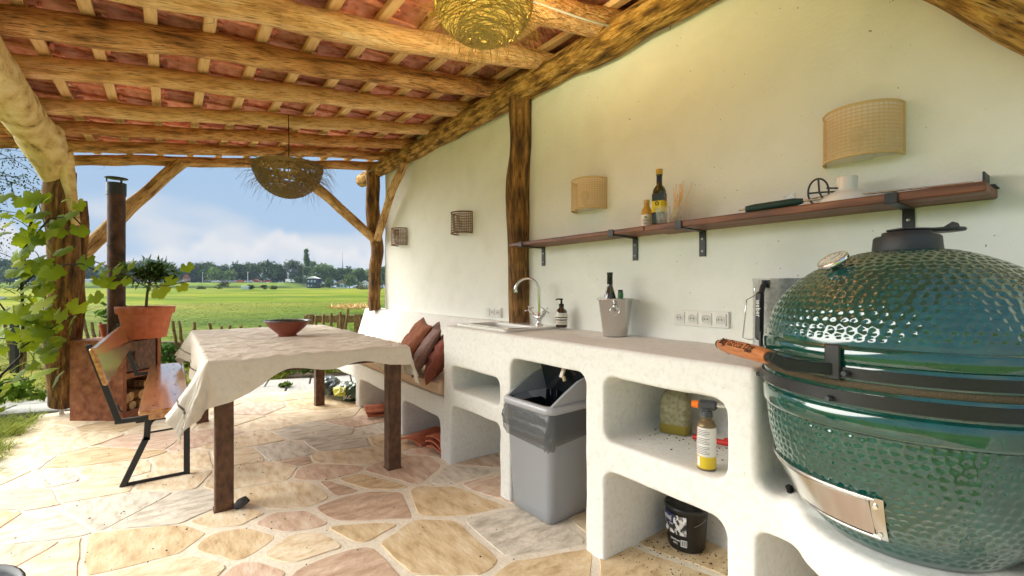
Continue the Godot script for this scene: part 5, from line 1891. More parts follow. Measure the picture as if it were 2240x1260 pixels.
	for c in [Color(0.04, 0.075, 0.016), Color(0.06, 0.105, 0.02), Color(0.025, 0.05, 0.012), Color(0.10, 0.15, 0.025)]:
		bm.append(mat(c.linear_to_srgb(), 0.6, {"spec": 0.3, "back": Color(0.2, 0.3, 0.05)}))
	for i in 300:
		var dd := Vector3(rr.randfn(), rr.randfn() * 0.7, rr.randfn()).normalized()
		var c := Vector3(0.03, 0.36, 0) + Vector3(dd.x * 0.20, dd.y * 0.145, dd.z * 0.20) * pow(rr.randf(), 0.35)
		var up := (dd + Vector3(0, 0.25, 0) + Vector3(rr.randfn(), rr.randfn(), rr.randfn()) * 0.35).normalized()
		var s := rr.randf_range(0.05, 0.08)
		part("leaf", leaf, bm[rr.randi() % 3 if i % 9 else 3], bay, Transform3D(ybasis(up, rr.randf() * TAU).scaled(Vector3(s, s, s)), c))
	part("inner_foliage", leaf_cloud(78, 0.36, 0.27, 420, 0.03, Color(0.03, 0.055, 0.014), 9, 0, 0.0), mats.foliage, bay, Transform3D(Basis(), Vector3(0.03, 0.225, 0)))
	# little pot behind the flue
	var lp := Vector3(0, 0.741, 0) - NEARER * 4.50 + ACROSS * -3.985
	var small = thing("small_pot", "small clay pot with a geranium half hidden behind the stove flue", "flower pot", lp)
	pm = MB.new()
	pm.lathe([Vector2(0, 0), Vector2(0.042, 0), Vector2(0.06, 0.10), Vector2(0.066, 0.10), Vector2(0.068, 0.125), Vector2(0.06, 0.125), Vector2(0.056, 0.11), Vector2(0, 0.11)], 24, Vector3.ZERO, Basis(), true)
	part("pot", pm.mesh(), mats.clay, small)
	part("foliage", leaf_cloud(77, 0.30, 0.24, 110, 0.045, Color(0.09, 0.17, 0.03), 7, 0, 0.0), mats.foliage, small, Transform3D(Basis(), Vector3(0, 0.09, 0)))
	# fire bowl whose rim shows in the near corner
	var fb := MB.new()
	fb.lathe([Vector2(0, 0.02), Vector2(0.10, 0.02), Vector2(0.2, 0.10), Vector2(0.26, 0.26), Vector2(0.27, 0.275), Vector2(0.26, 0.28), Vector2(0.25, 0.262), Vector2(0.19, 0.12), Vector2(0, 0.05)], 40)
	solo("fire_bowl", fb.mesh(), mats.cast, "black iron fire bowl whose rim shows in the lower left corner", "fire bowl", "", Transform3D(Basis(), Vector3(-0.64, 0.0, -2.10)))

# ---------------------------------------------------------------- lamps
func sconce(zc: float, label: String, cane: bool, group: String):
	var t = thing("wall_lamp", label, "wall lamp", Vector3(WALL_X, 1.697, zc), Basis(), group)
	var hw := 0.122
	var dp := 0.125
	var h := 0.182
	var m = mats.cane if cane else mats.rattan
	var shade := MB.new()
	shade.smooth(-1)
	# points on the half round: a from -90 to 90 degrees
	var at := func(a: float, y: float, o: float) -> Vector3:
		return Vector3(-cos(a) * (dp + o) - 0.004, y, sin(a) * (hw + o))
	var nvt := 25 if cane else 22
	var nh := 14 if cane else 13
	var sw := 0.0032 if cane else 0.0044
	var seg := 22
	for i in nvt:
		for pair in ([-0.0022, 0.0022] if cane else [0.0]):
			var a = lerpf(-PI / 2, PI / 2, i / (nvt - 1.0)) + pair / dp
			var da := sw * (0.42 if cane else 0.5) / dp
			shade.quad(at.call(a - da, 0.0, 0.0), at.call(a - da, h, 0.0), at.call(a + da, h, 0.0), at.call(a + da, 0.0, 0.0))
	for j in nh:
		var y := lerpf(0.006, h - 0.006, j / (nh - 1.0))
		for i in seg:
			var a0 := lerpf(-PI / 2, PI / 2, float(i) / seg)
			var a1 := lerpf(-PI / 2, PI / 2, (i + 1.0) / seg)
			shade.quad(at.call(a0, y - sw * 0.7, 0.001), at.call(a0, y + sw * 0.7, 0.001), at.call(a1, y + sw * 0.7, 0.001), at.call(a1, y - sw * 0.7, 0.001))
	if cane:
		for k in range(-14, 25):
			for s in [1.0, -1.0]:
				for j in nh - 1:
					var y0 := lerpf(0.006, h - 0.006, j / (nh - 1.0))
					var y1 := lerpf(0.006, h - 0.006, (j + 1.0) / (nh - 1.0))
					var st := PI / (nvt - 1.0)
					var a0: float = -PI / 2 + st * (k + (j if s > 0 else nh - 1 - j))
					var a1 = a0 + st * s
					if absf(a0) > PI / 2 or absf(a1) > PI / 2:
						continue
					var da := 0.0011 / dp
					shade.quad(at.call(a0 - da, y0, 0.002), at.call(a1 - da, y1, 0.002), at.call(a1 + da, y1, 0.002), at.call(a0 + da, y0, 0.002))
	part("woven_shade", shade.mesh(), m, t)
	var tm = mats.cane_trim if cane else mats.rattan
	for y in [0.0, h]:
		var q := []
		for i in seg + 1:
			q.append(at.call(lerpf(-PI / 2, PI / 2, float(i) / seg), y, 0.0))
		var mb := MB.new()
		mb.tube(q, 0.0042, 6)
		part("hoop", mb.mesh(), tm, t)
	for s in [-1.0, 1.0]:
		var mb := MB.new()
		mb.tube([Vector3(-0.006, 0, hw * s), Vector3(-0.006, h, hw * s)], 0.0042, 6)
		part("side_rod", mb.mesh(), tm, t)
	var bk := MB.new()
	bk.box(Vector3(-0.008, 0.02, 0), Vector3(0.01, 0.04, 0.07), 0.004)
	bk.tube([Vector3(-0.012, 0.006, -hw), Vector3(-0.012, 0.006, hw)], 0.002, 5)
	bk.box(Vector3(-0.04, 0.03, 0), Vector3(0.06, 0.014, 0.02), 0.003)
	part("bracket", bk.mesh(), mats.white_paint, t)
	var bulb := MB.new()
	bulb.ball(Vector3(-0.065, 0.085, 0), 0.026, 9, Vector3(1, 1.15, 1))
	bulb.tube([Vector3(-0.065, 0.03, 0), Vector3(-0.065, 0.062, 0)], 0.014, 10)
	part("bulb", bulb.mesh(), mats.white_ceramic, t)

func straw_lamp(at: Vector3, r0: float, depth: float, m, label: String, sd: int, hang: float, fringe: int):
	var t = thing("hanging_straw_lamp", label, "pendant lamp", at)
	var r := RandomNumberGenerator.new()
	r.seed = sd
	var mb := MB.new()
	var na := 96
	var nb := 26
	mb.smooth(0)
	for j in nb:
		for i in na:
			if r.randf() < (0.36 if fringe < 300 else 0.02) and j > 1:
				continue
			var q := []
			for e in [[i, j], [i, j + 1], [i + 1, j + 1], [i + 1, j]]:
				var a = TAU * (e[0] % na) / na
				var b: float = PI / 2 * e[1] / nb
				var rr := r0 * cos(b) * (1.0 + 0.03 * sin(a * 3.0 + sd))
				q.append(Vector3(cos(a) * rr, -sin(b) * depth, sin(a) * rr))
			mb.quad(q[3], q[2], q[1], q[0])
	part("bowl", mb.mesh(), m, t)
	# straw wound round the bowl and sticking out of it
	var sb := MB.new()
	for i in 700:
		var a := r.randf() * TAU
		var b := r.randf() * PI / 2 * 0.95
		var tilt := r.randfn() * 0.25
		var q := []
		for k in 5:
			var aa := a + (k - 2) * 0.16 / maxf(0.25, cos(b))
			var bb := clampf(b + tilt * (k - 2) * 0.18, 0.0, 1.5)
			q.append(Vector3(cos(aa) * r0 * cos(bb), -sin(bb) * depth, sin(aa) * r0 * cos(bb)) * r.randf_range(1.005, 1.03))
		sb.tube(q, 0.0018, 3, false)
	part("wound_straw", sb.mesh(), m, t)
	var fb := MB.new()
	for i in fringe:
		var a := r.randf() * TAU
		var b := r.randf_range(-0.1, 0.75)
		var n := Vector3(cos(a) * cos(b), -sin(b), sin(a) * cos(b))
		var side := Vector3(-n.z, 0, n.x) * r.randfn() * 0.5
		var p := Vector3(n.x * r0, n.y * depth, n.z * r0)
		var l := r.randf_range(0.04, 0.16)
		var q := [p, p + (n + side * 0.5).normalized() * l * 0.5, p + (n + side).normalized() * l * 0.9 + Vector3(0, -l * r.randf_range(0.2, 0.7), 0)]
		fb.tube(q, [0.0014, 0.0011, 0.0006], 3, false)
	part("fringe", fb.mesh(), m, t)
	var cb := MB.new()
	cb.tube([Vector3(0, -depth * 0.2, 0), Vector3(0.005, hang * 0.5, 0), Vector3(0, hang, 0)], 0.004, 6)
	for k in 3:
		var a := k * TAU / 3
		cb.tube([Vector3(cos(a) * r0 * 0.98, 0, sin(a) * r0 * 0.98), Vector3(0, 0.12, 0)], 0.002, 4)
	part("cord", cb.mesh(), mats.stem_dark, t)
	return t

func lamps():
	sconce(-4.825, "rattan half round wall lamp nearest to the far corner post", false, "")
	sconce(-3.475, "rattan half round wall lamp just left of the wall post by the tap", false, "")
	sconce(-1.965, "small looking cane half round wall lamp above the left end of the shelf", true, "")
	sconce(-0.585, "large looking cane half round wall lamp above the grill tools", true, "")
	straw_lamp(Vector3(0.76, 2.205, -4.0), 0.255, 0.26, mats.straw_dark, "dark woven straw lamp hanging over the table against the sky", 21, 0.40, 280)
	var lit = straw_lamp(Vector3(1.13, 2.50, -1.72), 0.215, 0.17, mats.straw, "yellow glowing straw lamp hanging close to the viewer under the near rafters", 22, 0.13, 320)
	var bb := MB.new()
	bb.ball(Vector3(0, 0.045, 0), 0.03, 10)
	var bm := mat(S(255, 226, 160), 0.4)
	bm.emission_enabled = true
	bm.emission = Color(1.0, 0.82, 0.5)
	bm.emission_energy_multiplier = 0.5
	part("light_bulb", bb.mesh(), bm, lit)
	var om := OmniLight3D.new()
	om.name = "bulb_light"
	om.light_color = Color(1.0, 0.98, 0.78)
	om.light_energy = LAMP_ENERGY
	om.light_size = 0.09
	om.omni_range = 14.0
	om.omni_attenuation = 2.0
	om.shadow_enabled = true
	lit.add_child(om)
	om.position = Vector3(0, 0.045, 0)

# ---------------------------------------------------------------- shelf and what stands on it
func bottle(called, label, cat, at, prof, m):
	var t = thing(called, label, cat, at)
	var b := MB.new()
	b.lathe(prof, 28)
	part("glass", b.mesh(), m, t)
	return t

func band(t, nm, r, y0, y1, m, a0 := 0.0, a1 := TAU):
	var P := PackedVector3Array()
	var n := 25
	for j in 2:
		for i in n:
			var a := lerpf(a0, a1, i / (n - 1.0))
			P.append(Vector3(cos(a) * r, y1 if j else y0, -sin(a) * r))
	return part(nm, grid_mesh(P, n, 2), m, t)

func shelf():
	var t = thing("wall_shelf", "long reddish brown wooden wall shelf on five black metal brackets", "shelf", Vector3(WALL_X, 1.505, -1.4))
	for e in [[-2.555, -1.425, 0.0, 0.024], [-1.422, -0.235, -0.005, 0.03]]:
		var b := MB.new()
		b.box(Vector3(-0.105, e[2] + e[3] / 2, (e[0] + e[1]) / 2 + 1.4), Vector3(0.20, e[3], e[1] - e[0]), 0.004)
		part("board", b.mesh(), mats.walnut, t)
	for z in [-2.418, -1.633, -1.23, -0.452]:
		var b := MB.new()
		var zz: float = z + 1.4
		b.box(Vector3(-0.006, -0.066, zz), Vector3(0.006, 0.13, 0.034), 0.0015)
		b.box(Vector3(-0.104, -0.0075, zz), Vector3(0.212, 0.005, 0.034), 0.0015)
		b.box(Vector3(-0.2105, 0.008, zz), Vector3(0.005, 0.036, 0.034), 0.0015)
		var br = part("bracket", b.mesh(), mats.black, t)
		for y in [-0.045, -0.105]:
			var s := MB.new()
			s.lathe([Vector2(0.006, 0), Vector2(0.005, 0.002), Vector2(0, 0.0025)], 10, Vector3(-0.009, y, zz), Basis(Vector3(0, 0, 1), PI / 2))
			part("screw", s.mesh(), mats.screw, br)
	var eb := MB.new()
	eb.box(Vector3(-0.05, 0.05, -0.255 + 1.4), Vector3(0.09, 0.045, 0.005), 0.001)
	eb.box(Vector3(-0.05, 0.028, -0.245 + 1.4), Vector3(0.09, 0.004, 0.03), 0.001)
	part("end_bracket", eb.mesh(), mats.cast, t)
	var y := 1.5305
	# vinegar bottle
	var v = bottle("vinegar_bottle", "small clear bottle of amber cider vinegar with a white label on the shelf", "bottle", Vector3(1.975, y, -1.475), [Vector2(0, 0), Vector2(0.024, 0), Vector2(0.027, 0.004), Vector2(0.027, 0.075), Vector2(0.024, 0.092), Vector2(0.0135, 0.112), Vector2(0.013, 0.124), Vector2(0, 0.124)], mat(S(196, 150, 60), 0.08, {"coat": 1.0}))
	var cap := MB.new()
	cap.lathe([Vector2(0, 0), Vector2(0.0155, 0), Vector2(0.0155, 0.018), Vector2(0.014, 0.02), Vector2(0, 0.02)], 18, Vector3(0, 0.124, 0))
	part("cap", cap.mesh(), mat(S(204, 170, 96), 0.4), v)
	var lab = band(v, "label", 0.0276, 0.006, 0.066, mat(S(232, 226, 214), 0.7))
	for e in [["CIDRE", 0.013, 0.036, S(150, 60, 40)], ["Apple", 0.009, 0.022, S(120, 70, 40)]]:
		part("print", text_mesh(e[0], e[1], 0.001), mat(e[3], 0.7), lab, Transform3D(Basis(Vector3.UP, deg_to_rad(-66)), Vector3(-0.0265, e[2], 0.0125)))
	var gl := MB.new()
	gl.prism([Vector2(-0.008, 0), Vector2(0, 0.006), Vector2(0.01, 0.001), Vector2(0.002, -0.006)], 0.0006, Transform3D(Basis(Vector3.UP, deg_to_rad(-66)), Vector3(-0.0262, 0.052, 0.0125)))
	part("print", gl.mesh(), mat(S(96, 130, 50), 0.7), lab)
	# olive oil: a square bottle
	var og = mat(S(52, 54, 18), 0.16, {"coat": 0.2})
	var o = thing("oil_bottle", "tall dark green square olive oil bottle with a yellow label", "bottle", Vector3(1.97, y, -1.395), yturn(14))
	var b := MB.new()
	b.box(Vector3(0, 0.087, 0), Vector3(0.062, 0.174, 0.062), 0.012)
	b.lathe([Vector2(0.033, 0.160), Vector2(0.032, 0.176), Vector2(0.026, 0.192), Vector2(0.0145, 0.206), Vector2(0.013, 0.25), Vector2(0.015, 0.252), Vector2(0.015, 0.262), Vector2(0, 0.262)], 24)
	part("glass", b.mesh(), og, o)
	b = MB.new()
	b.lathe([Vector2(0.0165, 0.258), Vector2(0.0165, 0.284), Vector2(0.015, 0.286), Vector2(0, 0.286)], 20)
	part("cap", b.mesh(), mat(S(200, 166, 74), 0.35, {"metal": 0.6}), o)
	b = MB.new()
	b.lathe([Vector2(0.0142, 0.206), Vector2(0.0138, 0.258)], 20)
	part("neck_sleeve", b.mesh(), mats.dark_plastic, o)
	b = MB.new()
	b.box(Vector3(0, 0.096, 0), Vector3(0.0632, 0.076, 0.0632), 0.011)
	lab = part("label", b.mesh(), mat(S(222, 192, 30), 0.6), o)
	b = MB.new()
	b.box(Vector3(0, 0.060, 0), Vector3(0.0633, 0.012, 0.0633), 0.011)
	part("label_band", b.mesh(), mats.dark_plastic, o)
	part("print", text_mesh("OLIVA", 0.011, 0.001), mat(S(60, 56, 20), 0.6), lab, Transform3D(Basis(Vector3.UP, deg_to_rad(-90)), Vector3(-0.0320, 0.080, 0.0)))
	b = MB.new()
	b.lathe([Vector2(0.009, 0), Vector2(0.010, 0.001), Vector2(0.006, 0.0012), Vector2(0.006, 0)], 20, Vector3(-0.032, 0.110, 0), Basis(Vector3(0, 0, 1), PI / 2))
	part("print", b.mesh(), mat(S(60, 56, 20), 0.6), lab)
	# two tumblers, one holding skewers
	var gm = glass(Color(0.92, 0.96, 0.95), 0.12)
	for e in [[Vector3(1.93, y, -1.352), "empty clear glass tumbler in front of the oil bottle"], [Vector3(1.975, y, -1.305), "clear glass tumbler holding bamboo skewers on the shelf"]]:
		var g := MB.new()
		g.lathe([Vector2(0, 0.001), Vector2(0.024, 0), Vector2(0.030, 0.07), Vector2(0.0315, 0.085), Vector2(0.0295, 0.085), Vector2(0.0275, 0.07), Vector2(0.022, 0.008), Vector2(0, 0.007)], 26)
		solo("glass_tumbler", g.mesh(), gm, e[1], "glass", "", Transform3D(Basis(), e[0]))
	var sk = thing("bamboo_skewers", "bunch of pale bamboo skewers leaning in a glass on the shelf", "skewers", Vector3(1.975, y, -1.305))
	var r := RandomNumberGenerator.new()
	r.seed = 6
	for i in 22:
		var g := MB.new()
		var f := Vector3(r.randf_range(-0.014, 0.008), 0.01, r.randf_range(-0.016, 0.004))
		var l := r.randf_range(0.13, 0.205)
		var d := Vector3(r.randf_range(-0.12, 0.12), 1.0, r.randf_range(0.10, 0.48) if i > 4 else r.randf_range(-0.1, 0.2)).normalized()
		g.tube([f, f + d * l], 0.0015, 5)
		part("skewer", g.mesh(), mats.batten, sk)
	# grill tools
	var rk = thing("grill_rake", "long steel ash rake with a dark green grip lying along the shelf", "grill tool", Vector3(1.93, y, -0.6))
	var g := MB.new()
	g.tube([Vector3(-0.02, 0.016, -0.335), Vector3(-0.012, 0.016, -0.30), Vector3(0.0, 0.020, -0.16), Vector3(0.0, 0.021, -0.13)], [0.012, 0.017, 0.016, 0.010], 14)
	part("grip", g.mesh(), mat(S(16, 52, 46), 0.6), rk)
	g = MB.new()
	g.tube([Vector3(0.0, 0.021, -0.14), Vector3(0.01, 0.016, 0.1), Vector3(0.02, 0.010, 0.33)], 0.0035, 8)
	g.tube([Vector3(-0.022, 0.016, -0.335), Vector3(-0.026, 0.014, -0.36)], 0.004, 8)
	g.tube([Vector3(0.022, 0.024, -0.14), Vector3(0.04, 0.04, -0.04), Vector3(0.05, 0.05, 0.02)], 0.003, 8)
	part("rod", g.mesh(), mats.steel, rk)
	var sc := MB.new()
	sc.box(Vector3(0, 0.052, 0), Vector3(0.004, 0.028, 0.045), 0.001, Basis(Vector3(1, 0, 0), -0.25))
	sc.tube([Vector3(0, 0.04, -0.01), Vector3(0.0, 0.016, -0.09)], 0.0025, 6)
	sc.box(Vector3(0.0, 0.008, -0.1), Vector3(0.04, 0.014, 0.06), 0.003)
	solo("grill_scraper", sc.mesh(), mats.galv, "small steel scraper blade standing up behind the green grip", "grill tool", "", Transform3D(Basis(), Vector3(1.99, y, -0.80)))
	var lf := MB.new()
	var ring := []
	for i in 29:
		var a := TAU * i / 28
		ring.append(Vector3(sin(a) * 0.012, 0.052 + cos(a) * 0.05, sin(a) * 0.030))
	lf.tube(ring, 0.0035, 7, false)
	for q in [[Vector3(0, 0.10, 0), Vector3(-0.005, 0.05, 0.005), Vector3(0.0, 0.012, 0.02)], [Vector3(-0.01, 0.05, -0.028), Vector3(0, 0.05, 0.0), Vector3(0.01, 0.045, 0.06), Vector3(0.0, 0.055, 0.065), Vector3(-0.01, 0.06, 0.03)]]:
		lf.tube(q, 0.0035, 7)
	solo("grid_lifter", lf.mesh(), mats.cast, "looped dark wire grid lifter standing beside the white enamel funnel", "grill tool", "", Transform3D(Basis(), Vector3(1.96, y, -0.688)))
	var fn := MB.new()
	fn.lathe([Vector2(0.088, 0), Vector2(0.086, 0.012), Vector2(0.060, 0.034), Vector2(0.036, 0.046), Vector2(0.033, 0.052), Vector2(0.033, 0.094), Vector2(0.031, 0.096), Vector2(0.029, 0.094), Vector2(0.029, 0.05)], 36)
	solo("enamel_funnel", fn.mesh(), mats.white_ceramic, "white enamel lamp shade or funnel with a short neck on the shelf", "enamel ware", "", Transform3D(Basis(), Vector3(1.985, y, -0.605)))

# ---------------------------------------------------------------- on the counter
func socket_strip(n: int, z0: float, w: float, y: float, label: String, switch_first: bool):
	var t = thing("socket_strip", label, "sockets", Vector3(WALL_X, y, z0))
	var b := MB.new()
	b.box(Vector3(-0.008, 0, w / 2), Vector3(0.012, w / n + 0.006, w + 0.006), 0.003)
	part("frame", b.mesh(), mats.socket, t)
	for i in n:
		var c := Vector3(-0.016, 0, (i + 0.5) * w / n)
		var s := w / n - 0.016
		if switch_first and i == 0:
			b = MB.new()
			b.box(c, Vector3(0.012, s, s * 0.5), 0.002, Basis(Vector3(0, 0, 1), 0.05))
			b.box(c + Vector3(0, 0, 0), Vector3(0.008, s, s), 0.002)
			part("switch", b.mesh(), mats.socket, t)
			continue
		b = MB.new()
		b.box(c, Vector3(0.006, s, s), 0.002)
		var bt := Basis(Vector3(0, 0, 1), PI / 2)
		b.lathe([Vector2(s * 0.40, 0.002), Vector2(s * 0.38, 0.0065), Vector2(s * 0.35, 0.0065), Vector2(s * 0.33, 0.0035)], 24, c, bt)
		var so = part("socket", b.mesh(), mats.socket, t)
		b = MB.new()
		b.lathe([Vector2(s * 0.335, 0.0034), Vector2(0, 0.0032)], 24, c, bt)
		part("well", b.mesh(), mats.socket_in, so)
		for q in [-1.0, 1.0]:
			b = MB.new()
			b.lathe([Vector2(0.0032, 0.0033), Vector2(0.003, 0.0042), Vector2(0, 0.0042)], 10, c + Vector3(0, 0, q * s * 0.14), bt)
			part("hole", b.mesh(), mats.hole, so)
			b = MB.new()
			b.box(c + Vector3(-0.004, q * s * 0.34, 0), Vector3(0.003, 0.004, 0.006), 0.0005)
			part("contact", b.mesh(), mats.screw, so)

func counter_things():
	socket_strip(3, -3.14, 0.222, 1.026, "white double socket with a switch on the wall left of the wall post", true)
	socket_strip(4, -1.385, 0.288, 1.070, "white strip of four sockets on the wall left of the chimney starter", false)
	# sink
	var t = thing("sink", "white ceramic sink set into the counter below the tap", "sink", Vector3(1.60, 0.958, -2.80))
	var f := func(p: Vector3) -> float:
		var d := maxf(rbox2(p.x, p.z, 0.0, 0.45, 0.0, 0.60, 0.03), absf(p.y - 0.004) - 0.010)
		var tub := maxf(rbox2(p.x, p.z, 0.075, 0.32, 0.04, 0.555, 0.05), maxf(-p.y - 0.16, p.y - 0.004))
		d = smin(d, tub, 0.012)
		var hollow := maxf(rbox2(p.x, p.z, 0.087 + p.y * -0.03, 0.308 + p.y * 0.03, 0.052, 0.543, 0.045), -p.y - 0.148)
		return smax(d, -hollow, 0.010)
	part("basin", nets(Vector3(-0.03, -0.19, -0.03), Vector3(0.52, 0.24, 0.67), 0.0075, f), mats.white_ceramic, t)
	var m := MB.new()
	m.lathe([Vector2(0.03, 0), Vector2(0.026, 0.003), Vector2(0, 0.002)], 20, Vector3(0.2, -0.148, 0.3))
	part("drain", m.mesh(), mats.chrome, t)
	# tap
	var tap = thing("tap", "chrome mixer tap with a high curved spout and two cross handles", "tap", Vector3(1.985, 0.972, -2.345))
	m = MB.new()
	m.lathe([Vector2(0, 0), Vector2(0.026, 0), Vector2(0.026, 0.006), Vector2(0.016, 0.012), Vector2(0.015, 0.03), Vector2(0.021, 0.04), Vector2(0.019, 0.062), Vector2(0.012, 0.07), Vector2(0.0125, 0.084), Vector2(0, 0.086)], 24)
	for s in [-1.0, 1.0]:
		m.tube([Vector3(0, 0.045, 0), Vector3(-0.008, 0.062, 0.045 * s), Vector3(-0.012, 0.078, 0.062 * s)], [0.012, 0.011, 0.012], 12)
	part("body", m.mesh(), mats.chrome, tap)
	for s in [-1.0, 1.0]:
		m = MB.new()
		var c := Vector3(-0.014, 0.084, 0.068 * s)
		m.tube([c, c + Vector3(-0.006, 0.022, 0.014 * s)], [0.013, 0.009], 12)
		var hc := c + Vector3(-0.006, 0.02, 0.014 * s)
		for k in 4:
			var a := k * PI / 2 + 0.5
			var d := Vector3(cos(a), sin(a) * 0.6, sin(a) * -0.5 * s).normalized()
			m.tube([hc, hc + d * 0.028], [0.0055, 0.004], 8)
			m.ball(hc + d * 0.029, 0.0062, 5)
		part("cross_handle", m.mesh(), mats.chrome, tap)
	m = MB.new()
	var sp := Vector3(-0.72, 0, -0.69)
	var q := [Vector3(0, 0.07, 0), Vector3(0, 0.14, 0), Vector3(0, 0.225, 0)]
	for i in range(1, 15):
		var a := PI * i / 14.0 * 0.96
		q.append(Vector3(0, 0.225, 0) + sp * 0.082 * (1.0 - cos(a)) + Vector3(0, sin(a) * 0.088, 0))
	q.append(q[-1] + Vector3(0, -0.018, 0) + sp * -0.004)
	m.tube(q, 0.0095, 14)
	m.tube([q[-2] + Vector3(0, 0.008, 0), q[-1]], 0.0125, 14)
	part("spout", m.mesh(), mats.chrome, tap)
	# soap
	var so = bottle("soap_bottle", "brown pump bottle of soap with a black and white striped label", "soap bottle", Vector3(2.005, 0.968, -2.15), [Vector2(0, 0), Vector2(0.034, 0), Vector2(0.037, 0.004), Vector2(0.037, 0.095), Vector2(0.034, 0.108), Vector2(0.016, 0.124), Vector2(0.0135, 0.134), Vector2(0, 0.134)], mat(S(48, 26, 14), 0.08, {"coat": 1.0}))
	m = MB.new()
	m.lathe([Vector2(0.0165, 0.13), Vector2(0.0165, 0.15), Vector2(0.007, 0.152), Vector2(0.006, 0.174), Vector2(0.010, 0.176), Vector2(0.010, 0.184), Vector2(0, 0.186)], 16)
	m.tube([Vector3(0, 0.180, 0), Vector3(-0.02, 0.181, -0.02), Vector3(-0.026, 0.174, -0.026)], [0.006, 0.0045, 0.004], 8)
	part("pump", m.mesh(), mats.dark_plastic, so)
	var lw = mat(S(224, 218, 204), 0.6)
	band(so, "label", 0.0376, 0.020, 0.094, lw)
	for e in [[0.046, 0.053], [0.062, 0.068], [0.026, 0.040]]:
		band(so, "label_stripe", 0.0380, e[0], e[1], mats.dark_plastic if e[0] > 0.03 else mat(S(196, 186, 166), 0.6))
	# ice bucket
	var ib = thing("ice_bucket", "steel ice bucket with ring handles holding bottles on the counter", "bucket", Vector3(1.965, 0.956, -1.675))
	m = MB.new()
	m.lathe([Vector2(0, 0.004), Vector2(0.058, 0.004), Vector2(0.064, 0), Vector2(0.066, 0.006), Vector2(0.091, 0.198), Vector2(0.100, 0.202), Vector2(0.101, 0.206), Vector2(0.095, 0.208), Vector2(0.089, 0.204), Vector2(0.062, 0.012), Vector2(0, 0.010)], 48)
	part("pail", m.mesh(), mats.steel, ib)
	for s in [2.46, -0.68]:
		m = MB.new()
		var n := Vector3(cos(s), 0, sin(s))
		var c := n * 0.089 + Vector3(0, 0.165, 0)
		m.ball(c + n * 0.004, 0.012, 7)
		var rg := []
		var sd := Vector3(-n.z, 0, n.x)
		for i in 21:
			var a := TAU * i / 20
			rg.append(c + n * 0.010 + Vector3(0, -0.024 + cos(a) * 0.024, 0) + sd * sin(a) * 0.024)
		m.tube(rg, 0.0035, 8, false)
		part("ring_handle", m.mesh(), mats.chrome, ib)
	var wb = bottle("wine_bottle", "dark wine bottle standing in the steel ice bucket", "bottle", Vector3(1.950, 0.968, -1.70), [Vector2(0, 0), Vector2(0.03, 0), Vector2(0.034, 0.006), Vector2(0.037, 0.17), Vector2(0.034, 0.20), Vector2(0.018, 0.255), Vector2(0.014, 0.275), Vector2(0.0135, 0.335), Vector2(0, 0.335)], mat(S(58, 50, 14), 0.06, {"coat": 1.0}))
	m = MB.new()
	m.lathe([Vector2(0.0158, 0.272), Vector2(0.0155, 0.325), Vector2(0.0165, 0.327), Vector2(0.0165, 0.338), Vector2(0, 0.338)], 18)
	part("capsule", m.mesh(), mats.dark_plastic, wb)
	for e in [[Vector3(1.985, 0.968, -1.655), S(28, 40, 60), 0.232, "small brown glass bottle neck with a blue sleeve in the ice bucket", S(40, 60, 120)], [Vector3(1.968, 0.968, -1.640), S(30, 84, 44), 0.224, "small green glass bottle neck in the ice bucket", S(40, 110, 60)]]:
		var bb = bottle("beer_bottle", e[3], "bottle", e[0], [Vector2(0, 0), Vector2(0.022, 0), Vector2(0.024, 0.13), Vector2(0.0145, 0.19), Vector2(0.0125, e[2]), Vector2(0.014, e[2] + 0.004), Vector2(0.014, e[2] + 0.010), Vector2(0, e[2] + 0.010)], mat(e[1], 0.08, {"coat": 1.0}))
		band(bb, "sleeve", 0.0150, 0.20, 0.226, mat(e[4], 0.4))
	# chimney starter
	var cs = thing("chimney_starter", "galvanised charcoal chimney starter with a black handle behind the grill", "chimney starter", Vector3(1.985, 0.956, -0.845))
	m = MB.new()
	m.lathe([Vector2(0.088, 0), Vector2(0.088, 0.296), Vector2(0.0905, 0.298), Vector2(0.0905, 0.303), Vector2(0.086, 0.303), Vector2(0.085, 0.0)], 44)
	part("cylinder", m.mesh(), mats.galv, cs)
	m = MB.new()
	var hn := Vector3(-0.97, 0, -0.05).normalized()
	var hs := Vector3(-hn.z, 0, hn.x)
	var hx := Basis(hs, Vector3.UP, hs.cross(Vector3.UP))
	var grip := MB.new()
	grip.box(hn * 0.135 + Vector3(0, 0.155, 0), Vector3(0.030, 0.19, 0.024), 0.008, hx * Basis(Vector3.RIGHT, 0.03))
	var gp = part("grip", grip.mesh(), mats.black, cs)
	m.tube([hn * 0.088 + Vector3(0, 0.285, 0), hn * 0.11 + Vector3(0, 0.27, 0), hn * 0.135 + Vector3(0, 0.22, 0)], [0.011, 0.011, 0.010], 8)
	m.box(hn * 0.091 + Vector3(0, 0.28, 0), Vector3(0.03, 0.03, 0.004), 0.001, hx)
	m.tube([hn * 0.088 + Vector3(0, 0.03, 0), hn * 0.125 + Vector3(0, 0.05, 0), hn * 0.135 + Vector3(0, 0.10, 0)], 0.008, 8)
	part("handle_strap", m.mesh(), mats.cast, cs)
	m = MB.new()
	var g2 := Vector3(-0.75, 0, -0.66)
	m.tube([g2 * 0.09 + Vector3(0, 0.27, 0), g2 * 0.10 + Vector3(0.01, 0.235, 0.01), g2 * 0.12 + Vector3(0, 0.215, 0), g2 * 0.135 + Vector3(0, 0.06, 0), g2 * 0.125 + Vector3(0.03, 0.05, 0), g2 * 0.09 + Vector3(0.03, 0.055, 0)], 0.0028, 6)
	part("helper_wire", m.mesh(), mats.chrome, cs)
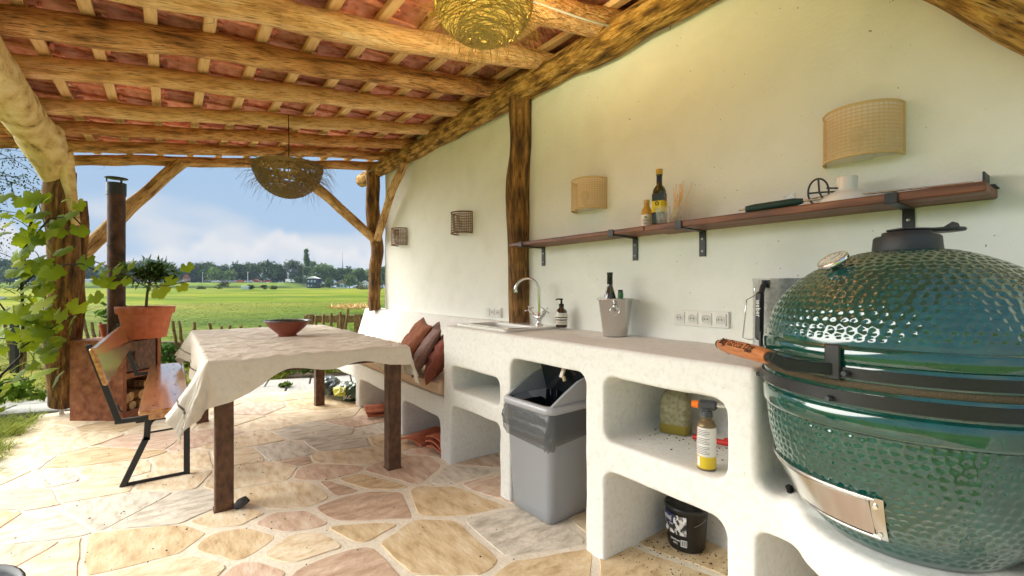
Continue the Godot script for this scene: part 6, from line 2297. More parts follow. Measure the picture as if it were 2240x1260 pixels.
	part("print", text_mesh("weber", 0.022, 0.001, "Droid Sans", true), mats.white_paint, gp, Transform3D(Basis(hn, -PI / 2) * hx_text(hn), hn * 0.1478 + Vector3(0, 0.185, 0)))

# text that faces along n
func hx_text(n: Vector3) -> Basis:
	var x := Vector3.UP.cross(n).normalized()
	return Basis(x, Vector3.UP, n)

# ---------------------------------------------------------------- the ceramic grill
const EGG := Vector3(1.632, 0.552, -0.358)
const EGG_TURN := 144.0

func dimpled(prof: Array, na: int, ds: float, pitch: float, deep: float, s0: float, s1: float) -> ArrayMesh:
	# profile resampled at steps of ds, with round pits laid in rows of equal pitch
	var pts := []
	var total := 0.0
	var acc := [0.0]
	for i in range(1, prof.size()):
		total += prof[i].distance_to(prof[i - 1])
		acc.append(total)
	var nv := int(total / ds) + 1
	var P := PackedVector3Array()
	var row := pitch * 0.87
	var radii := {}
	var at := func(s: float) -> Vector2:
		var k := 0
		while k < acc.size() - 2 and acc[k + 1] < s:
			k += 1
		return prof[k].lerp(prof[k + 1], clampf((s - acc[k]) / maxf(acc[k + 1] - acc[k], 1e-6), 0, 1))
	for k in range(-2, int(total / row) + 3):
		radii[k] = at.call(clampf(k * row, 0.0, total)).x
	for j in nv:
		var s := total * j / (nv - 1.0)
		var p: Vector2 = at.call(s)
		var p0: Vector2 = at.call(maxf(0.0, s - 0.004))
		var p1: Vector2 = at.call(minf(total, s + 0.004))
		var tg := (p1 - p0).normalized()
		var nr := Vector2(tg.y, -tg.x)
		var fade := smoothstep(s0 - 0.006, s0 + 0.006, s) * (1.0 - smoothstep(s1 - 0.006, s1 + 0.006, s))
		var k0 := roundi(s / row)
		for i in na:
			var a := TAU * i / na
			var dsp := 0.0
			if fade > 0.0:
				var best := 1.0
				for k in [k0 - 1, k0, k0 + 1]:
					var n: float = maxf(6.0, roundf(TAU * radii[k] / pitch))
					var ph := a * n / TAU + (0.5 if k % 2 else 0.0) + 0.12 * sin(k * 2.3)
					var id := roundf(ph)
					var dx = (ph - id) * TAU * radii[k] / n + 0.002 * sin(id * 3.7 + k * 1.9)
					var dy: float = s - k * row + 0.002 * cos(id * 2.9 + k * 4.1)
					best = minf(best, dx * dx + dy * dy)
				var d := sqrt(best) / (pitch * 0.56)
				dsp = -deep * (1.0 - smoothstep(0.0, 1.0, d)) * fade
			P.append(Vector3((p.x + nr.x * dsp) * cos(a), p.y + nr.y * dsp, -(p.x + nr.x * dsp) * sin(a)))
	return grid_mesh(P, na, nv, true)

func egg_dir(deg: float) -> Vector3:
	var a := deg_to_rad(EGG_TURN + deg)
	return Vector3(cos(a), 0, -sin(a))

# half hoop of flat metal round the grill
func hoop(r: float, y0: float, y1: float, th: float, a0: float, a1: float, n := 72) -> ArrayMesh:
	var mb := MB.new()
	var prof := [Vector2(r, y0), Vector2(r + th, y0), Vector2(r + th, y1), Vector2(r, y1)]
	for i in n:
		var u := egg_dir(lerpf(a0, a1, float(i) / n))
		var v := egg_dir(lerpf(a0, a1, (i + 1.0) / n))
		for k in 4:
			var p: Vector2 = prof[k]
			var q: Vector2 = prof[(k + 1) % 4]
			mb.smooth(k + 1)
			mb.quad(u * p.x + Vector3(0, p.y, 0), u * q.x + Vector3(0, q.y, 0), v * q.x + Vector3(0, q.y, 0), v * p.x + Vector3(0, p.y, 0))
	return mb.mesh()

func grill():
	var t = thing("ceramic_grill", "big glossy dark green egg shaped ceramic grill with dimpled glaze sitting in the counter's nook", "grill", EGG)
	var base := []
	for e in [[0.0, 0.195], [0.02, 0.215], [0.06, 0.248], [0.10, 0.276], [0.15, 0.302], [0.20, 0.320], [0.25, 0.331], [0.30, 0.337], [0.325, 0.339]]:
		base.append(Vector2(e[1], e[0]))
	part("base_bowl", dimpled(base, 500, 0.0035, 0.023, 0.0032, 0.03, 0.372), mats.egg, t)
	var lip := MB.new()
	lip.lathe([Vector2(0.330, 0.322), Vector2(0.342, 0.328), Vector2(0.3475, 0.338), Vector2(0.3475, 0.374), Vector2(0.342, 0.382), Vector2(0.325, 0.384)], 120)
	part("base_lip", lip.mesh(), mats.egg, t)
	part("lower_band", hoop(0.3465, 0.393, 0.423, 0.005, -180, 180, 120), mats.black, t)
	var core := MB.new()
	core.lathe([Vector2(0.335, 0.378), Vector2(0.3445, 0.388), Vector2(0.3445, 0.43), Vector2(0.338, 0.434), Vector2(0.338, 0.446), Vector2(0.3445, 0.450), Vector2(0.3445, 0.49), Vector2(0.33, 0.50)], 120)
	part("rim", core.mesh(), mats.egg, t)
	var felt := MB.new()
	felt.lathe([Vector2(0.335, 0.430), Vector2(0.3435, 0.432), Vector2(0.344, 0.440), Vector2(0.3435, 0.447), Vector2(0.335, 0.449)], 120)
	part("felt_gasket", felt.mesh(), mats.felt, t)
	part("upper_band", hoop(0.3465, 0.455, 0.480, 0.005, -180, 180, 120), mats.black, t)
	lip = MB.new()
	lip.lathe([Vector2(0.33, 0.486), Vector2(0.3445, 0.488), Vector2(0.3475, 0.494), Vector2(0.3475, 0.520), Vector2(0.342, 0.528), Vector2(0.333, 0.531)], 120)
	part("dome_lip", lip.mesh(), mats.egg, t)
	var dome := []
	for i in 41:
		var y := 0.528 + (0.772 - 0.528) * i / 40.0
		var k := (y - 0.515) / 0.268
		dome.append(Vector2(0.338 * pow(maxf(0.0, 1.0 - pow(k, 2.15)), 0.56), y))
	dome[40] = Vector2(0.055, 0.776)
	part("dome", dimpled(dome, 520, 0.0035, 0.0225, 0.0032, 0.02, 1.0), mats.egg, t)
	# chimney cap
	var c := MB.new()
	c.lathe([Vector2(0.066, 0.764), Vector2(0.0755, 0.768), Vector2(0.0765, 0.772), Vector2(0.0735, 0.806), Vector2(0.069, 0.811), Vector2(0.055, 0.813), Vector2(0.054, 0.822), Vector2(0.02, 0.826), Vector2(0, 0.826)], 56)
	part("chimney_cap", c.mesh(), mats.cast, t)
	c = MB.new()
	var ld := Vector3(0.80, 0, 0.60)
	c.box(Vector3(0, 0.829, 0) + ld * 0.03, Vector3(0.13, 0.006, 0.06), 0.003, Basis(ld, Vector3.UP, ld.cross(Vector3.UP)))
	c.lathe([Vector2(0, 0.824), Vector2(0.05, 0.824), Vector2(0.052, 0.828), Vector2(0.05, 0.832), Vector2(0, 0.833)], 36, ld * 0.095)
	c.tube([ld * 0.12 + Vector3(0, 0.832, -0.01), ld * 0.17 + Vector3(0, 0.842, -0.03), ld * 0.195 + Vector3(0, 0.842, -0.04)], [0.008, 0.014, 0.012], 12, true, 0.0, null, 0.5)
	part("draft_door", c.mesh(), mats.cast, t)
	# thermometer
	var th := egg_dir(4.0)
	var ta := (th * 0.55 + Vector3(0, 0.8, 0)).normalized()
	var tb := ybasis(ta)
	var tc := th * 0.205 + Vector3(0, 0.725, 0)
	c = MB.new()
	c.lathe([Vector2(0.012, -0.02), Vector2(0.014, 0.012), Vector2(0.036, 0.014), Vector2(0.0385, 0.018), Vector2(0.0385, 0.026), Vector2(0.036, 0.029), Vector2(0.033, 0.028)], 40, tc, tb)
	var tm = part("thermometer", c.mesh(), mats.chrome, t)
	c = MB.new()
	c.lathe([Vector2(0.0335, 0.0275), Vector2(0, 0.0275)], 40, tc, tb)
	part("dial", c.mesh(), mat(S(206, 204, 190), 0.25), tm)
	c = MB.new()
	for i in 11:
		var a := deg_to_rad(-140 + i * 28)
		c.box(tc + tb * Vector3(sin(a) * 0.026, 0.028, cos(a) * 0.026), Vector3(0.0015, 0.0006, 0.007), 0.0002, tb * Basis(Vector3.UP, a))
	c.box(tc + tb * Vector3(0.006, 0.0282, 0.008), Vector3(0.0016, 0.0006, 0.028), 0.0002, tb * Basis(Vector3.UP, 0.7))
	part("dial_mark", c.mesh(), mats.hole, tm)
	# handle: two arms from the bands, wooden bar in front
	var f := egg_dir(0)
	var s := Vector3(-f.z, 0, f.x)
	if s.z > 0.0:
		s = -s
	var bar := f * 0.455 + Vector3(0, 0.497, 0)
	var grip := MB.new()
	var seg := []
	var rd := []
	for i in 13:
		var q := i / 12.0 * 2.0 - 1.0
		seg.append(bar + s * q * 0.125)
		rd.append(0.0215 * (1.0 - 0.12 * q * q) * (0.86 if absf(q) > 0.97 else 1.0))
	grip.tube(seg, rd, 20)
	var gx := Transform3D(ybasis(s), bar)
	var gm := MB.new()
	var ls := []
	for p in seg:
		ls.append(gx.affine_inverse() * p)
	gm.tube(ls, rd, 20)
	var gp = part("handle_grip", gm.mesh(), mats.handle, t, gx)
	# burnt lettering along the bar
	var tn := Vector3(-f.x * 0.0, 0.42, 0) + f * 0.55 + s * -0.0 + Vector3(-0.1, 0, 0.35)
	tn = (tn - s * tn.dot(s)).normalized()
	var tx := -s
	var burn = part("lettering", text_mesh("Big Green Egg", 0.026, 0.0012, "Droid Serif", true), mat(S(60, 30, 16), 0.8), gp, gx.affine_inverse() * Transform3D(Basis(tx, tn.cross(tx), tn), bar + tn * 0.0208 + s * 0.012))
	for side in [-1.0, 1.0]:
		c = MB.new()
		var tip: Vector3 = bar + s * side * 0.128
		var an := egg_dir(26.0 * (1.0 if egg_dir(26.0).dot(s) * side > 0.0 else -1.0))
		var hit := an * 0.356 + Vector3(0, 0.472, 0)
		c.tube([tip - s * side * 0.004, tip + s * side * 0.014], 0.013, 14)
		var mid = tip + s * side * 0.012
		for e in [[mid, tip.lerp(hit, 0.25) + Vector3(0, -0.012, 0) + s * side * 0.006], [tip.lerp(hit, 0.25) + Vector3(0, -0.012, 0) + s * side * 0.006, hit]]:
			var dr: Vector3 = e[1] - e[0]
			var yb := (Vector3.UP - dr.normalized() * dr.normalized().y).normalized()
			c.box((e[0] + e[1]) * 0.5, Vector3(dr.length() + 0.01, 0.028, 0.007), 0.002, Basis(dr.normalized(), yb, dr.normalized().cross(yb)))
		var tgx := Vector3(-an.z, 0, an.x)
		c.box(hit + Vector3(0, 0.018, 0), Vector3(0.036, 0.085, 0.007), 0.003, Basis(tgx, Vector3.UP, tgx.cross(Vector3.UP)))
		part("handle_arm", c.mesh(), mats.black, t)
		for e in [[0.012, 0.0], [-0.03, 0.0], [0.006, -0.066]]:
			var pc: Vector3 = hit + tgx * e[0] + Vector3(0, e[1] - 0.005, 0) + an * 0.002
			var bo := MB.new()
			bo.tube([pc, pc + an * 0.010], [0.008, 0.006], 8)
			part("bolt", bo.mesh(), mats.cast, t)
	# air door of sheet steel low on the front
	var n := 40
	var dm := MB.new()
	dm.smooth(0)
	var rr := func(y: float) -> float:
		var k := 0
		while k < base.size() - 2 and base[k + 1].y < y:
			k += 1
		return lerpf(base[k].x, base[k + 1].x, clampf((y - base[k].y) / (base[k + 1].y - base[k].y), 0, 1))
	var ys := [0.068, 0.072, 0.165, 0.169]
	var of := [0.004, 0.009, 0.009, 0.004]
	for j in 3:
		dm.smooth(j + 1)
		for i in n:
			var a0 := lerpf(-36.0, 36.0, float(i) / n)
			var a1 := lerpf(-36.0, 36.0, (i + 1.0) / n)
			var p := []
			for e in [[a0, j], [a0, j + 1], [a1, j + 1], [a1, j]]:
				p.append(egg_dir(e[0]) * (rr.call(ys[e[1]]) + of[e[1]]) + Vector3(0, ys[e[1]], 0))
			dm.quad(p[3], p[2], p[1], p[0])
	part("air_door", dm.mesh(), mats.steel, t)
	for y in [0.062, 0.174]:
		var q := []
		for i in n + 1:
			q.append(egg_dir(lerpf(-38.0, 38.0, float(i) / n)) * (rr.call(y) + 0.006) + Vector3(0, y, 0))
		dm = MB.new()
		dm.tube(q, 0.0045, 8)
		part("door_rail", dm.mesh(), mats.steel, t)
	for sd in [-1.0, 1.0]:
		dm = MB.new()
		for j in 6:
			for i in 4:
				var p := []
				for e in [[i, j], [i, j + 1], [i + 1, j + 1], [i + 1, j]]:
					var y := lerpf(0.058, 0.178, e[1] / 6.0)
					p.append(egg_dir(sd * lerpf(34.5, 41.0, e[0] / 4.0)) * (rr.call(y) + 0.0045) + Vector3(0, y, 0))
				if sd > 0:
					dm.quad(p[3], p[2], p[1], p[0])
				else:
					dm.quad(p[0], p[1], p[2], p[3])
		var fl = part("door_flange", dm.mesh(), mats.steel, t)
		for y in [0.075, 0.155]:
			dm = MB.new()
			var an := egg_dir(sd * 38.0)
			dm.tube([an * (rr.call(y) + 0.004) + Vector3(0, y, 0), an * (rr.call(y) + 0.010) + Vector3(0, y, 0)], [0.007, 0.005], 10)
			part("bolt", dm.mesh(), mats.chrome, fl)
	# feet under the grill and a crumb of charcoal on the ledge
	var r := RandomNumberGenerator.new()
	r.seed = 41
	var lump_m := MB.new()
	lump_m.tube([Vector3(-0.02, 0.008, 0), Vector3(0, 0.012, 0.005), Vector3(0.025, 0.006, 0)], [0.006, 0.013, 0.006], 8, true, 0.4, noise(150, 40.0, 2))
	solo("charcoal_lump", lump_m.mesh(), mats.soot, "black lump of charcoal lying in the nook beside the grill's steel air door", "charcoal", "", Transform3D(yturn(30), Vector3(1.62, 0.553, -0.655)))
	var jar := MB.new()
	jar.lathe([Vector2(0, 0.002), Vector2(0.022, 0), Vector2(0.026, 0.035), Vector2(0.024, 0.036), Vector2(0.02, 0.006), Vector2(0, 0.006)], 24)
	solo("glass_votive", jar.mesh(), glass(Color(0.35, 0.55, 0.5), 0.35), "small greenish glass standing by the foot of the grill at the right edge", "glass", "", Transform3D(Basis(), Vector3(1.42, 0.552, -0.16)))

# ---------------------------------------------------------------- bin and things in the niches
func rrect(w: float, d: float, r: float, n := 6) -> Array:
	var out := []
	for q in 4:
		var c := Vector2((w - r) * [1, -1, -1, 1][q], (d - r) * [1, 1, -1, -1][q])
		for i in n + 1:
			var a := PI / 2 * (q + float(i) / n)
			out.append(c + Vector2(cos(a), sin(a)) * r)
	return out

# skin through rounded rectangles: rings of [y, half width, half depth, corner]
func loft(rings: Array, cap_low := true, cap_top := false) -> ArrayMesh:
	var mb := MB.new()
	var R := []
	for e in rings:
		var ring := []
		for p in rrect(e[1], e[2], e[3]):
			ring.append(Vector3(p.x + (e[4] if e.size() > 4 else 0.0), e[0], -p.y))
		R.append(ring)
	mb.smooth(0)
	for j in R.size() - 1:
		for i in R[j].size():
			var k: int = (i + 1) % R[j].size()
			mb.quad(R[j][i], R[j + 1][i], R[j + 1][k], R[j][k])
	mb.smooth(-1)
	if cap_low:
		mb.face(R[0], Vector3(0, rings[0][0] + 1.0, 0))
	if cap_top:
		mb.face(R[-1], Vector3(0, rings[-1][0] - 1.0, 0))
	return mb.mesh()

func niche_things():
	# swing-top bin
	var b = thing("waste_bin", "tall grey plastic waste bin with a black bag and its lid flap open", "waste bin", Vector3(1.70, 0.008, -1.905), yturn(2))
	part("body", loft([[0.0, 0.150, 0.150, 0.03], [0.006, 0.158, 0.158, 0.035], [0.06, 0.160, 0.161, 0.04], [0.53, 0.186, 0.188, 0.045], [0.575, 0.188, 0.190, 0.045]]), mats.bin, b)
	# bag folded over the rim, crumpled
	var P := PackedVector3Array()
	var n = noise(701, 9.0, 4)
	var base := rrect(0.188, 0.190, 0.045, 10)
	var nu := base.size()
	var nv := 22
	for j in nv:
		for i in nu:
			var v := j / (nv - 1.0)
			var p: Vector2 = base[i]
			var hang := 0.17 + 0.03 * sin(i * TAU / nu * 2.0 + 0.6) + 0.03 * n.get_noise_2d(i * 0.06, 3.0)
			var y := 0.585 - (1.0 - v) * hang
			var bulge := 1.03 + 0.07 * sin((1.0 - v) * PI * 0.8) + 0.06 * n.get_noise_3d(p.x * 4.0, y * 1.3, p.y * 4.0) + 0.012 * sin(i * 2.1 + n.get_noise_2d(i * 0.3, y * 6.0) * 3.0) * (1.0 - v)
			P.append(Vector3(p.x * bulge, y, -p.y * bulge))
	part("bin_bag", grid_mesh(P, nu, nv, true), mats.bag, b)
	# lid: rim, cheeks that curve up to the back, dark inside
	part("lid_rim", loft([[0.572, 0.196, 0.198, 0.05], [0.575, 0.203, 0.205, 0.05], [0.60, 0.203, 0.205, 0.05], [0.612, 0.194, 0.196, 0.05], [0.612, 0.176, 0.18, 0.05], [0.56, 0.172, 0.176, 0.05]], false), mats.bin_lid, b)
	for s in [-1.0, 1.0]:
		var m := MB.new()
		var side := [Vector2(-0.175, 0.0), Vector2(0.19, 0.0), Vector2(0.188, 0.075), Vector2(0.17, 0.115), Vector2(0.10, 0.125), Vector2(0.02, 0.105), Vector2(-0.07, 0.06)]
		m.prism(side, 0.016, Transform3D(Basis(), Vector3(0, 0.610, 0.178 * s - 0.008 + 0.0)), 0.004)
		part("lid_cheek", m.mesh(), mats.bin_lid, b)
	var m := MB.new()
	m.box(Vector3(0.188, 0.66, 0), Vector3(0.014, 0.11, 0.36), 0.005)
	part("lid_back", m.mesh(), mats.bin_lid, b)
	m = MB.new()
	m.prism([Vector2(-0.165, -0.09), Vector2(0.165, -0.09), Vector2(0.165, 0.07), Vector2(0.15, 0.095), Vector2(-0.15, 0.095), Vector2(-0.165, 0.07)], 0.01, Transform3D(Basis(Vector3.UP, -PI / 2) * Basis(Vector3.RIGHT, 0.30), Vector3(0.10, 0.70, 0)), 0.003)
	var fl = part("lid_flap", m.mesh(), mat(S(40, 42, 44), 0.08, {"coat": 1.0}), b)
	m = MB.new()
	m.box(Vector3(0.055, 0.755, 0.04), Vector3(0.012, 0.09, 0.026), 0.003, Basis(Vector3.RIGHT, 0.15) * Basis(Vector3(0, 0, 1), -0.30))
	m.box(Vector3(0.048, 0.71, 0.052), Vector3(0.014, 0.03, 0.02), 0.003, Basis(Vector3.RIGHT, -0.4))
	part("tape", m.mesh(), mat(S(206, 176, 138), 0.35, {"coat": 0.6}), fl)
	# the bag's dark inside
	P = PackedVector3Array()
	base = rrect(0.172, 0.176, 0.05, 10)
	nu = base.size()
	for j in 12:
		for i in nu:
			var v := j / 11.0
			var p: Vector2 = base[i] * (1.0 - 0.25 * v + 0.04 * sin(i * 1.3 + v * 5.0))
			P.append(Vector3(p.x, 0.605 - v * 0.35, -p.y))
	part("bag_lining", grid_mesh(P, nu, 12, true), mat(S(22, 28, 30), 0.3), b)
	m = MB.new()
	m.box(Vector3(0, 0.27, 0), Vector3(0.28, 0.01, 0.28), 0.002)
	part("bag_bottom", m.mesh(), mats.soot, b)
	# brown paper sheet standing behind it
	P = PackedVector3Array()
	var cn = noise(702, 5.0, 4)
	for j in 30:
		for i in 20:
			var z := lerpf(-2.06, -1.53, i / 19.0)
			var y := lerpf(0.02, 0.80, j / 29.0)
			P.append(Vector3(1.975 - 0.03 * (1.0 - y) - 0.03 * absf(cn.get_noise_2d(z * 1.5, y * 1.5)) + 0.004 * cn.get_noise_2d(z * 9.0, y * 9.0), y, z))
	solo("brown_paper_sack", grid_mesh(P, 20, 30), mats.card, "crumpled brown paper sack standing behind the waste bin in its niche", "paper sack")
	# jerrycan
	var jc = thing("plastic_jerrycan", "dirty translucent plastic jerrycan with yellow liquid in the upper niche", "jerrycan", Vector3(1.90, 0.545, -1.255), yturn(20))
	part("body", loft([[0.0, 0.045, 0.060, 0.02], [0.01, 0.05, 0.066, 0.024], [0.13, 0.05, 0.066, 0.024], [0.17, 0.046, 0.06, 0.024], [0.2, 0.03, 0.04, 0.02], [0.205, 0.02, 0.022, 0.015], [0.23, 0.02, 0.022, 0.015]], true, true), mat(Color.WHITE, 0.5, {"tex": ntex(160, 0.015, [S(110, 102, 72), S(150, 144, 112), S(172, 166, 136)]), "nrm": nrm(161, 0.02, 6.0), "ns": 0.6, "tri": Vector3(5, 5, 5)}), jc)
	part("liquid", loft([[0.002, 0.046, 0.0612, 0.02], [0.006, 0.0508, 0.0668, 0.024], [0.045, 0.0508, 0.0668, 0.024]], true, true), mat(S(140, 124, 46), 0.3), jc)
	# gas torch
	var gt = thing("gas_torch", "gas burner with an orange nozzle guard on a red, white and yellow canister", "gas torch", Vector3(1.612, 0.544, -0.935))
	m = MB.new()
	m.lathe([Vector2(0, 0.003), Vector2(0.032, 0.0), Vector2(0.0345, 0.004), Vector2(0.0335, 0.008), Vector2(0.0335, 0.158), Vector2(0.0345, 0.162), Vector2(0.032, 0.167), Vector2(0.026, 0.178), Vector2(0.018, 0.184), Vector2(0.017, 0.188), Vector2(0.021, 0.188), Vector2(0.021, 0.197), Vector2(0, 0.197)], 32)
	part("canister", m.mesh(), mat(S(120, 104, 74), 0.35, {"metal": 0.5}), gt)
	band(gt, "label", 0.0340, 0.008, 0.052, mat(S(206, 178, 34), 0.4))
	var lab = band(gt, "label", 0.0340, 0.052, 0.158, mat(S(214, 212, 206), 0.4), deg_to_rad(118), deg_to_rad(310))
	band(gt, "label", 0.03395, 0.052, 0.158, mat(S(196, 194, 190), 0.4), deg_to_rad(-50), deg_to_rad(118))
	band(gt, "label", 0.0342, 0.122, 0.158, mat(S(176, 48, 32), 0.4), deg_to_rad(70), deg_to_rad(142))
	band(gt, "label", 0.0343, 0.014, 0.16, mat(S(150, 60, 40), 0.4), deg_to_rad(141), deg_to_rad(144))
	band(gt, "label", 0.0343, 0.014, 0.048, mat(S(226, 226, 220), 0.4), deg_to_rad(145), deg_to_rad(168))
	m = MB.new()
	for i in 15:
		var y := 0.148 - i * 0.0062
		if i == 4 or i == 9:
			continue
		var a0 := deg_to_rad(152)
		var a1 := deg_to_rad(228 if i % 3 else 214)
		for k in 10:
			var p := []
			for e in [[k, 0.0], [k, 0.0022], [k + 1, 0.0022], [k + 1, 0.0]]:
				var a := lerpf(a0, a1, e[0] / 10.0)
				p.append(Vector3(cos(a) * 0.0344, y + e[1], -sin(a) * 0.0344))
			m.quad(p[0], p[1], p[2], p[3])
	part("print", m.mesh(), mat(S(110, 106, 110), 0.5), lab)
	m = MB.new()
	var hd := Vector3(0.42, 0, 0.91)
	var hb := Basis(hd, Vector3.UP, hd.cross(Vector3.UP))
	m.tube([Vector3(0, 0.195, 0), Vector3(0, 0.215, 0)], [0.022, 0.020], 18)
	m.box(Vector3(0, 0.238, 0) + hd * 0.004, Vector3(0.068, 0.034, 0.034), 0.009, hb)
	m.box(Vector3(0, 0.218, 0) + hd * -0.006, Vector3(0.036, 0.03, 0.032), 0.008, hb)
	part("burner_head", m.mesh(), mat(S(62, 64, 68), 0.5), gt)
	m = MB.new()
	m.box(Vector3(0, 0.243, 0) + hd * 0.004 + hd.cross(Vector3.UP) * -0.0172, Vector3(0.044, 0.004, 0.001), 0.0003, hb)
	part("print", m.mesh(), mat(S(220, 200, 40), 0.5), gt)
	m = MB.new()
	m.tube([hd * -0.028 + Vector3(0, 0.236, 0), hd * -0.052 + Vector3(0, 0.237, 0)], [0.0145, 0.013], 18)
	part("nozzle_guard", m.mesh(), mat(S(240, 120, 20), 0.45), gt)
	m = MB.new()
	m.tube([hd * 0.034 + Vector3(0, 0.24, 0), hd * 0.085 + Vector3(0, 0.242, 0)], [0.010, 0.011], 16, true)
	part("nozzle", m.mesh(), mats.steel, gt)
	# red tool lying behind
	m = MB.new()
	m.tube([Vector3(0, 0.012, -0.16), Vector3(0, 0.016, 0.0), Vector3(0.0, 0.013, 0.14)], [0.011, 0.012, 0.010], 10)
	m.box(Vector3(0, 0.03, 0.05), Vector3(0.02, 0.012, 0.16), 0.004)
	solo("red_bolt_cutter", m.mesh(), mat(S(190, 40, 28), 0.4), "red handled tool lying behind the gas torch in the niche", "tool", "", Transform3D(yturn(12), Vector3(1.90, 0.545, -0.99)))
	# paint bucket
	var pb = thing("paint_bucket", "black and white paint bucket smeared with dried paint in the lower niche", "bucket", Vector3(1.955, 0.010, -1.235), Basis.from_scale(Vector3(0.9, 0.95, 0.9)))
	m = MB.new()
	m.lathe([Vector2(0, 0.004), Vector2(0.088, 0), Vector2(0.092, 0.006), Vector2(0.105, 0.185), Vector2(0.109, 0.188), Vector2(0.109, 0.205), Vector2(0.104, 0.208), Vector2(0.1, 0.19), Vector2(0, 0.185)], 44)
	part("pail", m.mesh(), mat(S(30, 30, 31), 0.35), pb)
	band(pb, "label", 0.1062, 0.085, 0.175, mat(Color.WHITE, 0.5, {"tex": ntex(162, 0.02, [S(40, 40, 42), S(60, 60, 62), S(226, 224, 218), S(236, 234, 228)], [0.3, 0.46, 0.5, 0.9], 256), "tri": Vector3(7, 4, 7)}), deg_to_rad(130), deg_to_rad(212))
	var bl = band(pb, "label", 0.1072, 0.130, 0.176, mat(S(28, 40, 92), 0.4), deg_to_rad(130), deg_to_rad(176))
	part("print", text_mesh("mol", 0.034, 0.001, "Droid Sans", true), mats.white_paint, bl, Transform3D(hx_text(Vector3(-0.91, 0, -0.41)), Vector3(-0.91, 0, -0.41) * 0.1080 + Vector3(0, 0.152, 0)))
	var sl = band(pb, "label", 0.0990, 0.03, 0.062, mat(S(226, 226, 222), 0.5), deg_to_rad(196), deg_to_rad(214))
	m = MB.new()
	for i in 9:
		var a := deg_to_rad(198.0 + i * 1.75)
		var nn := Vector3(cos(a), 0, -sin(a))
		m.box(nn * 0.0993 + Vector3(0, 0.046, 0), Vector3(0.0008 + 0.0007 * (i % 3), 0.026, 0.0006), 0.0001, hx_text(nn))
	part("print", m.mesh(), mats.hole, sl)
	part("print", text_mesh("Houtverf", 0.012, 0.0008, "Droid Sans", true), mats.white_paint, pb, Transform3D(hx_text(Vector3(-1, 0, -0.05)), Vector3(-0.1, 0.056, 0.0)))
	part("print", text_mesh("4,5 L", 0.012, 0.0008, "Droid Sans", true), mats.white_paint, pb, Transform3D(hx_text(Vector3(-1, 0, -0.05)), Vector3(-0.099, 0.040, 0.0)))
	m = MB.new()
	var hp := []
	for i in 19:
		var a := PI * i / 18.0
		hp.append(Vector3(-sin(a) * 0.085, 0.17 - sin(a) * 0.055, cos(a) * -0.112))
	m.tube(hp, 0.002, 6, false)
	part("handle", m.mesh(), mats.wire, pb)
	# dust, needles and crumbs in the niches
	var r := RandomNumberGenerator.new()
	r.seed = 19
	m = MB.new()
	for i in 420:
		var p := Vector3(r.randf_range(1.62, 2.0), 0.014, r.randf_range(-1.36, -0.86))
		if r.randf() < 0.25:
			p = Vector3(1.96 - absf(r.randfn()) * 0.12, 0.544, r.randf_range(-1.37, -0.85))
		elif r.randf() < 0.15:
			p = Vector3(1.95 - absf(r.randfn()) * 0.08, 0.012, r.randf_range(-2.75, -2.22))
		var sz := absf(r.randfn()) * 0.003 + 0.0015
		m.box(p, Vector3(sz, 0.003, sz * r.randf_range(0.4, 2.0)), 0.0008, Basis(Vector3.UP, r.randf() * TAU))
	var cr = solo("crumbs", m.mesh(), mat(S(62, 42, 24), 0.95), "dark crumbs and bits of bark scattered on the niche floors", "crumbs")
	cr.set_meta("kind", "stuff")

# ---------------------------------------------------------------- on and under the built-in bench
func pillow_mesh(w: float, h: float, d: float, sd: int, amp := 0.02) -> ArrayMesh:
	var n = noise(sd, 4.0, 3)
	var mb := []
	var nu := 34
	var P := PackedVector3Array()
	# two sheets that meet along the seam, as one closed grid
	for j in nu:
		for i in nu * 2:
			var side := 1.0 if i < nu else -1.0
			var k := i if i < nu else 2 * nu - 1 - i
			var u := k / (nu - 1.0) * 2.0 - 1.0
			var v := j / (nu - 1.0) * 2.0 - 1.0
			var pin := 1.0 - 0.10 * (1.0 - v * v) * u * u
			var pin2 := 1.0 - 0.10 * (1.0 - u * u) * v * v
			var t := pow(maxf(0.0, (1.0 - u * u) * (1.0 - v * v)), 0.42)
			var x := u * w * 0.5 * pin
			var y := v * h * 0.5 * pin2
			P.append(Vector3(x, y, side * (d * 0.5 * t + amp * t * n.get_noise_3d(x * 3.0, y * 3.0, side))))
	return grid_mesh(P, nu * 2, nu, true)

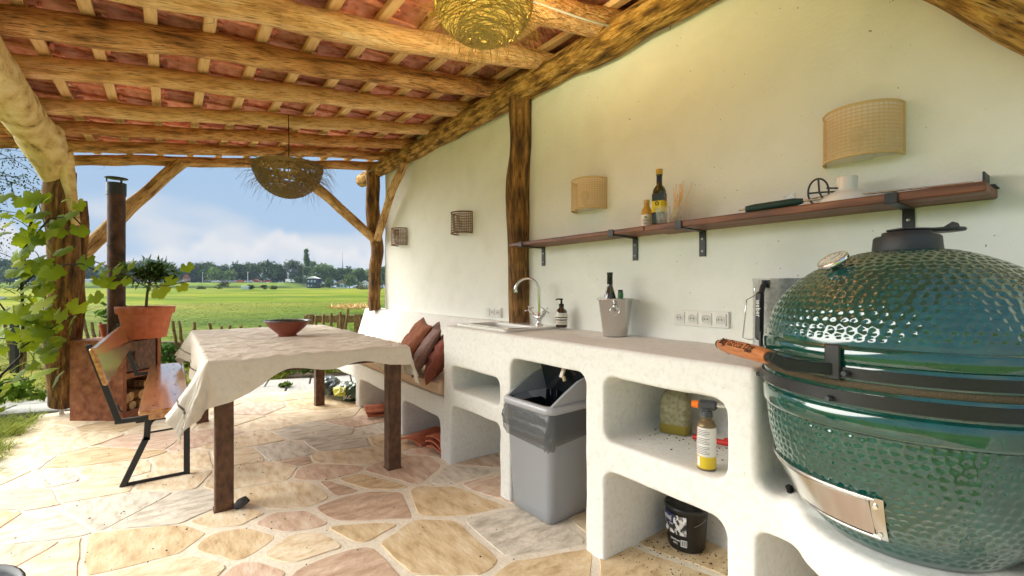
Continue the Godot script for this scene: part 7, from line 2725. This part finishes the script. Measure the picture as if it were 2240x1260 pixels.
func bench_things():
	# long seat pad
	var f := func(p: Vector3) -> float:
		var q := maxf(rbox2(p.x, p.y, 0.0, 0.30, 0.0, 0.105, 0.032), absf(p.z) - 1.12)
		q = smax(q, absf(p.z) - 1.13, 0.03)
		return q + 0.006 * lump.get_noise_3d(p.x * 2.0, p.y * 2.0, p.z * 1.4)
	var pad = solo("seat_cushion", nets(Vector3(-0.03, -0.03, -1.17), Vector3(0.37, 0.17, 2.34), 0.013, f), mats.cushion, "long beige seat cushion lying on the built-in bench", "cushion", "", Transform3D(Basis(), Vector3(1.535, 0.448, -4.03)))
	var sb := MB.new()
	sb.tube([Vector3(-0.004, 0.088, 1.08), Vector3(-0.004, 0.088, -1.1)], 0.003, 5)
	part("piping", sb.mesh(), mats.cushion, pad)
	# three scatter cushions leaning against the counter's end
	solo("rust_cushion", pillow_mesh(0.44, 0.44, 0.13, 21), mats.pillow_rust, "rust orange scatter cushion, the back one of three by the counter", "cushion", "", Transform3D(Basis(Vector3(0.30, 0.10, -0.95), Vector3(0.50, 0.83, 0.24), Vector3(0.8, -0.54, 0.2)).orthonormalized(), Vector3(1.60, 0.765, -3.50)))
	solo("mauve_cushion", pillow_mesh(0.44, 0.42, 0.12, 22), mats.pillow_mauve, "mauve velvet scatter cushion, the middle one of three", "cushion", "", Transform3D(Basis(Vector3(0.45, 0.08, -0.88), Vector3(0.42, 0.86, 0.30), Vector3(0.78, -0.50, 0.35)).orthonormalized(), Vector3(1.625, 0.745, -3.30)))
	solo("red_cushion", pillow_mesh(0.42, 0.42, 0.13, 23, 0.03), mats.pillow_red, "dark red woven scatter cushion in front, against the counter's end", "cushion", "", Transform3D(Basis(Vector3(0.50, 0.05, -0.86), Vector3(0.40, 0.88, 0.26), Vector3(0.77, -0.47, 0.42)).orthonormalized(), Vector3(1.655, 0.715, -3.12)))
	# spare roof tiles in the niches below
	var tm := tile_mesh(1)
	var spots := [
		["single clay roof tile lying at the left of the near bench niche", Vector3(1.66, 0.020, -3.36), 18.0],
		["clay roof tile at the bottom of the stack in the near bench niche", Vector3(1.72, 0.024, -3.03), 6.0],
		["clay roof tile in the middle of the stack in the near bench niche", Vector3(1.715, 0.062, -3.03), 3.0],
		["clay roof tile on top of the stack in the near bench niche", Vector3(1.72, 0.100, -3.035), 9.0],
		["clay roof tile at the bottom of the pile in the far bench niche", Vector3(1.66, 0.024, -4.28), -10.0],
		["clay roof tile on top of the pile in the far bench niche", Vector3(1.65, 0.062, -4.27), -14.0]]
	var first = null
	for s in spots:
		var xf := Transform3D(yturn(s[2]), s[1])
		if first == null:
			first = solo("spare_roof_tile", tm, mats.clay, s[0], "roof tile", "spare roof tiles under the bench", xf)
		else:
			again(first, s[0], "spare roof tiles under the bench", xf)
	# bags of potting soil
	for e in [["green and yellow plastic soil bag lying under the bench's far end", Vector3(1.56, 0.10, -5.02), S(40, 72, 34), S(206, 200, 40), 25.0, 61, "JACK"], ["grey and blue crumpled plastic bag behind the soil bag", Vector3(1.44, 0.12, -5.36), S(64, 84, 92), S(190, 196, 196), -15.0, 62, ""]]:
		var bag = thing("soil_bag", e[0], "plastic bag", e[1], yturn(e[4]))
		var n = noise(e[5], 6.0, 4)
		var P := PackedVector3Array()
		for j in 26:
			for i in 40:
				var a := TAU * i / 40.0
				var v := PI * j / 25.0 - PI / 2
				var d := Vector3(cos(v) * cos(a) * 0.12, sin(v) * 0.10, -cos(v) * sin(a) * 0.19)
				d *= 1.0 + 0.30 * n.get_noise_3dv(d * 3.0)
				d.y = maxf(d.y, -0.092)
				P.append(d)
		part("bag", grid_mesh(P, 40, 26, true), mat(e[2], 0.3, {"coat": 0.5, "nrm": nrm(e[5] + 100, 0.03, 8.0), "ns": 0.8, "tri": Vector3(5, 5, 5)}), bag)
		var patch := PackedVector3Array()
		for j in 9:
			for i in 12:
				var a := lerpf(2.3, 3.5, i / 11.0)
				var v := lerpf(-0.3, 0.75, j / 8.0)
				var d := Vector3(cos(v) * cos(a) * 0.12, sin(v) * 0.10, -cos(v) * sin(a) * 0.19)
				d *= 1.03 + 0.30 * n.get_noise_3dv(d * 3.0)
				patch.append(d)
		part("print", grid_mesh(patch, 12, 9), mat(e[3], 0.35), bag)
		if e[6] != "":
			part("print", text_mesh(e[6], 0.05, 0.002, "Droid Sans", true), mats.white_paint, bag, Transform3D(hx_text(Vector3(-0.75, 0.1, 0.65)), Vector3(-0.10, -0.03, 0.10)))
